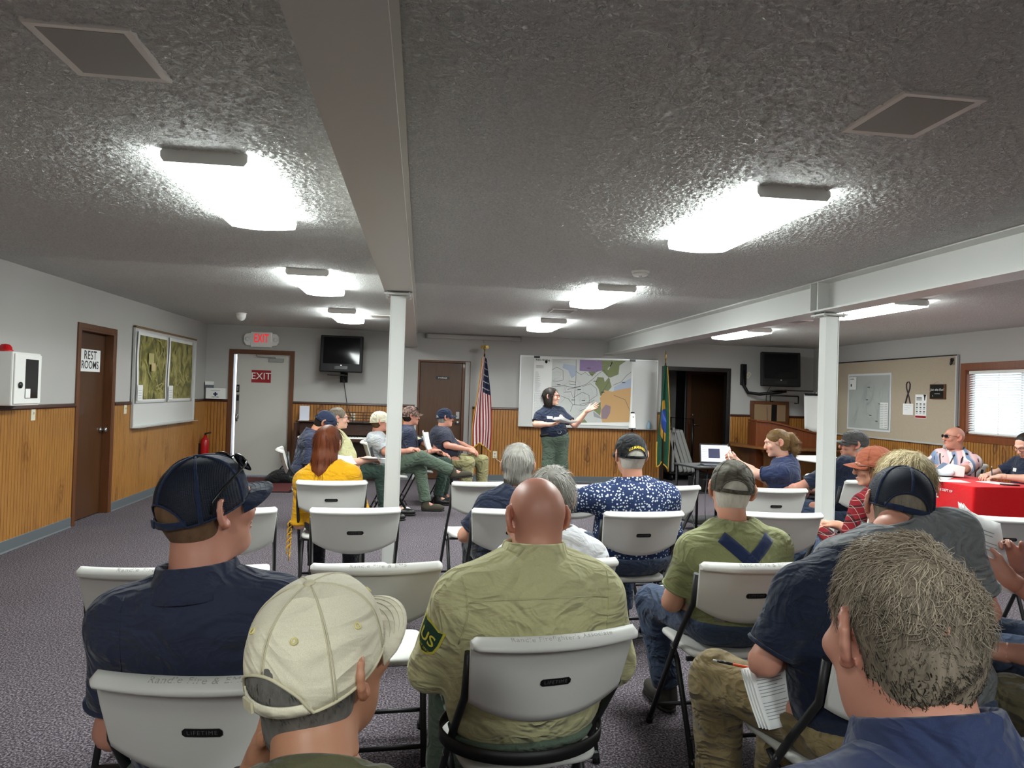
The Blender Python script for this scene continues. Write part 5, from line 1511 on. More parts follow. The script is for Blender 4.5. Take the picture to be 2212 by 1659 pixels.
PEOPLE['khaki_cap'] = person('man in washed khaki cap and olive collar with his chin on his hand', (-0.135, 0.90), -6, (-0.139, 1.175, 1.042), hyaw=-33, hpitch=13, hroll=2, shw=0.185, w=1.08, belly=0.02, hsc=1.03, nb=(-0.125, 1.08, 0.868),
    arms=dict(L=dict(e=(-0.33, 1.20, 0.63), w=(-0.235, 1.235, 0.86), d=(0.25, 0.05, 1.0), n=(0.6, -0.2, 0.0), curl=0.9)),
    shirt=dict(mat=OLIVED, collar=True, sleeve=0.75), pants=dict(mat=DARKP), shoes=SH, skin_='tan', hair=SH_HAIR('salt', 3000, len=0.018, wd=0.0009, low=-0.135, t=0.007, blobs=[((0, -0.050, -0.085), (0.068, 0.050, 0.055))]), jowl=0.008,
    cap=dict(main=CAPTAN, trim=mat('khaki_thread', (196, 188, 160), 0.8), eyelet=mat('cream_eyelet', (214, 200, 130), 0.6), slouch=0.03, strap_m=CAPTAN, label='washed khaki six panel cap'), bv=0.017, hv=0.004, cv=0.009, seed=31, neck_r=0.062)
PEOPLE['blue_polo'] = person('man in blue polo with thick tousled gray brown hair', (0.67, 0.74), 8, (0.645, 0.905, 1.160), hyaw=-1, hpitch=-5, shw=0.20, w=1.1, belly=0.02, hsc=1.0, nb=(0.655, 0.85, 1.03),
    shirt=dict(mat=BLUEP, collar=True, ch=0.042, sleeve=0.72, v=0.009), pants=dict(mat=DARKP), shoes=SH, skin_='ruddy', jowl=0.008,
    hair=dict(m='p1', t=0.004, top=0.016, n=12000, len=0.030, wd=0.0014, lift=0.24, jit=0.5, swirl=0.5, down=0.15, grav=0.15, curl=0.26, clump=0.027, nape=1, low=-0.095, shortz=0.035, shortk=0.42, seg=4, fade=True, fringe=0.085, rip=0.004, crown=(0.01, -0.06, 0.11), v=0.005),
    bv=0.017, hv=0.0038, seed=41, neck_r=0.064)
PEOPLE['notes'] = person('man in navy polo and khaki cargo trousers with folded notes on his thigh', (1.30, 2.0), 14, (1.53, 2.19, 0.90), hyaw=10, hpitch=-42, shw=0.19, w=1.12, belly=0.03, nb=(1.285, 2.045, 1.0),
    arms=dict(L=dict(e=(1.005, 2.0, 0.72), w=(1.20, 2.22, 0.69))), legs=dict(L=dict(k=(0.985, 2.30, 0.555), a=(1.05, 2.36, 0.095), f=(-0.3, 1, 0)), R=dict(k=(1.26, 2.36, 0.54), a=(1.26, 2.40, 0.095))),
    shirt=dict(mat=NAVY2, sleeve=0.82, collar=True, inf=0.014), pants=dict(mat=CARGO, inf=0.018, wrinkle=0.008), shoes=SH, skin_='ruddy', hair=SH_HAIR('brown', 600, capcut=9, smax=9), seed=51)
PEOPLE['grey_shirt'] = person('man in gray shirt with navy mesh cap, head bowed, both ears showing', (1.66, 2.16), 2, (1.612, 2.29, 1.12), hyaw=-20, hpitch=-8, hroll=11, shw=0.215, w=1.15, belly=0.03, hsc=1.10, nb=(1.525, 2.20, 1.09),
    shirt=dict(mat=CHAR, sleeve=0.75, wrinkle=0.005), pants=dict(mat=JEANS), shoes=SH, skin_='ruddy', hair=SH_HAIR('ashgrey', 1600, len=0.02, capcut=9), cap=dict(main=CAPNAVY, back=NET, trim=NAVYTRIM, strap_m=NAVYTRIM, brim_m=CAPGREY), hv=0.005, cv=0.009, seed=61)
PEOPLE['dotted'] = person('man in dotted blue shirt and black cap with yellow lettering', (1.25, 4.12), 6, (1.228, 4.15, 1.128), hyaw=2, hpitch=-2, shw=0.205, w=1.22, belly=0.05, thick=1.1,
    arms=dict(L=dict(e=(0.83, 4.20, 0.84), w=(0.585, 4.145, 0.905), d=(-1, -0.12, -0.22), n=(0.1, 0.75, -0.65), curl=0.28, so=(-0.03, 0, 0.02))),
    shirt=dict(mat=DOTS, collar=True, sleeve=0.85, inf=0.014, hem=-0.02), pants=dict(mat=JEANS), shoes=SH, skin_='old', hair=SH_HAIR('white', 500, low=-0.10), cap=dict(main=CAPBLK, text='U.S.MARINES', trim=CAPBLK), bv=0.020, hv=0.006, cv=0.01, seed=71)
PEOPLE['navy_grey_hair'] = person('gray haired person in navy tee with a hand laid on the shoulder', (0.52, 4.17), 4, (0.572, 4.20, 1.05), hyaw=-8, hpitch=-4, shw=0.152, w=1.0, belly=0.02,
    arms=dict(L=dict(e=(0.275, 4.17, 0.655))), shirt=dict(mat=NAVY2, sleeve=0.80), pants=dict(mat=DARKP), shoes=SH, skin_='old', fem=True,
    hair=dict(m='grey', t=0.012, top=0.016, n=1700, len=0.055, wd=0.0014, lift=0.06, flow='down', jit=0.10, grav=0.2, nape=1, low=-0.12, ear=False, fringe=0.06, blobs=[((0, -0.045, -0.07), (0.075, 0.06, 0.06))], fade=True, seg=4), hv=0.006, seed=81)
PEOPLE['white_shirt'] = person('person with short layered gray hair and white knit top', (0.56, 2.985), 3, (0.560, 3.02, 1.032), hyaw=-14, hpitch=-8, shw=0.165, w=1.05, belly=0.03,
    shirt=dict(mat=WHITET, sleeve=0.85), pants=dict(mat=JEANS), shoes=SH, skin_='old', fem=True,
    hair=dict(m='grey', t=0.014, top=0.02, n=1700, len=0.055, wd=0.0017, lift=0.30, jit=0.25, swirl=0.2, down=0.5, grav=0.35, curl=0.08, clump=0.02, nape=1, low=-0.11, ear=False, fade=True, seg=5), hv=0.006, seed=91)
PEOPLE['yellow'] = person('woman with long auburn hair in mustard yellow knit top', (-0.60, 5.275), 3, (-0.645, 5.35, 1.07), hyaw=-14, hpitch=2, shw=0.158, w=1.0,
    shirt=dict(mat=MUST, sleeve=1.2, neck=0.085, rib=False, inf=0.014), pants=dict(mat=DARKP), shoes=dict(mat=BRNSHOE), skin_='fair', fem=True,
    hair=dict(m='red', t=0.014, top=0.016, n=1600, len=0.07, wd=0.0022, lift=0.02, flow='down', jit=0.04, grav=0.25, ear=False, low=-0.09, nape=1, fade=False, tail=[((0, -0.06, 0.03), 0.07), ((0, -0.075, -0.10), 0.085), ((0.0, -0.10, -0.20), 0.088), ((0.02, -0.125, -0.28), 0.070), ((0.05, -0.14, -0.36), 0.022)], seg=4), hv=0.007, seed=101)
PEOPLE['blond'] = person('person with tousled ash blond hair ahead of the mesh cap', (2.25, 2.99), 6, (2.235, 3.13, 1.115), hyaw=40, hpitch=-10, shw=0.175, hsc=1.05,
    shirt=dict(mat=cloth('cream_shirt', (206, 196, 176)), sleeve=0.8), pants=dict(mat=JEANS), shoes=SH, skin_='old',
    hair=dict(m='blond', t=0.014, top=0.022, n=1700, len=0.06, wd=0.0018, lift=0.25, jit=0.35, swirl=0.3, down=0.4, grav=0.25, curl=0.14, clump=0.02, nape=1, low=-0.10, seg=5, fade=True), hv=0.006, seed=111)
PEOPLE['plaid'] = person('person in red plaid shirt with rust cap and glasses', (2.78, 4.20), 22, (2.80, 4.21, 1.085), hyaw=68, hpitch=-4, shw=0.16,
    shirt=dict(mat=PLAID, collar=True, sleeve=1.8), pants=dict(mat=JEANS), shoes=SH, skin_='old', hair=dict(m='ltbrown', t=0.008, n=700, len=0.09, wd=0.002, lift=0.05, flow='down', jit=0.15, grav=0.4, nape=1, low=-0.12, ear=False, smax=0.05), cap=dict(main=CAPRUST, rx=0.090), glasses=dict(), hv=0.007, seed=121)
PEOPLE['grey_cap'] = person('man in charcoal cap and dark navy tee behind the window-side post', (3.63, 5.93), 26, (3.79, 5.99, 1.115), hyaw=66, hpitch=4, shw=0.20, w=1.2, belly=0.05,
    arms=dict(L=dict(e=(3.27, 5.98, 0.73), w=(3.30, 6.22, 0.68))), shirt=dict(mat=NAVY2, sleeve=0.8), pants=dict(mat=JEANS), shoes=SH, skin_='ruddy', hair=SH_HAIR('white', 500), cap=dict(main=CAPGREY, strap_m=mat('pale_strap', (170, 166, 158), 0.7)), glasses=dict(), hv=0.007, cv=0.012, seed=131)
PEOPLE['ponytail'] = person('woman with brown ponytail in navy polo looking at a phone', (3.41, 6.41), 52, (3.285, 6.40, 1.095), hyaw=78, hpitch=-10, shw=0.165, w=1.08, belly=0.02,
    arms=dict(L=dict(e=(3.11, 6.42, 0.80), w=(3.02, 6.63, 0.885), d=(-0.5, 0.4, 0.35), n=(0.7, 0.2, 0.3), curl=0.5), R=dict(w=(3.06, 6.75, 0.86), d=(-0.6, 0.1, 0.3), n=(0.2, -0.7, 0.3), curl=0.5)),
    shirt=dict(mat=BLUEP, collar=True, sleeve=0.78), pants=dict(mat=DARKP), shoes=SH, skin_='fair', fem=True,
    hair=dict(m='ltbrown', t=0.008, n=800, len=0.05, wd=0.002, lift=0.04, flow='back', jit=0.12, nape=1, low=-0.075, fringe=0.085, tail=[((0, -0.095, 0.045), 0.022), ((0, -0.135, 0.045), 0.026), ((0, -0.155, -0.01), 0.036), ((0, -0.15, -0.09), 0.034), ((0, -0.13, -0.16), 0.014)]), hv=0.007, seed=141)
# --- the row in profile near the door
side = dict(hv=0.0065, bv=0.021, cv=0.011)
PEOPLE['looking_down'] = person('man in navy polo and navy cap bending over papers in his lap', (-1.17, 7.71), -80, (-0.985, 7.775, 1.10), hyaw=-82, hpitch=-38, shw=0.185, w=1.12, belly=0.03, nb=(-1.10, 7.75, 0.985),
    shirt=dict(mat=NAVY, collar=True, sleeve=0.8), pants=dict(mat=DGREEN), shoes=SH, skin_='tan', hair=SH_HAIR('dark', 500), cap=dict(main=CAPNAVY), seed=151, **side)
PEOPLE['glasses_woman'] = person('woman with gray hair tied back, dark glasses and khaki uniform shirt', (-0.86, 8.42), -78, (-0.925, 8.47, 1.125), hyaw=-80, hpitch=2, shw=0.165, w=1.12, belly=0.05,
    legs=dict(L=dict(k=(-0.42, 8.60, 0.54), a=(-0.25, 8.66, 0.095), f=(1, 0.0, 0)), R=dict(k=(-0.43, 8.38, 0.54), a=(-0.36, 8.33, 0.095), f=(1, 0.0, 0))),
    shirt=dict(mat=KHAKIS, collar=True, sleeve=1.35, wrinkle=0.004), pants=dict(mat=DGREEN), shoes=SH, skin_='fair', fem=True, glasses=dict(),
    hair=dict(m='ashgrey', t=0.008, n=700, len=0.05, wd=0.002, lift=0.04, flow='back', jit=0.15, nape=1, low=-0.075, fringe=0.085, blobs=[((0, -0.11, 0.03), (0.035, 0.032, 0.035))]), seed=161, **side)
PEOPLE['tan_cap'] = person('man in light gray tee and cream cap with one leg crossed over', (-0.43, 9.05), -82, (-0.485, 9.06, 1.075), hyaw=-76, hpitch=0, shw=0.18, w=1.05, belly=0.02,
    arms=dict(R=dict(e=(-0.40, 8.80, 0.73), w=(-0.13, 8.92, 0.74)), L=dict(w=(-0.10, 9.02, 0.75))),
    legs=dict(R=dict(k=(0.02, 8.95, 0.665), a=(0.42, 8.92, 0.50), f=(0.9, -0.1, 0.12), u=(-0.1, 0, 1)), L=dict(k=(0.02, 9.08, 0.53), a=(0.10, 9.02, 0.095), f=(1, -0.05, 0))),
    shirt=dict(mat=GREYT, sleeve=0.78), pants=dict(mat=GREENP, inf=0.016), shoes=dict(mat=BRNSHOE, lace=True), skin_='ruddy', hair=SH_HAIR('brown', 500), cap=dict(main=CAPCRM, brim_len=0.045, opening=False, slouch=0.04, rx=0.093), seed=171, **side)
PEOPLE['camo'] = person('man in camouflage cap and navy polo with star badge', (-0.12, 9.66), -82, (-0.125, 9.70, 1.135), hyaw=-72, hpitch=2, shw=0.185, w=1.05,
    arms=dict(L=dict(e=(0.10, 9.86, 0.75), w=(0.28, 9.68, 0.66), d=(0.9, -0.3, -0.2)), R=dict(w=(0.18, 9.50, 0.70))),
    legs=dict(L=dict(k=(0.36, 9.74, 0.54), a=(0.34, 9.74, 0.095), f=(1, -0.1, 0)), R=dict(k=(0.34, 9.52, 0.54), a=(0.26, 9.50, 0.095), f=(1, -0.1, 0))),
    shirt=dict(mat=NAVY, collar=True, sleeve=0.75), pants=dict(mat=DGREEN), shoes=dict(mat=BLKSHOE, lace=True), skin_='ruddy', hair=SH_HAIR('dark', 500), cap=dict(main=CAMO), seed=181, **side)
PEOPLE['heavy'] = person('heavy man in navy cap and dark polo with folded hands and tan trousers', (0.29, 9.99), -76, (0.335, 10.0, 1.115), hyaw=-74, hpitch=2, shw=0.20, w=1.3, belly=0.10, thick=1.1,
    arms=dict(R=dict(e=(0.36, 9.70, 0.76), w=(0.66, 9.83, 0.70), d=(0.85, 0.3, -0.3), n=(-0.3, 0.5, -0.6)), L=dict(e=(0.52, 10.24, 0.76), w=(0.72, 9.98, 0.70), d=(0.5, -0.6, -0.3), n=(-0.4, -0.2, -0.7))),
    legs=dict(L=dict(k=(0.86, 9.92, 0.545), a=(0.86, 9.90, 0.095), f=(1, -0.1, 0)), R=dict(k=(0.66, 9.72, 0.535), a=(0.62, 9.68, 0.095), f=(1, -0.25, 0))),
    shirt=dict(mat=cloth('faded_navy_polo', (48, 50, 64)), collar=True, sleeve=0.78), pants=dict(mat=TANP, inf=0.018), shoes=SH, skin_='ruddy', jowl=0.012, hair=SH_HAIR('grey', 500, len=0.006), cap=dict(main=CAPNAVY, badge=[BADGEY, BADGED]), seed=191, **side)
# --- the speaker at the map
PEOPLE['speaker'] = person('woman with dark bob and red glasses standing at the map, arm raised, papers in hand', (1.90, 10.15), 196, (1.825, 10.14, 1.445), sit=False, hyaw=244, hpitch=4, shw=0.165, w=1.02, belly=0.035, ph=0.85,
    arms=dict(L=dict(e=(2.165, 10.08, 1.055), w=(2.315, 9.98, 1.275), d=(0.85, -0.1, 0.42), n=(-0.1, -0.75, 0.6), curl=0.12, spread=0.3), R=dict(e=(1.60, 10.06, 1.055), w=(1.785, 9.90, 1.065), d=(0.9, -0.2, 0.1), n=(0.1, 0.2, 1.0), curl=0.5)),
    legs=dict(L=dict(k=(2.0, 10.10, 0.48), a=(2.02, 10.13, 0.09), f=(0.35, -0.9, 0)), R=dict(k=(1.80, 10.10, 0.48), a=(1.79, 10.14, 0.09), f=(-0.1, -1, 0))),
    shirt=dict(mat=NAVY2, collar=True, sleeve=0.72, tucked=True), pants=dict(mat=GREENP, waist=0.10, inf=0.022, wrinkle=0.008), belt=BELTM, shoes=dict(mat=BOOT, boot=True), skin_='fair', fem=True,
    glasses=dict(frame=mat('red_spectacle_frame', (120, 30, 30), 0.3)), hair=dict(m='dark', t=0.014, top=0.014, temple=-0.022, n=700, len=0.09, wd=0.0022, lift=0.05, flow='down', jit=0.12, grav=0.4, nape=1, low=-0.145, ear=False, fringe=0.085, blobs=[((0.055, -0.02, -0.07), (0.04, 0.055, 0.085)), ((-0.055, -0.02, -0.07), (0.04, 0.055, 0.085)), ((0, -0.06, -0.08), (0.07, 0.045, 0.075))]), hand_v=0.005, hv=0.0055, bv=0.020, cv=0.01, seed=201)
# --- behind the red table and at the frame's edge
PEOPLE['pink'] = person('bald man with goatee and dark glasses in pink patterned shirt', (6.10, 7.66), 112, (6.02, 7.60, 1.13), hyaw=84, hpitch=6, shw=0.195, w=1.2, belly=0.06, thick=1.1,
    arms=dict(R=dict(e=(6.0, 7.95, 0.80), w=(5.72, 7.74, 0.80)), L=dict(e=(5.93, 7.30, 0.80), w=(5.70, 7.50, 0.80), d=(-0.8, 0.5, 0))),
    shirt=dict(mat=ALOHA, collar=True, sleeve=0.85, inf=0.014, wrinkle=0.004), pants=dict(mat=DARKP), shoes=SH, skin_='ruddy', jowl=0.014, glasses=dict(lens=LENS, hgt=0.016, frame=GLASSFR), neck_r=0.068, seed=211, **side)
PEOPLE['writer'] = person('man in navy tee with glasses writing at the red table, cut by the frame', (6.22, 6.70), 92, (6.07, 6.66, 1.115), hyaw=100, hpitch=-26, shw=0.19, w=1.15, belly=0.04, nb=(6.17, 6.68, 0.98),
    arms=dict(L=dict(e=(6.00, 6.42, 0.79), w=(5.76, 6.60, 0.80), d=(-0.7, 0.6, -0.1), n=(0, 0, -1), curl=0.7), R=dict(e=(6.05, 6.98, 0.80), w=(5.80, 6.82, 0.79), d=(-0.8, -0.4, 0))),
    shirt=dict(mat=NAVY2, sleeve=0.82), pants=dict(mat=DARKP), shoes=SH, skin_='fair', hair=SH_HAIR('dark', 500, smax=9, capcut=0), glasses=dict(frame=mat('dark_red_frame', (60, 20, 20), 0.3)), seed=221, **side)
PEOPLE['denim'] = person('person in denim shirt holding up printed pages, cut by the frame', (2.56, 2.34), 38, (2.55, 2.44, 1.14), hyaw=40, hpitch=-15, shw=0.185, w=1.1,
    arms=dict(L=dict(e=(2.30, 2.25, 0.72), w=(2.115, 2.38, 0.86), d=(-0.6, 0.45, 0.35), n=(0.6, 0.4, -0.1), curl=0.4), R=dict(e=(2.48, 2.64, 0.73), w=(2.27, 2.53, 0.89), d=(-0.6, -0.1, 0.55), n=(-0.6, -0.3, 0.3), curl=0.5)),
    shirt=dict(mat=DENIM, collar=True, sleeve=1.35), pants=dict(mat=JEANS), shoes=SH, skin_='ruddy', hair=SH_HAIR('grey', 500, smax=9, capcut=0), seed=231, cv=0.01)
PEOPLE['cropped'] = person('person in khaki trousers with a bare forearm across the lap, cut by the frame', (2.02, 1.63), 14, (2.06, 1.72, 1.17), hyaw=10, hpitch=-8, shw=0.19, w=1.1,
    arms=dict(L=dict(e=(2.00, 1.88, 0.735), w=(1.845, 2.12, 0.70), d=(-0.6, 0.7, 0), n=(0, 0, -1))), legs=dict(L=dict(k=(1.885, 2.10, 0.545), a=(1.93, 2.14, 0.095)), R=dict(k=(2.13, 2.10, 0.54), a=(2.13, 2.14, 0.095))),
    shirt=dict(mat=NAVY2, sleeve=0.7), pants=dict(mat=cloth('khaki_olive_trousers', (98, 90, 66), 0.5), inf=0.018, wrinkle=0.008), shoes=SH, skin_='ruddy', hair=SH_HAIR('brown', 500, smax=9, capcut=0), seed=241)
# ------------------------------------------------------------------ things on the walls
ALU = mat('aluminium', (204, 204, 202), 0.35, 0.3)
WBOARD = mat('whiteboard_face', (206, 206, 204), 0.25)
SWITCHP = mat('ivory_plate', (214, 208, 186), 0.45)
def board(name, label, cat, loc, rz, w, h, face, fr=ALU, fw=0.022, depth=0.03, tray=False):
    r = thing(name, loc, rz, label, cat)
    MB().box(0.01, w-0.01, -0.018, -0.002, 0.01, h-0.01).build('face', [face], r)
    mb = MB()
    for (x0, x1, z0, z1) in ((0, w, 0, fw), (0, w, h-fw, h), (0, fw, fw, h-fw), (w-fw, w, fw, h-fw)): mb.box(x0, x1, -depth, 0.0, z0, z1)
    mb.build('frame', [fr], r, bev=0.003)
    if tray: MB().prism([(-0.03, 0.0), (-0.095, 0.002), (-0.10, 0.014), (-0.096, 0.014), (-0.09, 0.008), (-0.03, 0.008)], 0.02, w-0.02, axis='x').build('marker_tray', [fr], r)
    return r
class Print:
    """flat print: coloured outlines and lines on one sheet"""
    def __init__(s, y=-0.0008): s.mb = MB(); s.mats = []; s.y = y; s.n = 0
    def mi(s, m):
        if m not in s.mats: s.mats.append(m)
        return s.mats.index(m)
    def poly(s, pts, m):
        s.n += 1; y = s.y-0.00012*s.n
        s.mb.add([(a, y, b) for a, b in pts], [tuple(range(len(pts)))], s.mi(m)); return s
    def rect(s, x0, x1, z0, z1, m): return s.poly([(x0, z0), (x1, z0), (x1, z1), (x0, z1)], m)
    def line(s, pts, w, m):
        s.n += 1; y = s.y-0.00012*s.n; vs = []
        for i, p in enumerate(pts):
            a = np.array(pts[max(i-1, 0)]); b = np.array(pts[min(i+1, len(pts)-1)]); d = b-a; d = d/max(1e-9, np.linalg.norm(d)); n = np.array([-d[1], d[0]])*w/2
            vs += [(p[0]+n[0], y, p[1]+n[1]), (p[0]-n[0], y, p[1]-n[1])]
        s.mb.add(vs, [(2*i, 2*i+1, 2*i+3, 2*i+2) for i in range(len(pts)-1)], s.mi(m)); return s
    def text(s, body, size, x, z, m, **k):
        s.n += 1; text_on(s.mb, body, size, x, z, s.y-0.00012*s.n, s.mi(m), **k); return s
    def build(s, parent, name='print'):
        o = s.mb.build(name, s.mats, parent, fix=False); tag(o, kind='stuff'); return o
def wiggle(a, b, n, amp, seed):
    r = np.random.default_rng(seed); a = np.array(a); b = np.array(b); d = b-a; nn = np.array([-d[1], d[0]])/max(1e-6, np.linalg.norm(d))
    o = np.cumsum(r.normal(size=n+1)); o -= np.linspace(o[0], o[-1], n+1); o *= amp/max(1e-6, np.abs(o).max())
    return [tuple(a+d*i/n+nn*o[i]) for i in range(n+1)]
INKS = {k: mat('print_'+k, v, 0.75, spec=0.2) for k, v in dict(pale=(206, 208, 205), purple=(150, 130, 166), green=(134, 142, 104), blue=(176, 186, 204), orange=(206, 166, 118), mauve=(150, 132, 140), grey=(160, 162, 166),
        road=(92, 94, 98), faint=(170, 172, 174), white=(226, 226, 224), black=(26, 26, 30), olive=(136, 132, 74), olive_dark=(66, 66, 44), olive_pale=(176, 168, 118), red=(150, 26, 34), tan=(196, 178, 130), navy=(34, 44, 84)).items()}
# whiteboard with the briefing map
wb = board('whiteboard', 'long whiteboard behind the standing speaker, framed in aluminium', 'whiteboard', (1.64, YF-0.012, 0.925), 0, 2.41, 1.205, WBOARD, tray=True)
pm = thing('briefing_map', (1.64, YF-0.012, 0.925), 0, 'large printed map with purple, green and orange areas taped to the whiteboard', 'map')
sheet = MB().box(0.235, 1.965, -0.0315, -0.0305, 0.055, 1.185).build('sheet', [PAPER], pm)
def Q(cx, cy):
    px, py = cx/4.096-42, cy/4.096-48
    return (0.0081*px, 1.205-(py-0.0404*(px-2))*0.0078)
p = Print(-0.0318); q = lambda L_: [Q(a, b) for a, b in L_]
p.poly(q([(450, 230), (1152, 245), (1146, 805), (447, 800)]), INKS['pale'])
p.poly(q([(690, 238), (885, 244), (897, 335), (830, 350), (690, 338)]), INKS['purple'])
p.poly(q([(885, 245), (1100, 251), (1042, 292), (1035, 372), (962, 402), (930, 382), (890, 342)]), INKS['green'])
p.poly(q([(850, 395), (905, 400), (915, 440), (950, 398), (978, 484), (950, 520), (912, 515), (922, 572), (880, 562), (862, 500), (830, 455)]), INKS['green'])
p.poly(q([(835, 640), (885, 620), (888, 700), (882, 742), (820, 690)]), INKS['green'])
p.poly(q([(765, 347), (836, 347), (802, 392)]), INKS['green']); p.poly(q([(720, 803), (745, 768), (772, 803)]), INKS['green'])
p.poly(q([(548, 275), (655, 292), (655, 382), (622, 405), (590, 335), (540, 312)]), INKS['blue']); p.poly(q([(1000, 486), (1150, 405), (1150, 500), (1000, 528)]), INKS['blue'])
p.poly(q([(915, 515), (985, 528), (1045, 510), (1150, 492), (1146, 803), (905, 803), (886, 742), (888, 640), (875, 585)]), INKS['orange'])
p.poly(q([(892, 690), (930, 642), (975, 660), (970, 722), (942, 772), (897, 770)]), INKS['mauve']); p.poly(q([(820, 702), (880, 745), (896, 770), (830, 752)]), INKS['grey'])
p.line(q([(955, 300), (975, 262), (940, 330)]), 0.02, INKS['pale'])
rd = [[(658, 240), (660, 420), (652, 560), (655, 640)], [(660, 345), (705, 375), (740, 352), (770, 380), (830, 365), (850, 332)], [(450, 330), (490, 305), (545, 335), (548, 420), (500, 432), (455, 428)], [(590, 505), (690, 482), (760, 455), (820, 402), (850, 372), (905, 330)],
      [(450, 480), (560, 470), (640, 490), (700, 475)], [(560, 530), (620, 525), (640, 580), (720, 530), (780, 560), (785, 620), (700, 640)], [(720, 480), (790, 455), (845, 500), (850, 560), (780, 610)], [(660, 440), (600, 430), (610, 460), (660, 460)],
      [(530, 560), (600, 590), (640, 640), (620, 700)], [(640, 640), (740, 650), (830, 600)], [(700, 700), (790, 660), (830, 660)], [(905, 330), (960, 420), (915, 500), (880, 560)], [(1000, 560), (1100, 600), (1146, 700)], [(990, 470), (1060, 440), (1110, 380), (1150, 350)]]
for i, L_ in enumerate(rd): p.line(q(L_), 0.006, INKS['road'])
for i in range(46):
    a = RNG.uniform((455, 250), (860, 790)); b = a+RNG.normal(size=2)*70; b = np.clip(b, (455, 250), (1140, 795))
    p.line([Q(*t) for t in wiggle(a, b, 8, 14, i)], 0.0022, INKS['faint'])
p.text('Public Briefing', 0.042, *Q(367, 241), INKS['black'], bold=0.012)
for i in range(3): p.rect(Q(310, 0)[0], Q(375, 0)[0], Q(0, 252+9*i)[1]-0.05, Q(0, 252+9*i)[1]-0.046, INKS['road'])
p.poly([(Q(397, 258)[0]+0.022*math.cos(t), Q(397, 258)[1]+0.026*math.sin(t)) for t in [2*PI*i/16 for i in range(16)]], INKS['black'])
for i in range(22): p.rect(Q(303, 0)[0], Q(303, 0)[0]+0.05+0.06*RNG.random(), 0.93-i*0.016, 0.933-i*0.016, INKS['grey'])
for (z0, z1) in ((0.42, 0.56), (0.26, 0.40), (0.10, 0.24)):
    for (a, b, c, d) in ((0.26, 0.40, z0, z0+.003), (0.26, 0.40, z1, z1+.003), (0.26, 0.263, z0, z1), (0.40, 0.403, z0, z1), (0.32, 0.322, z0, z1)): p.rect(a, b, c, d, INKS['grey'])
    for i in range(6): p.rect(0.27, 0.31, z0+0.02+0.018*i, z0+0.023+0.018*i, INKS['grey']); p.rect(0.33, 0.385, z0+0.02+0.018*i, z0+0.023+0.018*i, INKS['grey'])
for (a, b) in ((770, 315), (830, 432), (640, 598), (730, 605), (1080, 445), (900, 530), (510, 460), (690, 505)): p.rect(Q(a, b)[0]-0.03, Q(a, b)[0]+0.03, Q(a, b)[1]-0.004, Q(a, b)[1]+0.004, INKS['black'])
p.build(sheet)
for x in (0.235, 1.90): MB().box(x, x+0.10, -0.042, -0.0318, 1.165, 1.20).build('clip', [BLACK_PL], pm, bev=0.003)
# whiteboard with two aerial maps on the wall beside the restroom door
def aerial_fn(t, c):
    v = t.world((1, 1, 1)); n = t.noise(v, 3.2, 5, .6, 1.4); n2 = t.noise(t.world((1, 5, 1.2)), 2.2, 4, .62, 2.0)
    a = t.ramp(n, [(0.38, s2l((94, 92, 50))), (0.5, s2l((134, 128, 66))), (0.62, s2l((166, 156, 98)))])
    t.base(t.mix(t.math('GREATER_THAN', n2, 0.60), a, s2l((66, 66, 46))))
AERIAL = mat('aerial_photo_print', (134, 128, 66), 0.5, fn=aerial_fn)
lb = board('whiteboard', 'whiteboard with two aerial photo maps on the wall between the doors', 'whiteboard', (XL+0.012, 9.18, 0.915), 90, 2.37, 1.225, WBOARD, tray=True)
MB().box(0.0, 2.37, -0.032, -0.0, 1.206, 1.232).build('cork_strip', [mat('cork', (120, 96, 66), 0.8)], lb)
for i, (x0, x1, lbx) in enumerate(((0.05, 1.10, 'aerial map with roads hanging nearer the restroom door'), (1.14, 2.20, 'greener aerial map hanging nearer the exit door'))):
    am = thing('aerial_map', (XL+0.012, 9.18, 0.915), 90, lbx, 'map', 'aerial photo maps')
    mb = MB(); mb.grid(lambda u, v: (x0+u*(x1-x0), -0.034-0.012*(0.5+0.5*math.sin(v*7+u*2.5+i*2))*(0.3+abs(u-0.5)), 0.30+v*(0.87)), 10, 14)
    sh = mb.build('sheet', [PAPER], am, solid=0.0006)
    mb = MB(); mb.grid(lambda u, v: (x0+(0.05+u*0.90)*(x1-x0), -0.0352-0.012*(0.5+0.5*math.sin((0.05+v*0.9)*7+(0.05+u*.9)*2.5+i*2))*(0.3+abs(u*0.9-0.45)), 0.30+(0.05+v*0.90)*0.87), 10, 14)
    mb.build('aerial_print', [AERIAL], sh, fix=False)
    p = Print(-0.055)
    for k in range(7 if i == 0 else 4):
        a = RNG.uniform((x0+.1, 0.4), (x1-.1, 1.1)); p.line(wiggle(a, a+np.array([RNG.normal()*0.3, RNG.normal()*0.2]).clip(-.25, .25), 5, .02, k), 0.012, INKS['olive_pale'])
    if i == 0: p.rect(x0+.32, x0+.50, .78, .92, INKS['olive_pale']); p.rect(x0+.42, x0+.56, .70, .80, INKS['tan'])
    p.rect(x0+.0, x0+.16, 0.33, 0.52, INKS['white'])
    for k in range(4): p.rect(x0+.02, x0+.13, 0.36+.03*k, 0.366+.03*k, INKS['grey'])
    p.build(sh, 'overprint')
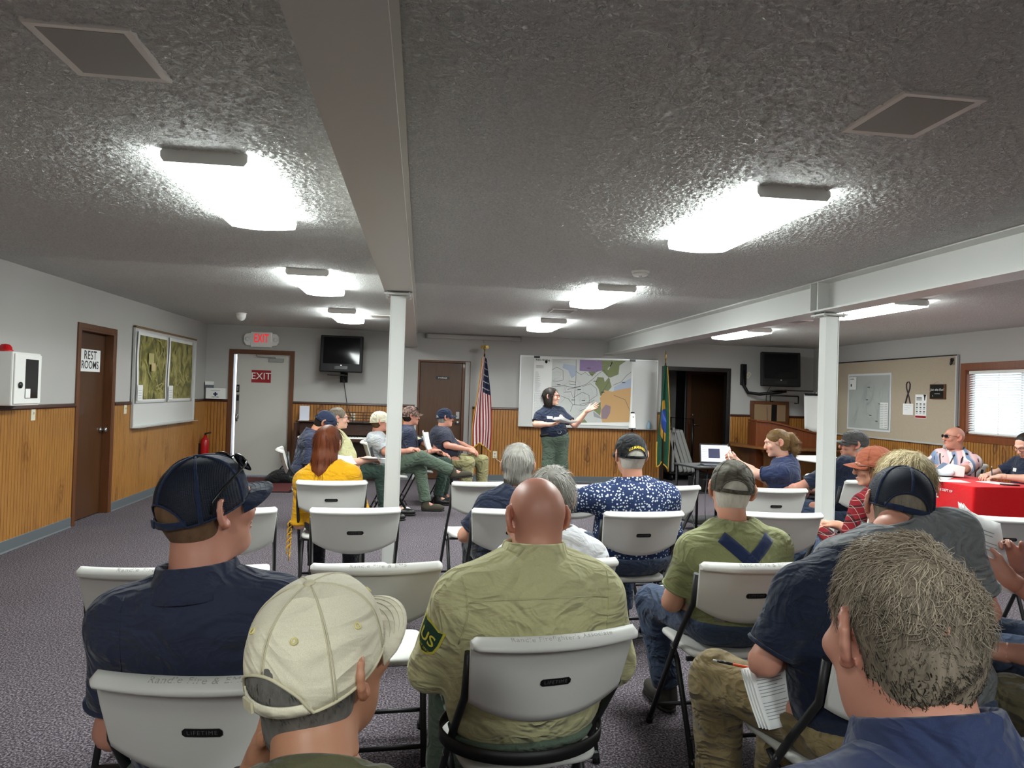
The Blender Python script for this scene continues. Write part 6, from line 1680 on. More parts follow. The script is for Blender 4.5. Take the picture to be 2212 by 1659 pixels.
# bulletin board wall
PIN = mat('woven_pin_board', (174, 160, 140), 0.9, fn=grainy(240, 0.14, 0.2, 0.002))
bb = board('bulletin_board', 'large beige fabric bulletin board on the window wall', 'bulletin board', (XR-0.012, 11.6, 0.965), -90, 2.94, 1.20, PIN, tray=False)
MB().box(0.0, 2.94, -0.033, -0.029, 1.182, 1.20).build('top_channel', [mat('dark_channel', (40, 36, 32), 0.5)], bb)
RY = lambda y: 11.6-y
wm = thing('wall_map', (XR-0.012, 11.6, 0.965), -90, 'pale gray road map in white frame pinned on bulletin board', 'map')
x0, x1, z0, z1 = RY(11.08), RY(9.98), 0.11, 0.995
sh = MB().box(x0, x1, -0.026, -0.019, z0, z1).build('frame', [mat('white_frame', (212, 214, 216), 0.4)], wm)
p = Print(-0.0262); p.rect(x0+.03, x1-.03, z0+.03, z1-.03, mat('print_mapgrey', (170, 174, 170), 0.7))
for i in range(60):
    a = RNG.uniform((x0+.06, z0+.06), (x1-.06, z1-.06)); b = np.clip(a+RNG.normal(size=2)*0.22, (x0+.05, z0+.05), (x1-.05, z1-.05)); p.line(wiggle(a, b, 8, .03, i+90), 0.004, INKS['faint'] if i % 3 else INKS['grey'])
for i in range(7):
    a = RNG.uniform((x0+.2, z0+.1), (x1-.1, z1-.1)); p.rect(a[0], a[0]+.06, a[1], a[1]+.009, INKS['black'])
p.rect(x0+.05, x0+.24, z1-.25, z1-.05, INKS['white']); p.rect(x0+.07, x0+.18, z1-.085, z1-.075, INKS['black']); p.rect(x0+.09, x0+.12, z1-.2, z1-.16, INKS['black'])
p.rect(x1-.24, x1-.045, z0+.05, z0+.44, INKS['white'])
for i in range(14): p.rect(x1-.23, x1-.15, z0+.07+.026*i, z0+.074+.026*i, INKS['road']); p.rect(x1-.13, x1-.06, z0+.07+.026*i, z0+.074+.026*i, INKS['road'])
p.build(sh)
rb = thing('ribbon', (XR-0.034, 9.60, 1.665), -90, 'looped awareness ribbon pinned on bulletin board', 'ribbon')
loop = [(0.05, -0.155), (0.02, -0.06), (-0.035, 0.06), (-0.04, 0.12), (-0.015, 0.155), (0.015, 0.155), (0.04, 0.12), (0.035, 0.06), (-0.02, -0.06), (-0.05, -0.155)]
mb = MB(); mb.tube([(a, -0.003-0.004*(i/9), b) for i, (a, b) in enumerate(loop)], 0.012, n=6, flat=0.25); mb.build('band', [mat('plum_ribbon', (70, 52, 66), 0.6)], rb)
mb = MB(); mb.tube([(a, -0.0075-0.004*(i/9), b) for i, (a, b) in enumerate(loop[5:])], 0.006, n=6, flat=0.25); mb.build('pale_stripe', [INKS['white']], rb)
nt = thing('note', (XR-0.033, 9.60, 1.43), -90, 'small white handwritten note pinned beside the flyer', 'note')
s_ = MB().box(-0.11, 0.11, -0.002, 0.0, -0.08, 0.08).build('sheet', [PAPER], nt); p = Print(-0.0022)
for i, w_ in enumerate((.17, .12, .07)): p.line(wiggle((-.08, .05-.03*i), (-.08+w_, .05-.03*i), 18, .005, i), 0.003, INKS['grey'])
p.build(s_)
fy = thing('flyer', (XR-0.033, 9.335, 1.47), -90, 'white printed flyer with red foot band on bulletin board', 'flyer')
s_ = MB().box(-0.115, 0.115, -0.002, 0.0, -0.16, 0.17).build('sheet', [PAPER], fy); p = Print(-0.0022)
p.rect(-.11, .11, -.155, -.125, INKS['red']); p.rect(-.09, .02, .115, .13, INKS['black']); p.rect(-.09, .02, .09, .10, INKS['black'])
p.poly([(.05, .17), (.11, .165), (.095, .14), (.085, .09), (.07, .085), (.065, .13)], INKS['black'])
for a in (-.075, 0, .075):
    for b in (.03, -.02, -.075):
        p.rect(a-.02, a+.018, b, b+.018, INKS['road']); p.rect(a-.022, a+.02, b-.014, b-.008, INKS['grey']); p.rect(a-.02, a+.012, b-.024, b-.018, INKS['grey'])
p.build(s_)
jn = thing('chalkboard_sign', (XR-0.034, 9.0, 1.68), -90, 'small black sign in brown frame with white script lettering', 'sign')
MB().box(-0.15, 0.15, -0.012, 0.0, -0.10, 0.10).build('frame', [FRAMEW], jn, bev=0.002)
s_ = MB().box(-0.135, 0.115, -0.0135, -0.004, -0.09, 0.092).build('panel', [BLACK_PL], jn); p = Print(-0.0138)
p.text('Join the Fun!', 0.050, -0.008, 0.025, INKS['white'], shear=0.3); p.rect(-.05, .05, -.03, -.026, INKS['white']); p.rect(-.09, -.08, -.065, -.05, INKS['white']); p.build(s_)
MB().tube([(-0.10, -0.004, 0.10), (0.0, -0.004, 0.145), (0.10, -0.004, 0.10)], 0.0015, n=5).build('hanger_wire', [ALU], jn)
hk = thing('clip_hook', (XR-0.04, 8.735, 2.10), -90, 'black clip hook at the bulletin board corner', 'hook')
MB().lathe([(0, 0), (.022, .002), (.022, .02), (0, .024)], n=14, axis='y', c=(0, -.022, 0)).build('disc', [BLACK_PL], hk)
MB().tube([(0, -.01, 0), (.004, -.022, -.03), (0, -.024, -.055), (-.012, -.02, -.07)], [.014, .016, .018, .01], n=8).build('hook', [BLACK_PL], hk)
# defibrillator cabinet
ae = thing('defibrillator_cabinet', (XL, 6.50, 1.245), 90, 'white wall cabinet with dark window and red beacon, on the panelled wall', 'cabinet')
MB().box(-0.22, 0.22, -0.19, -0.002, 0.0, 0.44).build('case', [WHITE_PL], ae, bev=0.012)
d_ = MB().box(-0.205, 0.205, -0.203, -0.190, 0.015, 0.425).build('door', [WHITE_PL], ae, bev=0.006)
MB().box(-0.05, 0.15, -0.2055, -0.2035, 0.06, 0.385).build('window', [mat('smoky_window', (28, 28, 30), 0.12)], d_, bev=0.02)
MB().box(-0.045, 0.03, -0.2068, -0.2058, 0.065, 0.14).build('label_card', [PAPER], d_)
MB().lathe([(0, 0), (.026, 0), (.026, .008), (.014, .012), (0, .012)], n=18, axis='y', c=(-.13, -.215, .17)).build('latch', [BLACK_PL], d_)
bc = MB().lathe([(.055, 0), (.055, .012), (.048, .014), (.046, .035), (.03, .055), (0, .06)], n=20, c=(-.16, -.1, .44)).build('beacon', [mat('red_beacon', (190, 20, 24), 0.25)], ae)
def plate(name, loc, rz, label, cat, kind):
    r = thing(name, loc, rz, label, cat, 'wall plates')
    MB().box(-0.036, 0.036, -0.007, 0.0, -0.058, 0.058).build('cover', [SWITCHP], r, bev=0.003)
    if kind == 'switch':
        MB().box(-0.005, 0.005, -0.016, -0.006, -0.002, 0.018).build('toggle', [SWITCHP], r)
    else:
        for z in (-0.022, 0.022):
            s_ = MB().lathe([(0, 0), (.016, 0), (.016, .0025), (0, .0025)], n=16, axis='y', c=(0, -.0095, z)).build('socket', [SWITCHP], r)
            mb = MB(); mb.box(-.0065, -.0045, -.0105, -.009, z-.003, z+.006); mb.box(.0045, .0065, -.0105, -.009, z-.003, z+.006); tag(mb.build('slots', [BLACK_PL], s_), kind='stuff')
    return r
plate('light_switch', (XL+.0105, 6.98, 1.155), 90, 'ivory light switch in the panelling below the defibrillator cabinet', 'switch', 'switch')
plate('light_switch', (XL+.0105, 9.02, 1.15), 90, 'ivory light switch between restroom door and aerial map board', 'switch', 'switch')
ot = plate('wall_outlet', (-1.095, YF-.0105, 1.01), 0, 'outlet with black plug below the hanging television cord', 'outlet', 'outlet')
MB().box(-.014, .014, -.045, -.0105, -.035, -.008).build('plug', [BLACK_PL], ot, bev=0.004)
ot = plate('wall_outlet', (1.265, YF-.0105, 0.44), 0, 'outlet with white cord in the panelling beside the striped flag', 'outlet', 'outlet')
ot = plate('wall_outlet', (6.08, YF-.0105, 0.98), 0, 'outlet with black adapter below the wall unit', 'outlet', 'outlet')
MB().box(-.02, .03, -.05, -.0105, -.06, .03).build('adapter', [BLACK_PL], ot, bev=0.004)
def cord(name, pts, r, m, label, cat='cord'):
    P_ = [Vector(p_) for p_ in pts]; out = []
    for i in range(len(P_)-1):
        p0, p1, p2, p3 = P_[max(i-1, 0)], P_[i], P_[i+1], P_[min(i+2, len(P_)-1)]
        for t in [j/6 for j in range(6)]:
            out.append(0.5*((2*p1)+(p2-p0)*t+(2*p0-5*p1+4*p2-p3)*t*t+(3*p1-p0-3*p2+p3)*t**3))
    out.append(P_[-1])
    o = MB().tube(out, r, n=6).build(name, [m], fix=False); return tag(o, label, cat)
cord('power_cord', [(-1.27, 11.9, 1.70), (-1.26, 12.16, 1.60), (-1.22, 12.19, 1.35), (-1.17, 12.17, 1.12), (-1.10, 12.14, 0.99)], 0.006, BLACK_PL, 'black cord running from the panel-side television down to the outlet')
cord('power_cord', [(1.265, 12.185, 0.42), (1.30, 12.15, 0.36), (1.45, 12.15, 0.28), (1.62, 12.15, 0.22), (1.72, 12.14, 0.10), (1.74, 12.12, 0.006)], 0.006, mat('white_cord', (214, 210, 200), 0.5), 'white cord drooping from the outlet beside the striped flag')
cord('power_cord', [(6.0, 11.9, 1.78), (6.02, 12.15, 1.6), (6.05, 12.17, 1.3), (6.07, 12.17, 0.95), (6.06, 12.17, 0.86), (6.10, 12.15, 0.90), (6.10, 12.14, 0.97)], 0.005, BLACK_PL, 'black cord hanging from the arm-mounted television over the wall unit')
# first aid box and small box on the rail
fa = thing('first_aid_box', (-3.255, YF-0.002, 1.24), 0, 'white first aid box with dark blue cross standing on the rail', 'first aid box')
s_ = MB().box(-0.15, 0.15, -0.085, 0, 0, 0.175).build('case', [WHITE_PL], fa, bev=0.006); p = Print(-0.0862)
p.rect(-.033, .033, .066, .090, INKS['navy']); p.rect(-.012, .012, .045, .111, INKS['navy']); p.text('FIRST AID', .026, 0, .030, INKS['navy'], bold=.01); p.rect(-.07, .07, .128, .136, INKS['grey']); p.build(s_)
gb = thing('glove_box', (-3.362, YF-0.002, 1.417), 0, 'small gray and white carton on top of the first aid box', 'carton')
MB().box(-0.058, 0.058, -0.075, 0, 0.0, 0.045).build('lower_half', [mat('slate_card', (96, 100, 110), .6)], gb); MB().box(-0.058, 0.058, -0.075, 0, 0.0452, 0.10).build('upper_half', [WHITE_PL], gb)
# lit exit sign
es = thing('exit_sign', (-2.585, YF-0.002, 2.095), 0, 'white exit sign with two emergency lamp heads over the white door', 'exit sign')
s_ = MB().box(-0.165, 0.165, -0.06, 0, 0.0, 0.245).build('box', [WHITE_PL], es, bev=0.01); p = Print(-0.0612)
def red_fn(t, c):
    t.b.inputs['Emission Color'].default_value = (*c, 1); t.b.inputs['Emission Strength'].default_value = 0.6
REDL = mat('lit_red_letters', (220, 30, 36), 0.4, fn=red_fn)
p.text('EXIT', .155, 0.0, .135, REDL, bold=.012); lt = p.build(s_, 'lettering'); lt.scale = (0.72, 1, 1.25); lt.location = (0, 0, -.032)
for s in (-1, 1):
    w_ = MB().prism([(s*.165, .02), (s*.235, .03), (s*.272, .08), (s*.272, .17), (s*.24, .215), (s*.165, .225)], -.052, -.004).build('lamp_wing', [WHITE_PL], es, bev=.006)
    MB().lathe([(0, -.004), (.028, 0), (.034, .012), (.034, .02)], n=18, axis='y', c=(s*.218, -.07, .125)).build('lamp_head', [mat('lamp_glass', (226, 230, 232), .12)], w_)
# televisions
SCREEN = mat('dark_screen', (9, 10, 11), 0.12, spec=0.3); TVB = mat('tv_black', (9, 9, 10), 0.55, spec=0.3)
def tv(loc, rz, tilt, label, w=0.66, h=0.58):
    r = thing('television', loc, rz, label, 'television')
    r.rotation_euler = (math.radians(tilt), 0, math.radians(rz))
    MB().box(-w/2, w/2, -0.04, 0.03, 0, h).build('bezel', [TVB], r, bev=0.014)
    mb = MB(); d = 0.40
    a_ = [(-w/2+.02, .03, .02), (w/2-.02, .03, .02), (w/2-.02, .03, h-.02), (-w/2+.02, .03, h-.02)]; b_ = [(-w*.3, d, .10), (w*.3, d, .10), (w*.3, d, h-.12), (-w*.3, d, h-.12)]
    mb.add(a_+b_, [(0, 1, 5, 4), (1, 2, 6, 5), (2, 3, 7, 6), (3, 0, 4, 7), (4, 5, 6, 7)]); mb.build('tube_housing', [TVB], r, bev=.02)
    sc = MB(); sw, sh_ = w/2-.05, (h-.16)/2
    sc.grid(lambda u, v: ((u-.5)*2*sw, -.0405-.010*(1-(2*u-1)**2)*(1-(2*v-1)**2), .13+v*2*sh_), 10, 8); sc.build('screen', [SCREEN], r, fix=False)
    MB().box(-.10, .10, -.0425, -.0395, .045, .095).build('control_flap', [BLACK_PL], r); MB().box(-.012, .012, -.0435, -.0415, .1, .112).build('badge', [ALU], r)
    return r
tv((-1.262, 11.72, 1.725), 0, -6, 'black boxy television high on the wall beside the exit door')
m1 = thing('tv_mount', (-1.262, YF, 1.69), 0, 'black shelf bracket under the television beside the exit door', 'wall bracket')
MB().box(-.20, .06, -.56, -.10, -.02, .0).build('shelf', [TVB], m1, bev=.004); MB().tube([(0, -.40, -.02), (0, -.05, -.10), (0, -.012, -.10)], .022, n=8).build('arm', [TVB], m1); MB().box(-.06, .06, -.014, 0, -.12, .25).build('wall_plate', [TVB], m1)
tv((6.0, 11.62, 1.735), -8, -5, 'black boxy television on a curved wall arm over the corner desk')
m2 = thing('tv_mount', (5.60, YF, 1.70), 0, 'black curved wall arm carrying the corner television', 'wall bracket')
MB().box(-.05, .05, -.06, -.0, .05, .42).build('wall_post', [TVB], m2, bev=.012)
MB().tube([(0, -.04, .30), (0, -.05, .05), (.05, -.12, -.08), (.18, -.28, -.10), (.45, -.45, -.06), (.55, -.52, -.035)], .028, n=10).build('curved_arm', [TVB], m2)
MB().box(.30, .85, -.85, -.40, -.035, -.022).build('shelf', [TVB], m2, bev=.004)
mb = MB()
for pth in ([(.25, -.55, -.12), (.25, -.55, -.22), (.30, -.55, -.22)], [(.75, -.55, -.12), (.75, -.55, -.24), (.68, -.55, -.24)], [(.25, -.55, -.12), (.75, -.55, -.12)]): mb.tube(pth, .012, n=6)
mb.build('hanging_bracket', [TVB], m2)
pl2 = plate('wall_outlet', (5.70, YF-.003, 1.93), 0, 'tilted white cover plate beside the curved television arm', 'outlet', 'outlet'); pl2.rotation_euler = (0, math.radians(35), 0)
ps = thing('projection_screen', (0.06, YF-0.005, 2.355), 0, 'rolled projection screen in its case high above the storage door', 'projection screen')
MB().prism([(-.075, .0), (-.085, .02), (-.08, .065), (-.005, .075), (-.0, .0)], 0.02, 1.57, axis='x').build('case', [mat('screen_case', (176, 172, 168), .5)], ps, bev=.004)
for x in (0, 1.57): MB().prism([(-.09, -.004), (-.095, .03), (-.085, .075), (.0, .082), (.0, -.004)], x, x+.02, axis='x').build('end_cap', [GREY_PL], ps)
MB().tube([(.95, -.06, 0), (.95, -.06, -.03), (.96, -.06, -.05)], .006, n=6).build('pull_tab', [GREY_PL], ps)
ac = thing('wall_air_conditioner', (6.10, YF, 1.075), 0, 'wall unit with beige grille framed in brown wood under the arm television', 'air conditioner')
mb = MB()
for (a, b, c, d) in ((-.35, .35, 0, .06), (-.35, .35, .35, .41), (-.35, -.29, .06, .35), (.29, .35, .06, .35)): mb.box(a, b, -.05, -.001, c, d)
mb.build('wood_surround', [FRAMEW], ac, bev=.004)
MB().box(-.29, .03, -.042, -.002, .06, .35).build('grille', [mat('tan_grille', (150, 122, 92), .6, fn=grainy(300, .1))], ac); MB().box(.03, .13, -.044, -.002, .06, .35).build('control_strip', [BLACK_PL], ac); MB().box(.13, .29, -.040, -.002, .06, .35).build('side_panel', [mat('tan_grille', ())], ac)
# ------------------------------------------------------------------ flags
GOLD = mat('gold_fringe', (190, 146, 48), .7); POLEM = mat('flag_pole_wood', (70, 44, 24), .4)
def flag_cloth(xp, yp, zt, side, w_top, w_bot, hz, fly, folds=2.2, amp=.045):
    def f(s, t, off=0.0):
        w_ = w_top+(w_bot-w_top)*min(1, t*1.25)**.8
        y = yp-.03-amp*math.sin(s*folds*2*PI+.6)*min(1, .25+t*1.6)-off
        return (xp+side*(.0-w_*.45)+side*w_*s*.9+.012*math.sin(t*6+s*5), y, zt-hz*abs(s-.35)*(.25+t*.75)-fly*t)
    return f
def flag_stand(name, xp, yp, zt, label, finial):
    r = thing(name, (0, 0, 0), 0, label, 'flag')
    MB().lathe([(0.0, .0), (.14, .0), (.14, .012), (.05, .035), (.022, .05), (.02, .09), (0, .09)], c=(xp, yp, 0), n=24).build('base', [BRASS], r)
    MB().tube([(xp, yp, .05), (xp, yp, zt)], .0125, n=10).build('pole', [POLEM], r); MB().tube([(xp, yp, zt), (xp, yp, zt+.07)], .011, n=10).build('ferrule', [BRASS], r)
    mb = MB()
    if finial == 'eagle':
        mb.lathe([(0, 0), (.018, .008), (.024, .02), (.018, .034), (.006, .04)], c=(xp, yp, zt+.065), n=14)
        mb.tube([(xp, yp, zt+.10), (xp, yp-.005, zt+.135), (xp, yp-.02, zt+.155)], [.018, .016, .007], n=8)
        for s in (-1, 1): mb.add([(xp+s*.012, yp, zt+.13), (xp+s*.055, yp+.01, zt+.145), (xp+s*.07, yp+.015, zt+.115), (xp+s*.06, yp+.012, zt+.085), (xp+s*.02, yp, zt+.10), (xp+s*.012, yp+.012, zt+.13), (xp+s*.055, yp+.02, zt+.145), (xp+s*.07, yp+.025, zt+.115), (xp+s*.06, yp+.022, zt+.085), (xp+s*.02, yp+.012, zt+.10)],
                                      [(0, 1, 2, 3, 4), (9, 8, 7, 6, 5), (0, 5, 6, 1), (1, 6, 7, 2), (2, 7, 8, 3), (3, 8, 9, 4), (4, 9, 5, 0)])
    else:
        mb.lathe([(0, 0), (.016, .01), (.008, .03), (.02, .06), (.012, .10), (0, .16)], c=(xp, yp, zt+.065), n=10)
    mb.build('finial', [BRASS], r); return r
CRIM = cloth('flag_crimson', (142, 28, 40), .15); FWHT = cloth('flag_white', (214, 210, 206), .15); FBLU = cloth('flag_navy', (24, 28, 56), .15); FGRN = cloth('flag_green', (26, 74, 54), .15)
us = flag_stand('striped_flag', 1.0, 11.75, 2.10, 'stars and stripes flag on a pole with gold eagle, beside the storage door', 'eagle')
f = flag_cloth(1.0, 11.75, 2.06, 1, .09, .34, .20, 1.40)
mb = MB(); mb.grid(lambda u, v: f(u, v), 52, 30, mfn=lambda i, j: 2 if (i >= 24 and j < 12) else (0 if (i//4) % 2 == 0 else 1)); cl_ = mb.build('cloth', [CRIM, FWHT, FBLU], us, fix=False)
mb = MB()
for i in range(6):
    for j in range(5):
        s0, t0 = .50+.08*i+.02*(j % 2), .05+.075*j
        if s0 > .97: continue
        vs = []
        for k in range(10):
            a = PI/2+2*PI*k/10; rr = 1.0 if k % 2 == 0 else .4; vs.append(f(min(1, s0+.035*rr*math.cos(a)), t0+.011*rr*math.sin(a), .006))
        mb.add(vs, [tuple(range(10))])
tag(mb.build('stars', [FWHT], cl_, fix=False), kind='stuff')
for edge in ((0.0, 0, 1), (None, 1, 1)):
    mb = MB()
    if edge[0] is None: mb.tube([f(i/26, 1.0) for i in range(27)], .012, n=5)
    else: mb.tube([f(0.0, i/20) for i in range(21)], .009, n=5)
    tag(mb.build('fringe', [GOLD], cl_), kind='stuff')
gf = flag_stand('green_flag', 4.035, 11.75, 2.06, 'dark green flag with gold fringe and round seal, beside the dark doorway', 'spear')
f2 = flag_cloth(4.03, 11.75, 2.04, 1, .09, .26, .25, 1.62, folds=1.6, amp=.05)
mb = MB(); mb.grid(lambda u, v: f2(u, v), 36, 36); cl_ = mb.build('cloth', [FGRN], gf, fix=False)
def disc(r0, r1, m, off, a0=-2.3, a1=2.3):
    mb = MB(); n = 26
    vs = []
    for i in range(n+1):
        a = a0+(a1-a0)*i/n
        for rr in (r0, r1): vs.append(f2(max(0.02, .62-rr*math.cos(a)*1.55), min(1, .56+rr*.62*math.sin(a)), off))
    mb.add(vs, [(2*i, 2*i+1, 2*i+3, 2*i+2) for i in range(n)]); return mb
s_ = disc(.0, .20, INKS['navy'], .008, -1.45, 1.45).build('seal_centre', [mat('seal_blue', (40, 74, 160), .6)], cl_, fix=False)
disc(.05, .11, None, .012, -.9, .6).build('seal_portrait', [INKS['white']], s_, fix=False)
disc(.20, .34, None, .009, -1.45, 1.45).build('seal_ring', [GOLD], cl_, fix=False)
tv_, tf_ = text_geo('THE SEAL OF THE STATE', .1)
mb = MB(); vs = []
for a, b in tv_:
    ang = -(a)*1.9; rr = .27+b*1.1; vs.append(f2(max(0.02, .62-rr*math.cos(ang)*1.55), .56+rr*.62*math.sin(ang), .013))
mb.add(vs, tf_); tag(mb.build('seal_lettering', [INKS['black']], cl_, fix=False), kind='stuff')
for pth in ([f2(1.0, i/24) for i in range(25)], [f2(i/24, 1.0) for i in range(25)], [f2(0.0, .75+.25*i/10) for i in range(11)]):
    tag(MB().tube(pth, .012, n=5).build('fringe', [GOLD], cl_), kind='stuff')
# ------------------------------------------------------------------ furniture and loose things at the front
mt = thing('door_mat', (-2.35, 11.25, 0), 0, 'dark red mat lying before the white exit door', 'mat')
MB().box(-.56, .56, -.78, .78, .002, .012).build('pile', [mat('dark_red_mat', (84, 30, 30), .95, fn=grainy(200, .3, .5, .004))], mt); 
mb = MB()
for (a, b, c, d) in ((-.60, .60, -.82, -.78), (-.60, .60, .78, .82), (-.60, -.56, -.78, .78), (.56, .60, -.78, .78)): mb.box(a, b, c, d, .0, .009)
mb.build('rubber_border', [BLACK_PL], mt)
F = Field((-.45, -.35, -.02), (.45, .35, .36), .014)
for (x, y, rx_, ry_, h_) in ((-.10, 0, .20, .16, .12), (.10, .03, .20, .16, .15), (-.24, -.05, .12, .1, .07), (.02, -.10, .16, .1, .08)): F.ell((x, y, h_*.7), (rx_, ry_, h_), None, .05)
F.ripple(.012, 26, 4); F.plane_cut((0, 0, .0), (0, 0, -1)); bg = thing('black_bag', (-1.98, 11.55, 0.012), 20, 'slumped black bag on the floor beside the exit door', 'bag')
np_obj('sack', [F.mesh()], [cloth('black_nylon', (22, 22, 23), .6)], bg); MB().tube([(-.16, 0, .15), (-.1, -.02, .24), (.06, 0, .25), (.14, .02, .2)], .012, n=6).build('strap', [BLACK_PL], bg)
fe = thing('fire_extinguisher', (XL+.10, 11.95, .24), 90, 'red fire extinguisher hanging in the panelled corner', 'fire extinguisher')
MB().lathe([(0, 0), (.055, .0), (.062, .012), (.062, .33), (.05, .375), (.022, .40), (.02, .43), (0, .43)], n=22).build('cylinder', [mat('extinguisher_red', (170, 20, 26), .25)], fe)
MB().tube([(0, 0, .42), (0, 0, .455), (0, -.09, .475)], .012, n=8).build('handle', [BLACK_PL], fe); MB().tube([(.02, 0, .44), (.075, 0, .40), (.082, 0, .25), (.078, 0, .12)], .010, n=8).build('hose', [BLACK_PL], fe); MB().box(-.02, .02, .05, .10, .1, .3).build('wall_bracket', [BLACK_PL], fe)
og = thing('organ', (-1.25, 11.86, 0), 0, 'dark brown upright organ against the panelling behind the profile row', 'organ')
ORG = mat('organ_walnut', (58, 32, 20), .35, fn=wood_fn((34, 16, 10)))
for x in (-.68, .64): MB().box(x, x+.04, -.30, .30, 0, .92).build('side_panel', [ORG], og, bev=.006)
MB().box(-.64, .64, .05, .30, 0, .90).build('back_case', [ORG], og); MB().box(-.70, .70, -.02, .32, .92, .945).build('top_board', [ORG], og, bev=.005)
MB().box(-.64, .64, -.30, .05, .64, .69).build('key_bed', [ORG], og); MB().box(-.62, .62, -.27, -.12, .69, .712).build('white_keys', [WHITE_PL], og)
bk_ = None
for i in range(26):
    if i % 7 in (2, 6): continue
    if bk_ is None: bk_ = MB().box(-.006, .006, -.21, -.12, .712, .724).build('black_key', [BLACK_PL], og); o = bk_
    else: o = bk_.copy(); COL.objects.link(o)
    o.location.x = -.59+i*.046
MB().box(-.62, .62, -.11, .0, .74, .80).build('key_fallboard', [ORG], og); MB().box(-.60, .60, .03, .048, 0.05, .62).build('knee_panel', [ORG], og)
mr = thing('music_rack', (-.93, 11.80, .945), 0, 'dark lattice music rack standing on the organ', 'music rack')
mb = MB()
for z in (0.01, .055, .10, .145): mb.box(-.30, .34, -.012, .0, z, z+.014)
mb.build('rails', [ORG], mr)
for x in (-.30, -.14, .02, .18, .326): MB().box(x, x+.014, -.014, -.0005, 0, .16).build('upright', [ORG], mr)
cd = thing('standing_card', (-1.83, 11.93, .945), 0, 'white card standing upright on the organ end', 'card'); MB().box(-.075, .075, -.006, 0, 0.0, .23).build('front_leaf', [mat('pale_card', (206, 208, 222), .7)], cd); MB().prism([(-.09, .0), (-.006, .0), (-.006, .006), (-.09, .004)], -.085, .075, axis='x').build('foot_leaf', [PAPER], cd)
# camera on a slim stand before the whiteboard
cs = thing('conference_camera', (3.24, 10.9, 0), 0, 'white tapered conference camera on slim black stand before the whiteboard', 'camera')
MB().lathe([(0, 1.0), (.050, 1.0), (.052, 1.01), (.050, 1.06), (.041, 1.20), (.036, 1.222), (.030, 1.228)], n=24).build('body', [WHITE_PL], cs); MB().lathe([(.030, 1.222), (.030, 1.245), (.022, 1.25), (0, 1.25)], n=20).build('lens_cap', [BLACK_PL], cs); MB().box(-.012, .012, -.046, -.036, 1.165, 1.185).build('mark', [GREY_PL], cs)
MB().lathe([(.055, .99), (.055, 1.0), (0, 1.0)], n=20).build('stand_plate', [BLACK_PL], cs); MB().tube([(0, 0, .30), (0, 0, .992)], .011, n=8).build('stand_pole', [BLACK_PL], cs)
for k in range(3): MB().tube([(0, 0, .34), (.26*math.cos(2.1*k+.4), .26*math.sin(2.1*k+.4), .012)], .010, n=8).build('leg', [BLACK_PL], cs)
hs_ = thing('sanitizer_bottle', (3.90, 12.125, .939), 0, 'clear pump bottle with blue liquid on the whiteboard tray', 'bottle')
MB().lathe([(0, 0), (.030, .0), (.032, .01), (.032, .085), (.022, .11), (.011, .118), (.011, .128), (0, .128)], n=18).build('bottle', [mat('pale_blue_plastic', (150, 184, 206), .2)], hs_); MB().tube([(0, 0, .125), (0, 0, .165), (-.035, 0, .168), (-.045, 0, .155)], [.009, .006, .006, .004], n=8).build('pump', [mat('pump_clear', (196, 206, 214), .3)], hs_)
# folded tables on a cart in the hall
ct = thing('table_cart', (4.82, 12.95, 0), 0, 'black wheeled cart for folding tables in the dark hall', 'cart')
MB().box(-.36, .36, -.35, .45, .13, .16).build('deck', [BLACK_PL], ct)
for x in (-.34, .33): MB().tube([(x, -.33, .16), (x, -.33, .16), (x, .42, .16)], .015, n=6).build('side_rail', [BLACK_PL], ct)
MB().tube([(-.10, .42, .15), (-.10, .42, 1.12), (.34, .42, 1.10), (.34, .42, .15)], .022, n=8).build('push_handle', [BLACK_PL], ct)
for x in (-.30, .30):
    for y in (-.28, .38): MB().lathe([(0, -.018), (.05, -.018), (.056, -.01), (.056, .01), (.05, .018), (0, .018)], n=16, axis='x', c=(x, y, .058)).build('caster', [BLACK_PL], ct); 
mb0 = None
for i, (x, ang, th_) in enumerate(((-.31, 0, .05), (-.145, -19, .075), (-.062, -19, .06), (.012, -19, .075), (.085, -19, .06))):
    t_ = thing('folding_table', (4.82+x, 12.95, .162), 0, ['gray folded table standing upright on the hall cart', 'gray folded table leaning, first of the slanted ones, hall cart', 'gray folded table leaning, second of the slanted ones, hall cart', 'gray folded table leaning, third of the slanted ones, hall cart', 'gray folded table leaning outermost on the hall cart'][i], 'folding table', 'folded tables on the hall cart')
    t_.rotation_euler = (0, math.radians(ang*-1), 0); h_ = .80
    MB().prism([(-.35, .0), (.40, .0), (.42, .03), (.42, h_-.03), (.40, h_), (-.35, h_), (-.37, h_-.03), (-.37, .03)], -th_/2, th_/2, axis='x').build('top', [mat('folding_table_grey', (150, 149, 146), .55, fn=grainy(300, .04))], t_, bev=.014)
    t_.rotation_euler = (0, math.radians(ang), 0)
# laptop on its cart
av = thing('media_cart', (3.26, 7.95, 0), 12, 'dark media cart carrying the open laptop', 'cart')
MB().box(-.30, .30, -.24, .24, .715, .735).build('top_shelf', [mat('cart_black', (30, 30, 31), .5)], av, bev=.004); MB().box(-.28, .28, -.22, .22, .44, .455).build('middle_shelf', [mat('cart_black', ())], av); MB().box(-.28, .28, -.22, .22, .10, .12).build('bottom_shelf', [mat('cart_black', ())], av)
MB().box(-.18, .2, -.18, .12, .456, .60).build('equipment_case', [TVB], av, bev=.01)
for sx in (-1, 1):
    for sy in (-1, 1):
        l_ = MB().tube([(sx*.27, sy*.21, .06), (sx*.27, sy*.21, .716)], .016, n=6).build('leg', [TVB], av); MB().lathe([(0, -.012), (.03, -.012), (.03, .012), (0, .012)], n=14, axis='x', c=(sx*.27, sy*.21, .031)).build('caster', [TVB], l_)
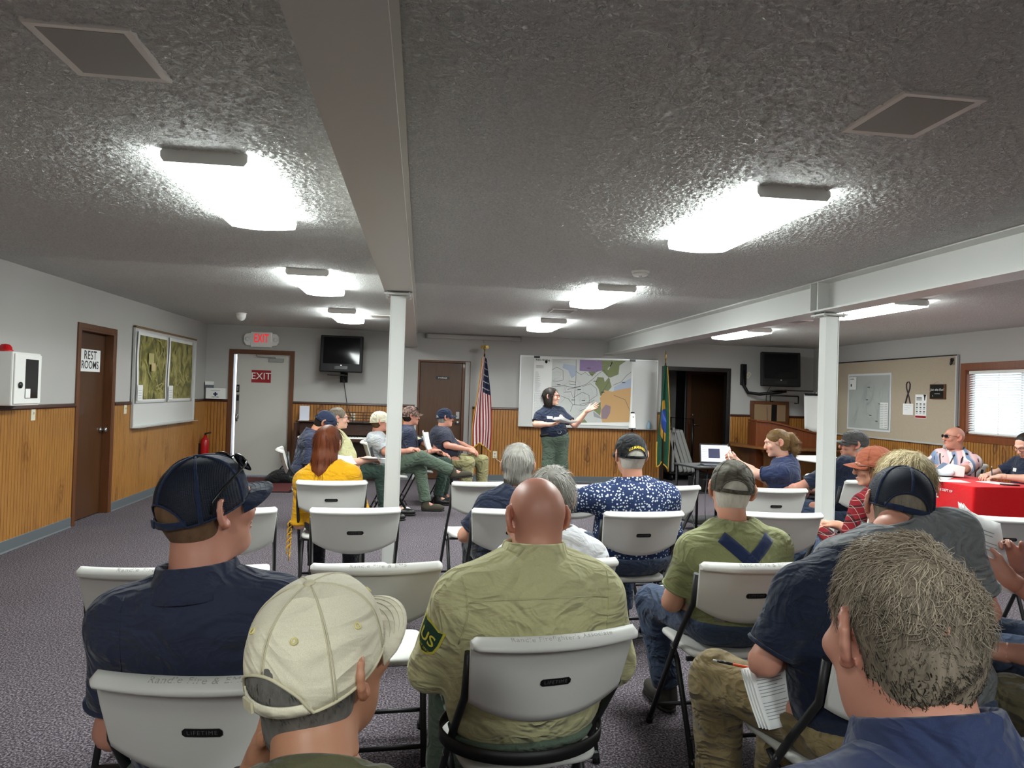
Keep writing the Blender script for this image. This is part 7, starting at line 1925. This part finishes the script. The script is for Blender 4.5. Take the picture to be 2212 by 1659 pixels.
lap = thing('laptop', (3.33, 7.86, .736), -10, 'open laptop with document page on its screen, on the media cart', 'laptop')
MB().box(-.165, .165, -.12, .11, 0, .016).build('base', [mat('laptop_grey', (60, 60, 62), .4)], lap, bev=.004)
MB().box(-.13, .13, -.04, .09, .016, .018).build('keyboard', [BLACK_PL], lap)
lid = MB().box(-.165, .165, -.008, .0, 0, .225).build('lid', [BLACK_PL], lap, bev=.003); lid.location = (0, .11, .014); lid.rotation_euler = (math.radians(-16), 0, 0)
def scr_fn(t, c): t.b.inputs['Emission Color'].default_value = (*c, 1); t.b.inputs['Emission Strength'].default_value = .55
p = Print(-.0085); p.rect(-.152, .152, .018, .21, mat('lit_page', (200, 204, 224), .3, fn=scr_fn))
p.rect(-.07, .06, .06, .17, mat('lit_dark_photo', (40, 42, 66), .3, fn=scr_fn))
for k in range(9): p.rect(-.145, -.085, .03+.02*k, .034+.02*k, mat('lit_grey_text', (130, 134, 154), .3, fn=scr_fn)); p.rect(.075, .14, .03+.02*k, .034+.02*k, mat('lit_grey_text', ()))
p.build(lid, 'screen_page')
cord('floor_cable', [(3.1, 7.9, .70), (2.98, 7.7, .3), (2.85, 7.2, .012), (2.6, 6.9, .008), (2.75, 6.3, .008), (2.45, 6.0, .008), (2.2, 6.2, .008)], .006, BLACK_PL, 'black cable from the media cart curling over the carpet')
cord('floor_cable', [(3.2, 7.8, .70), (3.08, 7.55, .25), (2.95, 7.0, .010), (2.85, 6.5, .008), (2.55, 6.6, .008), (2.4, 6.35, .008)], .005, BLACK_PL, 'thinner black cable beside the first on the carpet')
# corner desk, curved wooden console, easel pad, white table
dk = thing('corner_desk', (6.05, 11.78, 0), 0, 'brown wooden desk along the panelling below the wall unit', 'desk')
MB().prism([(-.66, .41), (-1.02, -.42), (-.78, -1.32), (.35, -1.32), (.35, -.80), (-.66, -.80)], .735, .762, axis='z').build('desktop', [mat('desk_wood', (104, 66, 30), .4, fn=wood_fn((60, 34, 14)))], dk, bev=.004)
MB().box(-.70, -.66, -.70, .40, 0, .735).build('end_panel', [mat('desk_wood', ())], dk); MB().box(.30, .34, -1.25, -.85, 0, .735).build('end_panel', [mat('desk_wood', ())], dk); MB().box(-.66, .30, -.88, -.86, .05, .735).build('modesty_panel', [mat('desk_wood', ())], dk)
pj = thing('projector', (5.62, 10.78, .763), 15, 'gray and white projector lying on the corner desk', 'projector')
MB().box(-.17, .17, -.11, .11, .008, .062).build('case', [mat('projector_grey', (176, 176, 178), .4)], pj, bev=.014); MB().box(-.13, .13, -.08, .08, .062, .066).build('top_plate', [GREY_PL], pj, bev=.002); MB().lathe([(0, 0), (.03, 0), (.032, .02), (0, .012)], n=16, axis='y', c=(-.08, -.13, .036)).build('lens', [BLACK_PL], pj)
for sx in (-1, 1): MB().lathe([(0, 0), (.012, 0), (.012, .01), (0, .01)], n=8, c=(sx*.12, -.07, 0)).build('foot', [BLACK_PL], pj)
cn = thing('wooden_console', (5.95, 11.05, 0), -4, 'reddish wooden console with sweeping curved top behind the ponytail', 'console')
CONS = mat('console_wood', (104, 52, 22), .35, fn=wood_fn((60, 26, 10)))
prof = [(-.62, 0), (.62, 0), (.62, .96)]+[(.62-1.24*i/12, .96+.19*(0.5-0.5*math.cos(PI*i/12))) for i in range(1, 13)]
MB().prism(prof, -.02, .02).build('front_panel', [CONS], cn, bev=.004)
cap_ = [(a, b+.0) for a, b in prof[2:]]; MB().prism(cap_+[(a, b+.03) for a, b in reversed(cap_)], -.05, .34).build('curved_top', [CONS], cn, bev=.006)
MB().box(-.62, -.58, .02, .32, 0, 1.14).build('side_panel', [CONS], cn); MB().box(.58, .62, .02, .32, 0, .95).build('side_panel', [CONS], cn)
mb = MB(); mb.lathe([(0, 0), (.05, .004), (.062, .016), (.05, .028), (.03, .03), (0, .03)], n=20, axis='y'); mb.v = [(x-.02, y-.05, z*1.5+.80) for x, y, z in mb.v]; mb.build('carved_rosette', [mat('dark_carving', (50, 22, 12), .4)], cn)
mb = MB(); mb.tube([(.04, -.035, .72), (.07, -.04, .62), (.05, -.035, .52), (.08, -.035, .44)], [.022, .03, .022, .008], n=8); mb.build('carved_scroll', [mat('dark_carving', ())], cn)
ea = thing('easel', (6.58, 11.50, 0), -12, 'white flip chart pad on an easel behind the window-side post', 'easel')
mb = MB(); mb.grid(lambda u, v: (-.21+u*.42, -.03-.07*(1-v)+.01*math.sin(u*6)*(1-v), 1.02+v*.60+.025*math.sin(u*9+1)*(1-v)**3), 12, 8); mb.build('pad', [PAPER], ea, solid=.004)
MB().box(-.20, .20, -.05, -.01, 1.60, 1.635).build('clamp_bar', [BLACK_PL], ea)
for a, b in ((-.20, -.10), (.20, -.10), (0, .30)): MB().tube([(a*.25, 0, 1.66), (a, b, .01)], .011, n=8).build('leg', [ALU], ea)
wt = thing('white_table', (5.38, 8.95, 0), 12, 'white plastic folding table beyond the window-side post', 'table')
MB().box(-.38, .38, -.60, .60, .71, .745).build('top', [WHITE_PL], wt, bev=.012)
for sx in (-1, 1):
    for sy in (-1, 1): MB().tube([(sx*.30, sy*.46, .71), (sx*.30, sy*.50, .0)], .014, n=8).build('leg', [DARKMETAL], wt)
# red covered table and what lies on it
CLOTHR = cloth('red_table_cloth', (196, 12, 22), .04)
rt = thing('display_table', (5.46, 7.10, 0), 2, 'folding table hidden under the red cloth near the window', 'table')
MB().box(-.36, .36, -.89, .89, .70, .738).build('top', [WHITE_PL], rt)
for sx in (-1, 1):
    for sy in (-1, 1): MB().tube([(sx*.29, sy*.70, .70), (sx*.29, sy*.72, .0)], .014, n=8).build('leg', [DARKMETAL], rt)
tc = thing('table_cloth', (5.46, 7.10, 0), 2, 'bright red table cloth with white lettering hanging to the floor', 'tablecloth')
rim_ = []
def rect_pts(hx, hy, n):
    out = []
    for (a, b) in (((-hx, hy), (-hx, -hy)), ((-hx, -hy), (hx, -hy)), ((hx, -hy), (hx, hy)), ((hx, hy), (-hx, hy))):
        L_ = math.hypot(b[0]-a[0], b[1]-a[1]); m_ = int(n*L_)
        for i in range(m_): out.append((a[0]+(b[0]-a[0])*i/m_, a[1]+(b[1]-a[1])*i/m_))
    return out
hx, hy = .385, .915; ring = rect_pts(hx, hy, 36); nR = len(ring)
mb = MB(); vs = []
for lv, (z, k) in enumerate(((.744, 0), (.735, .06), (.60, .35), (.40, .6), (.20, .8), (.015, 1.0))):
    for i, (x, y) in enumerate(ring):
        cxn = min(abs(abs(x)-hx), 1); corner = math.exp(-((hx-abs(x))**2+(hy-abs(y))**2)/.012)
        nx, ny = (x/hx if abs(abs(x)-hx) < 1e-6 else 0), (y/hy if abs(abs(y)-hy) < 1e-6 else 0)
        fold = k*(.010*math.sin(i*.55)*.6+.012*math.sin(i*.31+1)+.085*corner*(1 if (i % 2) else .72)+.012)
        L_ = math.hypot(nx, ny) or 1
        if corner > .05: d_ = (x/abs(x)*.7, y/abs(y)*.7)
        else: d_ = (nx/L_, ny/L_)
        vs.append((x+d_[0]*fold, y+d_[1]*fold, z))
fs = [(l*nR+i, l*nR+(i+1) % nR, (l+1)*nR+(i+1) % nR, (l+1)*nR+i) for l in range(5) for i in range(nR)]+[tuple(range(nR-1, -1, -1))]
mb.add(vs, fs, 0, True); mb.sm[-1] = False; cl_ = mb.build('drape', [CLOTHR], tc)
cb = BVHTree.FromPolygons([tuple(v) for v in vs], fs)
mb = MB()
for body, size, zz, yy, bo in (('STATE DEPT OF', .034, .665, -.535, .010), ('RAL', .066, .605, -.42, .03)):
    tv_, tf_ = text_geo(body, size, align='CENTER', bold=bo); base_ = [(-.8, yy-a, zz+b) for a, b in tv_]
    out = []
    for q_ in base_:
        h_ = cb.ray_cast(Vector(q_), Vector((1, 0, 0)), 2.0); out.append((h_[0].x-.003, q_[1], q_[2]) if h_[0] else (-.39, q_[1], q_[2]))
    mb.add(out, tf_)
tag(mb.build('lettering', [INKS['white']], cl_, fix=False), kind='stuff')
def sheet_stack(name, loc, rz, label, w_=.216, l_=.28, th=.004, curl=.0, tilt=(0, 0), lines=True, n=3, group=None):
    r = thing(name, loc, rz, label, 'paper', group); r.rotation_euler = (math.radians(tilt[0]), math.radians(tilt[1]), math.radians(rz))
    for k in range(n):
        mb = MB(); dx, dy = (k*.006, -k*.004)
        mb.grid(lambda u, v: ((u-.5)*w_+dx, (v-.5)*l_+dy, th*k/n+curl*(u-.5)**2*(1+.3*k)+curl*.5*(v)**2), 6, 6)
        s_ = mb.build('sheet', [PAPER], r, solid=.0008)
    if lines:
        mb = MB()
        for q_ in range(14):
            v = .88-.055*q_; u1 = .85-(.3*RNG.random() if q_ % 4 == 3 else .05*RNG.random())
            if q_ in (0, 7): continue
            z = lambda u, v: th*(n-1)/n+curl*(u-.5)**2*(1+.3*(n-1))+curl*.5*v**2+.0012
            vs = []
            for t in range(5):
                u = .14+(u1-.14)*t/4
                for vv in (v, v-.014): vs.append(((u-.5)*w_+(n-1)*.006, (vv-.5)*l_-(n-1)*.004, z(u, vv)))
            mb.add(vs, [(2*t, 2*t+1, 2*t+3, 2*t+2) for t in range(4)])
        tag(mb.build('text_lines', [INKS['grey']], s_, fix=False), kind='stuff')
    return r
sheet_stack('papers', (5.30, 6.95, .746), 40, 'loose printed papers on the red cloth before the patterned shirt'); sheet_stack('papers', (5.22, 6.62, .746), 75, 'white papers near the red table corner'); sheet_stack('papers', (5.62, 6.52, .746), 20, 'notebook page under the writing man\'s pen', .2, .26); sheet_stack('papers', (5.25, 7.30, .746), 15, 'white papers farthest along the red table')
pb = thing('plastic_bag', (5.50, 7.08, .760), -25, 'clear plastic bag wrapped round a white box on the red table', 'bag')
MB().prism([(-.10, 0), (.16, 0), (.17, .10), (.02, .12), (-.10, .02)], -.13, .13).build('box', [PAPER], pb, bev=.004); MB().box(.165, .172, -.10, .10, .02, .09).build('printed_end', [mat('slate_print', (96, 110, 134), .5)], pb); MB().prism([(-.09, .026), (.015, .123), (.03, .122), (-.08, .02)], -.09, .10).build('printed_top', [mat('slate_print', ())], pb)
F = Field((-.3, -.25, -.02), (.26, .25, .16), .012); F.box((-.1, 0, .03), (.17, .16, .03), None, .03, .03); F.ell((-.2, 0, .03), (.07, .12, .03), None, .04); F.ripple(.012, 40, 8); F.plane_cut((0, 0, -.010), (0, 0, -1)); np_obj('wrapping', [F.mesh()], [mat('crinkled_film', (206, 212, 218), .18)], pb)
pn = thing('pen', (5.675, 6.62, .765), 0, 'dark pen held by the writing man', 'pen'); MB().tube([(0, 0, 0), (.004, .012, .025), (.02, .035, .12)], [.001, .005, .005], n=8).build('barrel', [mat('pen_black', (24, 26, 34), .3)], pn); MB().tube([(.02, .035, .12), (.0215, .037, .128)], .004, n=8).build('clicker', [ALU], pn)
phn = thing('dark_phone', (5.62, 6.34, .746), 70, 'dark phone lying at the red table edge', 'phone'); MB().box(-.035, .035, -.075, .075, 0, .008).build('case', [TVB], phn, bev=.003); MB().box(-.032, .032, -.07, .07, .008, .0085).build('screen', [SCREEN], phn)
wbt = thing('water_bottle', (5.30, 7.86, .745), 0, 'small clear water bottle at the far end of the red table', 'bottle'); MB().lathe([(0, 0), (.03, 0), (.032, .01), (.032, .13), (.014, .165), (.013, .185), (0, .185)], n=18).build('bottle', [mat('clear_bottle', (206, 214, 220), .12)], wbt); MB().lathe([(.0145, .182), (.0145, .20), (0, .2)], n=14).build('screw_cap', [WHITE_PL], wbt); MB().lathe([(.0325, .05), (.0325, .10)], n=18).build('label_band', [INKS['blue']], wbt)
# ------------------------------------------------------------------ accessories worn or held
def on(pname, key='sb'): return PEOPLE[pname][key]
def lw(P_, p): 
    """person-local point to world"""
    r = P_['root']; a = r.rotation_euler[2]; c, s = math.cos(a), math.sin(a)
    return (r.location[0]+p[0]*c-p[1]*s, r.location[1]+p[0]*s+p[1]*c, p[2])
def patch(P_, outline, centre, d, up, mats, parent, name, off=.003, layers=None, key='sb', rings=5):
    """flat badge pressed onto the cloth; outline in metres round centre, d the pressing direction"""
    d = np.array(d, float); d /= np.linalg.norm(d); up = np.array(up, float); up -= d*(up@d); up /= np.linalg.norm(up); x = np.cross(d, up); c = np.array(centre, float)
    mb = MB()
    for li, (pts, m) in enumerate(layers or [(outline, 0)]):
        n = len(pts); vs = [c]
        for r_ in range(1, rings+1): vs += [c+(x*a+up*b)*r_/rings for a, b in pts]
        vs = drape([tuple(v) for v in vs], P_[key], d, off+.0012*li)
        fs = [(0, 1+i, 1+(i+1) % n) for i in range(n)]
        for r_ in range(rings-1): fs += [(1+r_*n+i, 1+(r_+1)*n+i, 1+(r_+1)*n+(i+1) % n, 1+r_*n+(i+1) % n) for i in range(n)]
        mb.add(vs, fs, m)
    return mb.build(name, mats, parent, fix=False)
def oval(a, b, n=18): return [(a*math.cos(2*PI*i/n), b*math.sin(2*PI*i/n)) for i in range(n)]
def rectp(a, b): return [(-a, -b), (0, -b), (a, -b), (a, 0), (a, b), (0, b), (-a, b), (-a, 0)]
# suspenders pressed onto the olive tee
P_ = PEOPLE['suspenders']; N, P0, u_ = P_['N'], P_['P'], P_['u']; SUSP = cloth('navy_webbing', (30, 40, 72), .1)
def strap(path, w_, name, parent, P__=P_, d=(0, 1, 0), m=SUSP):
    vs = []
    for i, p_ in enumerate(path):
        a = np.array(path[max(i-1, 0)]); b = np.array(path[min(i+1, len(path)-1)]); t = b-a; t /= np.linalg.norm(t); sd_ = np.cross(t, d); sd_ /= np.linalg.norm(sd_)
        for k in (-1, -.33, .33, 1): vs.append(tuple(np.array(p_)+sd_*w_*k))
    vs = drape(vs, P__['sb'], d, .0035); n = len(path)
    mb = MB().add(vs, [(4*i+k, 4*i+k+1, 4*i+k+5, 4*i+k+4) for i in range(n-1) for k in range(3)], 0, True)
    return mb.build(name, [m], parent, solid=.002, fix=False)
def lerp(a, b, n): return [tuple(np.array(a)+(np.array(b)-np.array(a))*i/n) for i in range(n+1)]
M_ = N-u_*.085; y_ = -.3
for s in (-1, 1):
    strap(lerp((N[0]+s*.105, y_, N[2]-.004), (-s*.02+M_[0], y_, M_[2]-.03), 14), .025, 'suspender', P_['shirt'])
    b_ = strap(lerp((M_[0]+s*.008, y_, M_[2]-.01), (s*.115, y_, P0[2]+.045), 16), .021, 'suspender', P_['shirt'])
    patch(P_, rectp(.018, .012), (s*.126, y_, P0[2]+.043), (0, 1, 0), (0, 0, 1), [STEEL], P_['shirt'], 'clip', .006)
# shoulder patch, yoke seam and shoulder seams on the khaki shirt
P_ = PEOPLE['bald']; S_, E_ = P_['S']['L'], P_['A']['L'][0]; c_ = S_+(E_-S_)*.42
shield = [(0, .055), (.03, .048), (.046, .054), (.044, .0), (.038, -.03), (.02, -.05), (0, -.058), (-.02, -.05), (-.038, -.03), (-.044, 0), (-.046, .054), (-.03, .048)]
d_ = (.86, .50, .05)
pt_ = patch(P_, shield, c_, d_, (S_-E_), [mat('patch_gold', (206, 196, 70), .8), mat('patch_green', (24, 62, 44), .8)], P_['shirt'], 'shoulder_patch', .003, layers=[(shield, 0), ([(a*.86, b*.88) for a, b in shield], 1)])
dd = np.array(d_)/np.linalg.norm(d_); up_ = (S_-E_)/np.linalg.norm(S_-E_); up_ = up_-dd*(up_@dd); up_ /= np.linalg.norm(up_); xx = np.cross(dd, up_)
tv_, tf_ = text_geo('US', .052, bold=.015); mb = MB(); mb.add(drape([tuple(c_+xx*a+up_*b) for a, b in tv_], P_['sb'], d_, .006), tf_)
tv2, tf2 = text_geo('FOREST SERVICE', .0105); mb.add(drape([tuple(c_+xx*a+up_*(b-.036)) for a, b in tv2], P_['sb'], d_, .006), tf2); tag(mb.build('lettering', [mat('patch_gold', ())], pt_, fix=False), kind='stuff')
def seam(P__, path, name, m, d=(0, 1, 0), r=.0022):
    pts = drape(path, P__['sb'], d, .0005); mb = MB().tube(pts, r, n=5); o = mb.build(name, [m], P__['shirt'], fix=False); return o
L_ = P_['N']-P_['P']; z_ = (P_['P']+L_*.80)[2]
seam(P_, [(-.20+.4*i/24, -.3, z_+.02-.02*abs(-1+i/12)**2) for i in range(25)], 'yoke_seam', KHAKIS)
for s in (-1, 1): seam(P_, [(s*(.215-.012*math.sin(i/12*PI)), -.3, z_+.075-.20*i/12) for i in range(13)], 'armhole_seam', KHAKIS)
for nm in ('mesh_cap', 'blue_polo', 'notes', 'suspenders'):
    Q_ = PEOPLE[nm]; sw = abs(Q_['S']['R'][0]-Q_['S']['L'][0])/2; zz = Q_['SCn'][2]
    for s in (-1, 1): seam(Q_, [(s*(sw*1.02-.010*math.sin(i/10*PI)), -.35, zz+.06-.17*i/10) for i in range(11)], 'armhole_seam', {'mesh_cap': NAVY, 'blue_polo': BLUEP, 'notes': NAVY2, 'suspenders': OLIVE}[nm], r=.0016)
# badges and name tags
def front_badge(nm, dx, dz, outline, mats, name, layers=None):
    Q_ = PEOPLE[nm]; c = Q_['N']-Q_['u']*dz+np.array([dx, .3, 0]); return patch(Q_, outline, c, (0, -1, 0), (0, 0, 1), mats, Q_['shirt'], name, .004, layers)
TAGM = mat('name_tag_white', (232, 232, 230), .4)
for nm, tx_, bx in (('speaker', .085, -.085), ('heavy', .07, -.09), ('looking_down', .08, None), ('camo', None, -.085), ('writer', .09, None)):
    if tx_ is not None: front_badge(nm, tx_, .125, rectp(.037, .018), [TAGM], 'name_tag')
    if bx is not None:
        star = [((.034 if i % 2 == 0 else .030)*math.cos(2*PI*i/16+PI/2), (.038 if i % 2 == 0 else .034)*math.sin(2*PI*i/16+PI/2)) for i in range(16)]
        front_badge(nm, bx, .115, star, [BADGEY, BADGED], 'chest_badge', [(star, 0), ([(a*.55, b*.55) for a, b in star], 1)])
# lanyard and goatee of the man in the patterned shirt
Q_ = PEOPLE['pink']; mb = MB()
for s in (-1, 1): mb.tube(drape([(s*(.085-.075*i/10), .35, Q_['N'][2]-.02-.26*i/10) for i in range(11)], Q_['sb'], (0, -1, 0), .006), .008, n=6, flat=.4)
mb.build('lanyard', [BLACK_PL], Q_['root'], fix=False)
T = Q_['T']; F = Field(T(np.array([0, .09, -.10]))-.08, T(np.array([0, .09, -.10]))+.08, .005); F.ell(T(np.array([0, .086, -.115])), (.022, .022, .028), T.R, .01); F.ell(T(np.array([0, .112, -.050])), (.026, .006, .006), T.R, .01); F.ripple(.002, 300, 2); V_, Q2 = F.mesh(); np_obj('goatee', [(V_, Q2)], [HAIR['grey']], Q_['root'], color=np.full((len(V_), 3), .6))
# sunglasses on the mesh cap's front, and on the camouflage cap
for nm, yo, zo in (('mesh_cap', -.008, .078), ('camo', -.004, .076)):
    T = PEOPLE[nm]['T']; T2 = HT(T(np.array([0, yo-.020, zo-.030])), T.R@rotm(0, 24, 0)); make_glasses(PEOPLE[nm]['root'], T2, 'sunglasses', lens=LENS, zoff=0.0, hgt=.020, sc=1.13)
# hearing the rest: earrings, knit tassels of the mustard top
Q_ = PEOPLE['glasses_woman']; T = Q_['T']; mb = MB()
for s in (-1, 1): mb.lathe([(0, 0), (.004, .004), (.005, .014), (.002, .022), (0, .022)], n=8, c=tuple(T(np.array([s*.088, -.012, -.065]))))
tag(mb.build('earrings', [mat('cream_bead', (226, 220, 200), .3)], Q_['root']), kind='stuff')
Q_ = PEOPLE['yellow']; mb = MB()
for k in 'LR':
    E_, W_ = Q_['A'][k][0], Q_['A'][k][1]; s = -1 if k == 'L' else 1
    for j in range(5):
        a = E_+np.array([s*.045, -.01*j, .03-.04*j]); mb.tube([tuple(a), tuple(a+np.array([s*.03, 0, -.03])), tuple(a+np.array([s*.025, -.01, -.075])), tuple(a+np.array([s*.005, -.01, -.06])), tuple(a+np.array([s*.012, -.01, -.12]))], .0045, n=5)
tag(mb.build('sleeve_tassels', [MUST], Q_['shirt']), kind='stuff')
# watch on the cap man's wrist
Q_ = PEOPLE['khaki_cap']; W_, E_ = Q_['A']['L'][1], Q_['A']['L'][0]; n_ = (E_-W_)/np.linalg.norm(E_-W_); c = W_+n_*.035; x_ = np.cross(n_, [0, 1, 0]); x_ /= np.linalg.norm(x_); y_ = np.cross(n_, x_)
MB().tube([tuple(c+(x_*math.cos(a)+y_*math.sin(a))*.034) for a in [2*PI*i/20 for i in range(20)]], .008, n=6, closed=True).build('watch_band', [BLACK_PL], Q_['root'])
# hearing aid style dark moles on the bald head are left to the skin
# --- held things
sheet_stack('papers', (1.965, 9.83, 1.09), 20, 'thick open report held in the speaker\'s hand', .28, .21, .02, curl=.07, tilt=(-16, 10), n=5)
sheet_stack('papers', (2.05, 2.45, .955), 14, 'printed pages held up by the person in denim', .216, .28, .005, curl=.05, tilt=(56, 22), n=3)
sheet_stack('folded_notes', (1.04, 2.06, .60), 8, 'folded note sheets lying on khaki trouser thigh', .125, .16, .006, curl=.05, tilt=(56, -8), n=4)
sheet_stack('papers', (-.78, 7.78, .715), 20, 'papers in the lap of the man looking down', .2, .26, .004, curl=.05, tilt=(8, 10), n=2)
sheet_stack('papers', (-.50, 8.34, .680), 60, 'white sheet on the lap of the woman with glasses', .22, .28, .003, curl=.04, tilt=(-6, 4), n=2)
sheet_stack('papers', (.06, 9.50, .80), 70, 'pages held upright by the man in camouflage cap', .2, .27, .004, curl=.1, tilt=(60, 10), n=2)
sheet_stack('papers', (-.18, 9.15, .004), 15, 'white sheet lying on the carpet under the profile row', .2, .26, .002, n=1, lines=False)
sheet_stack('papers', (2.05, 3.06, .0) if False else (2.0, 5.6, .004), 30, 'white sheet lying on the carpet near the cables', .2, .26, .002, n=1, lines=False)
pn2 = thing('pen', (.985, 2.09, .672), 60, 'orange and silver pen clipped on khaki trouser thigh', 'pen'); MB().tube([(0, -.05, 0), (0, .03, .004)], .0045, n=8).build('barrel', [mat('pen_orange', (206, 74, 30), .35)], pn2); MB().tube([(0, .03, .004), (0, .075, .006)], .0045, n=8).build('grip', [BLACK_PL], pn2); MB().tube([(0, .075, .006), (0, .088, .0065)], .003, n=8).build('tip', [ALU], pn2)
ph_ = thing('phone', (2.965, 6.70, .955), 60, 'bright phone held up by the ponytail woman', 'phone'); ph_.rotation_euler = (math.radians(-18), 0, math.radians(40))
MB().box(-.036, .036, -.004, .004, -.075, .075).build('case', [WHITE_PL], ph_, bev=.004); MB().box(-.033, .033, -.0048, -.004, -.068, .068).build('screen', [mat('lit_page', ())], ph_)
cane = thing('cane', (1.42, 3.26, 0), 0, 'wooden cane with rubber tip under the suspenders man\'s chair', 'cane'); MB().tube([(0, 0, .04), (.0, .05, .50), (.0, .055, .80)], .011, n=8).build('shaft', [mat('cane_wood', (120, 74, 36), .4)], cane); MB().tube([(0, 0, .0), (0, 0, .05)], [.017, .014], n=10).build('rubber_tip', [BLACK_PL], cane); MB().tube([(0, .055, .80), (0, .07, .85), (0, .12, .86), (0, .15, .82)], .013, n=8).build('handle', [mat('cane_wood', ())], cane)
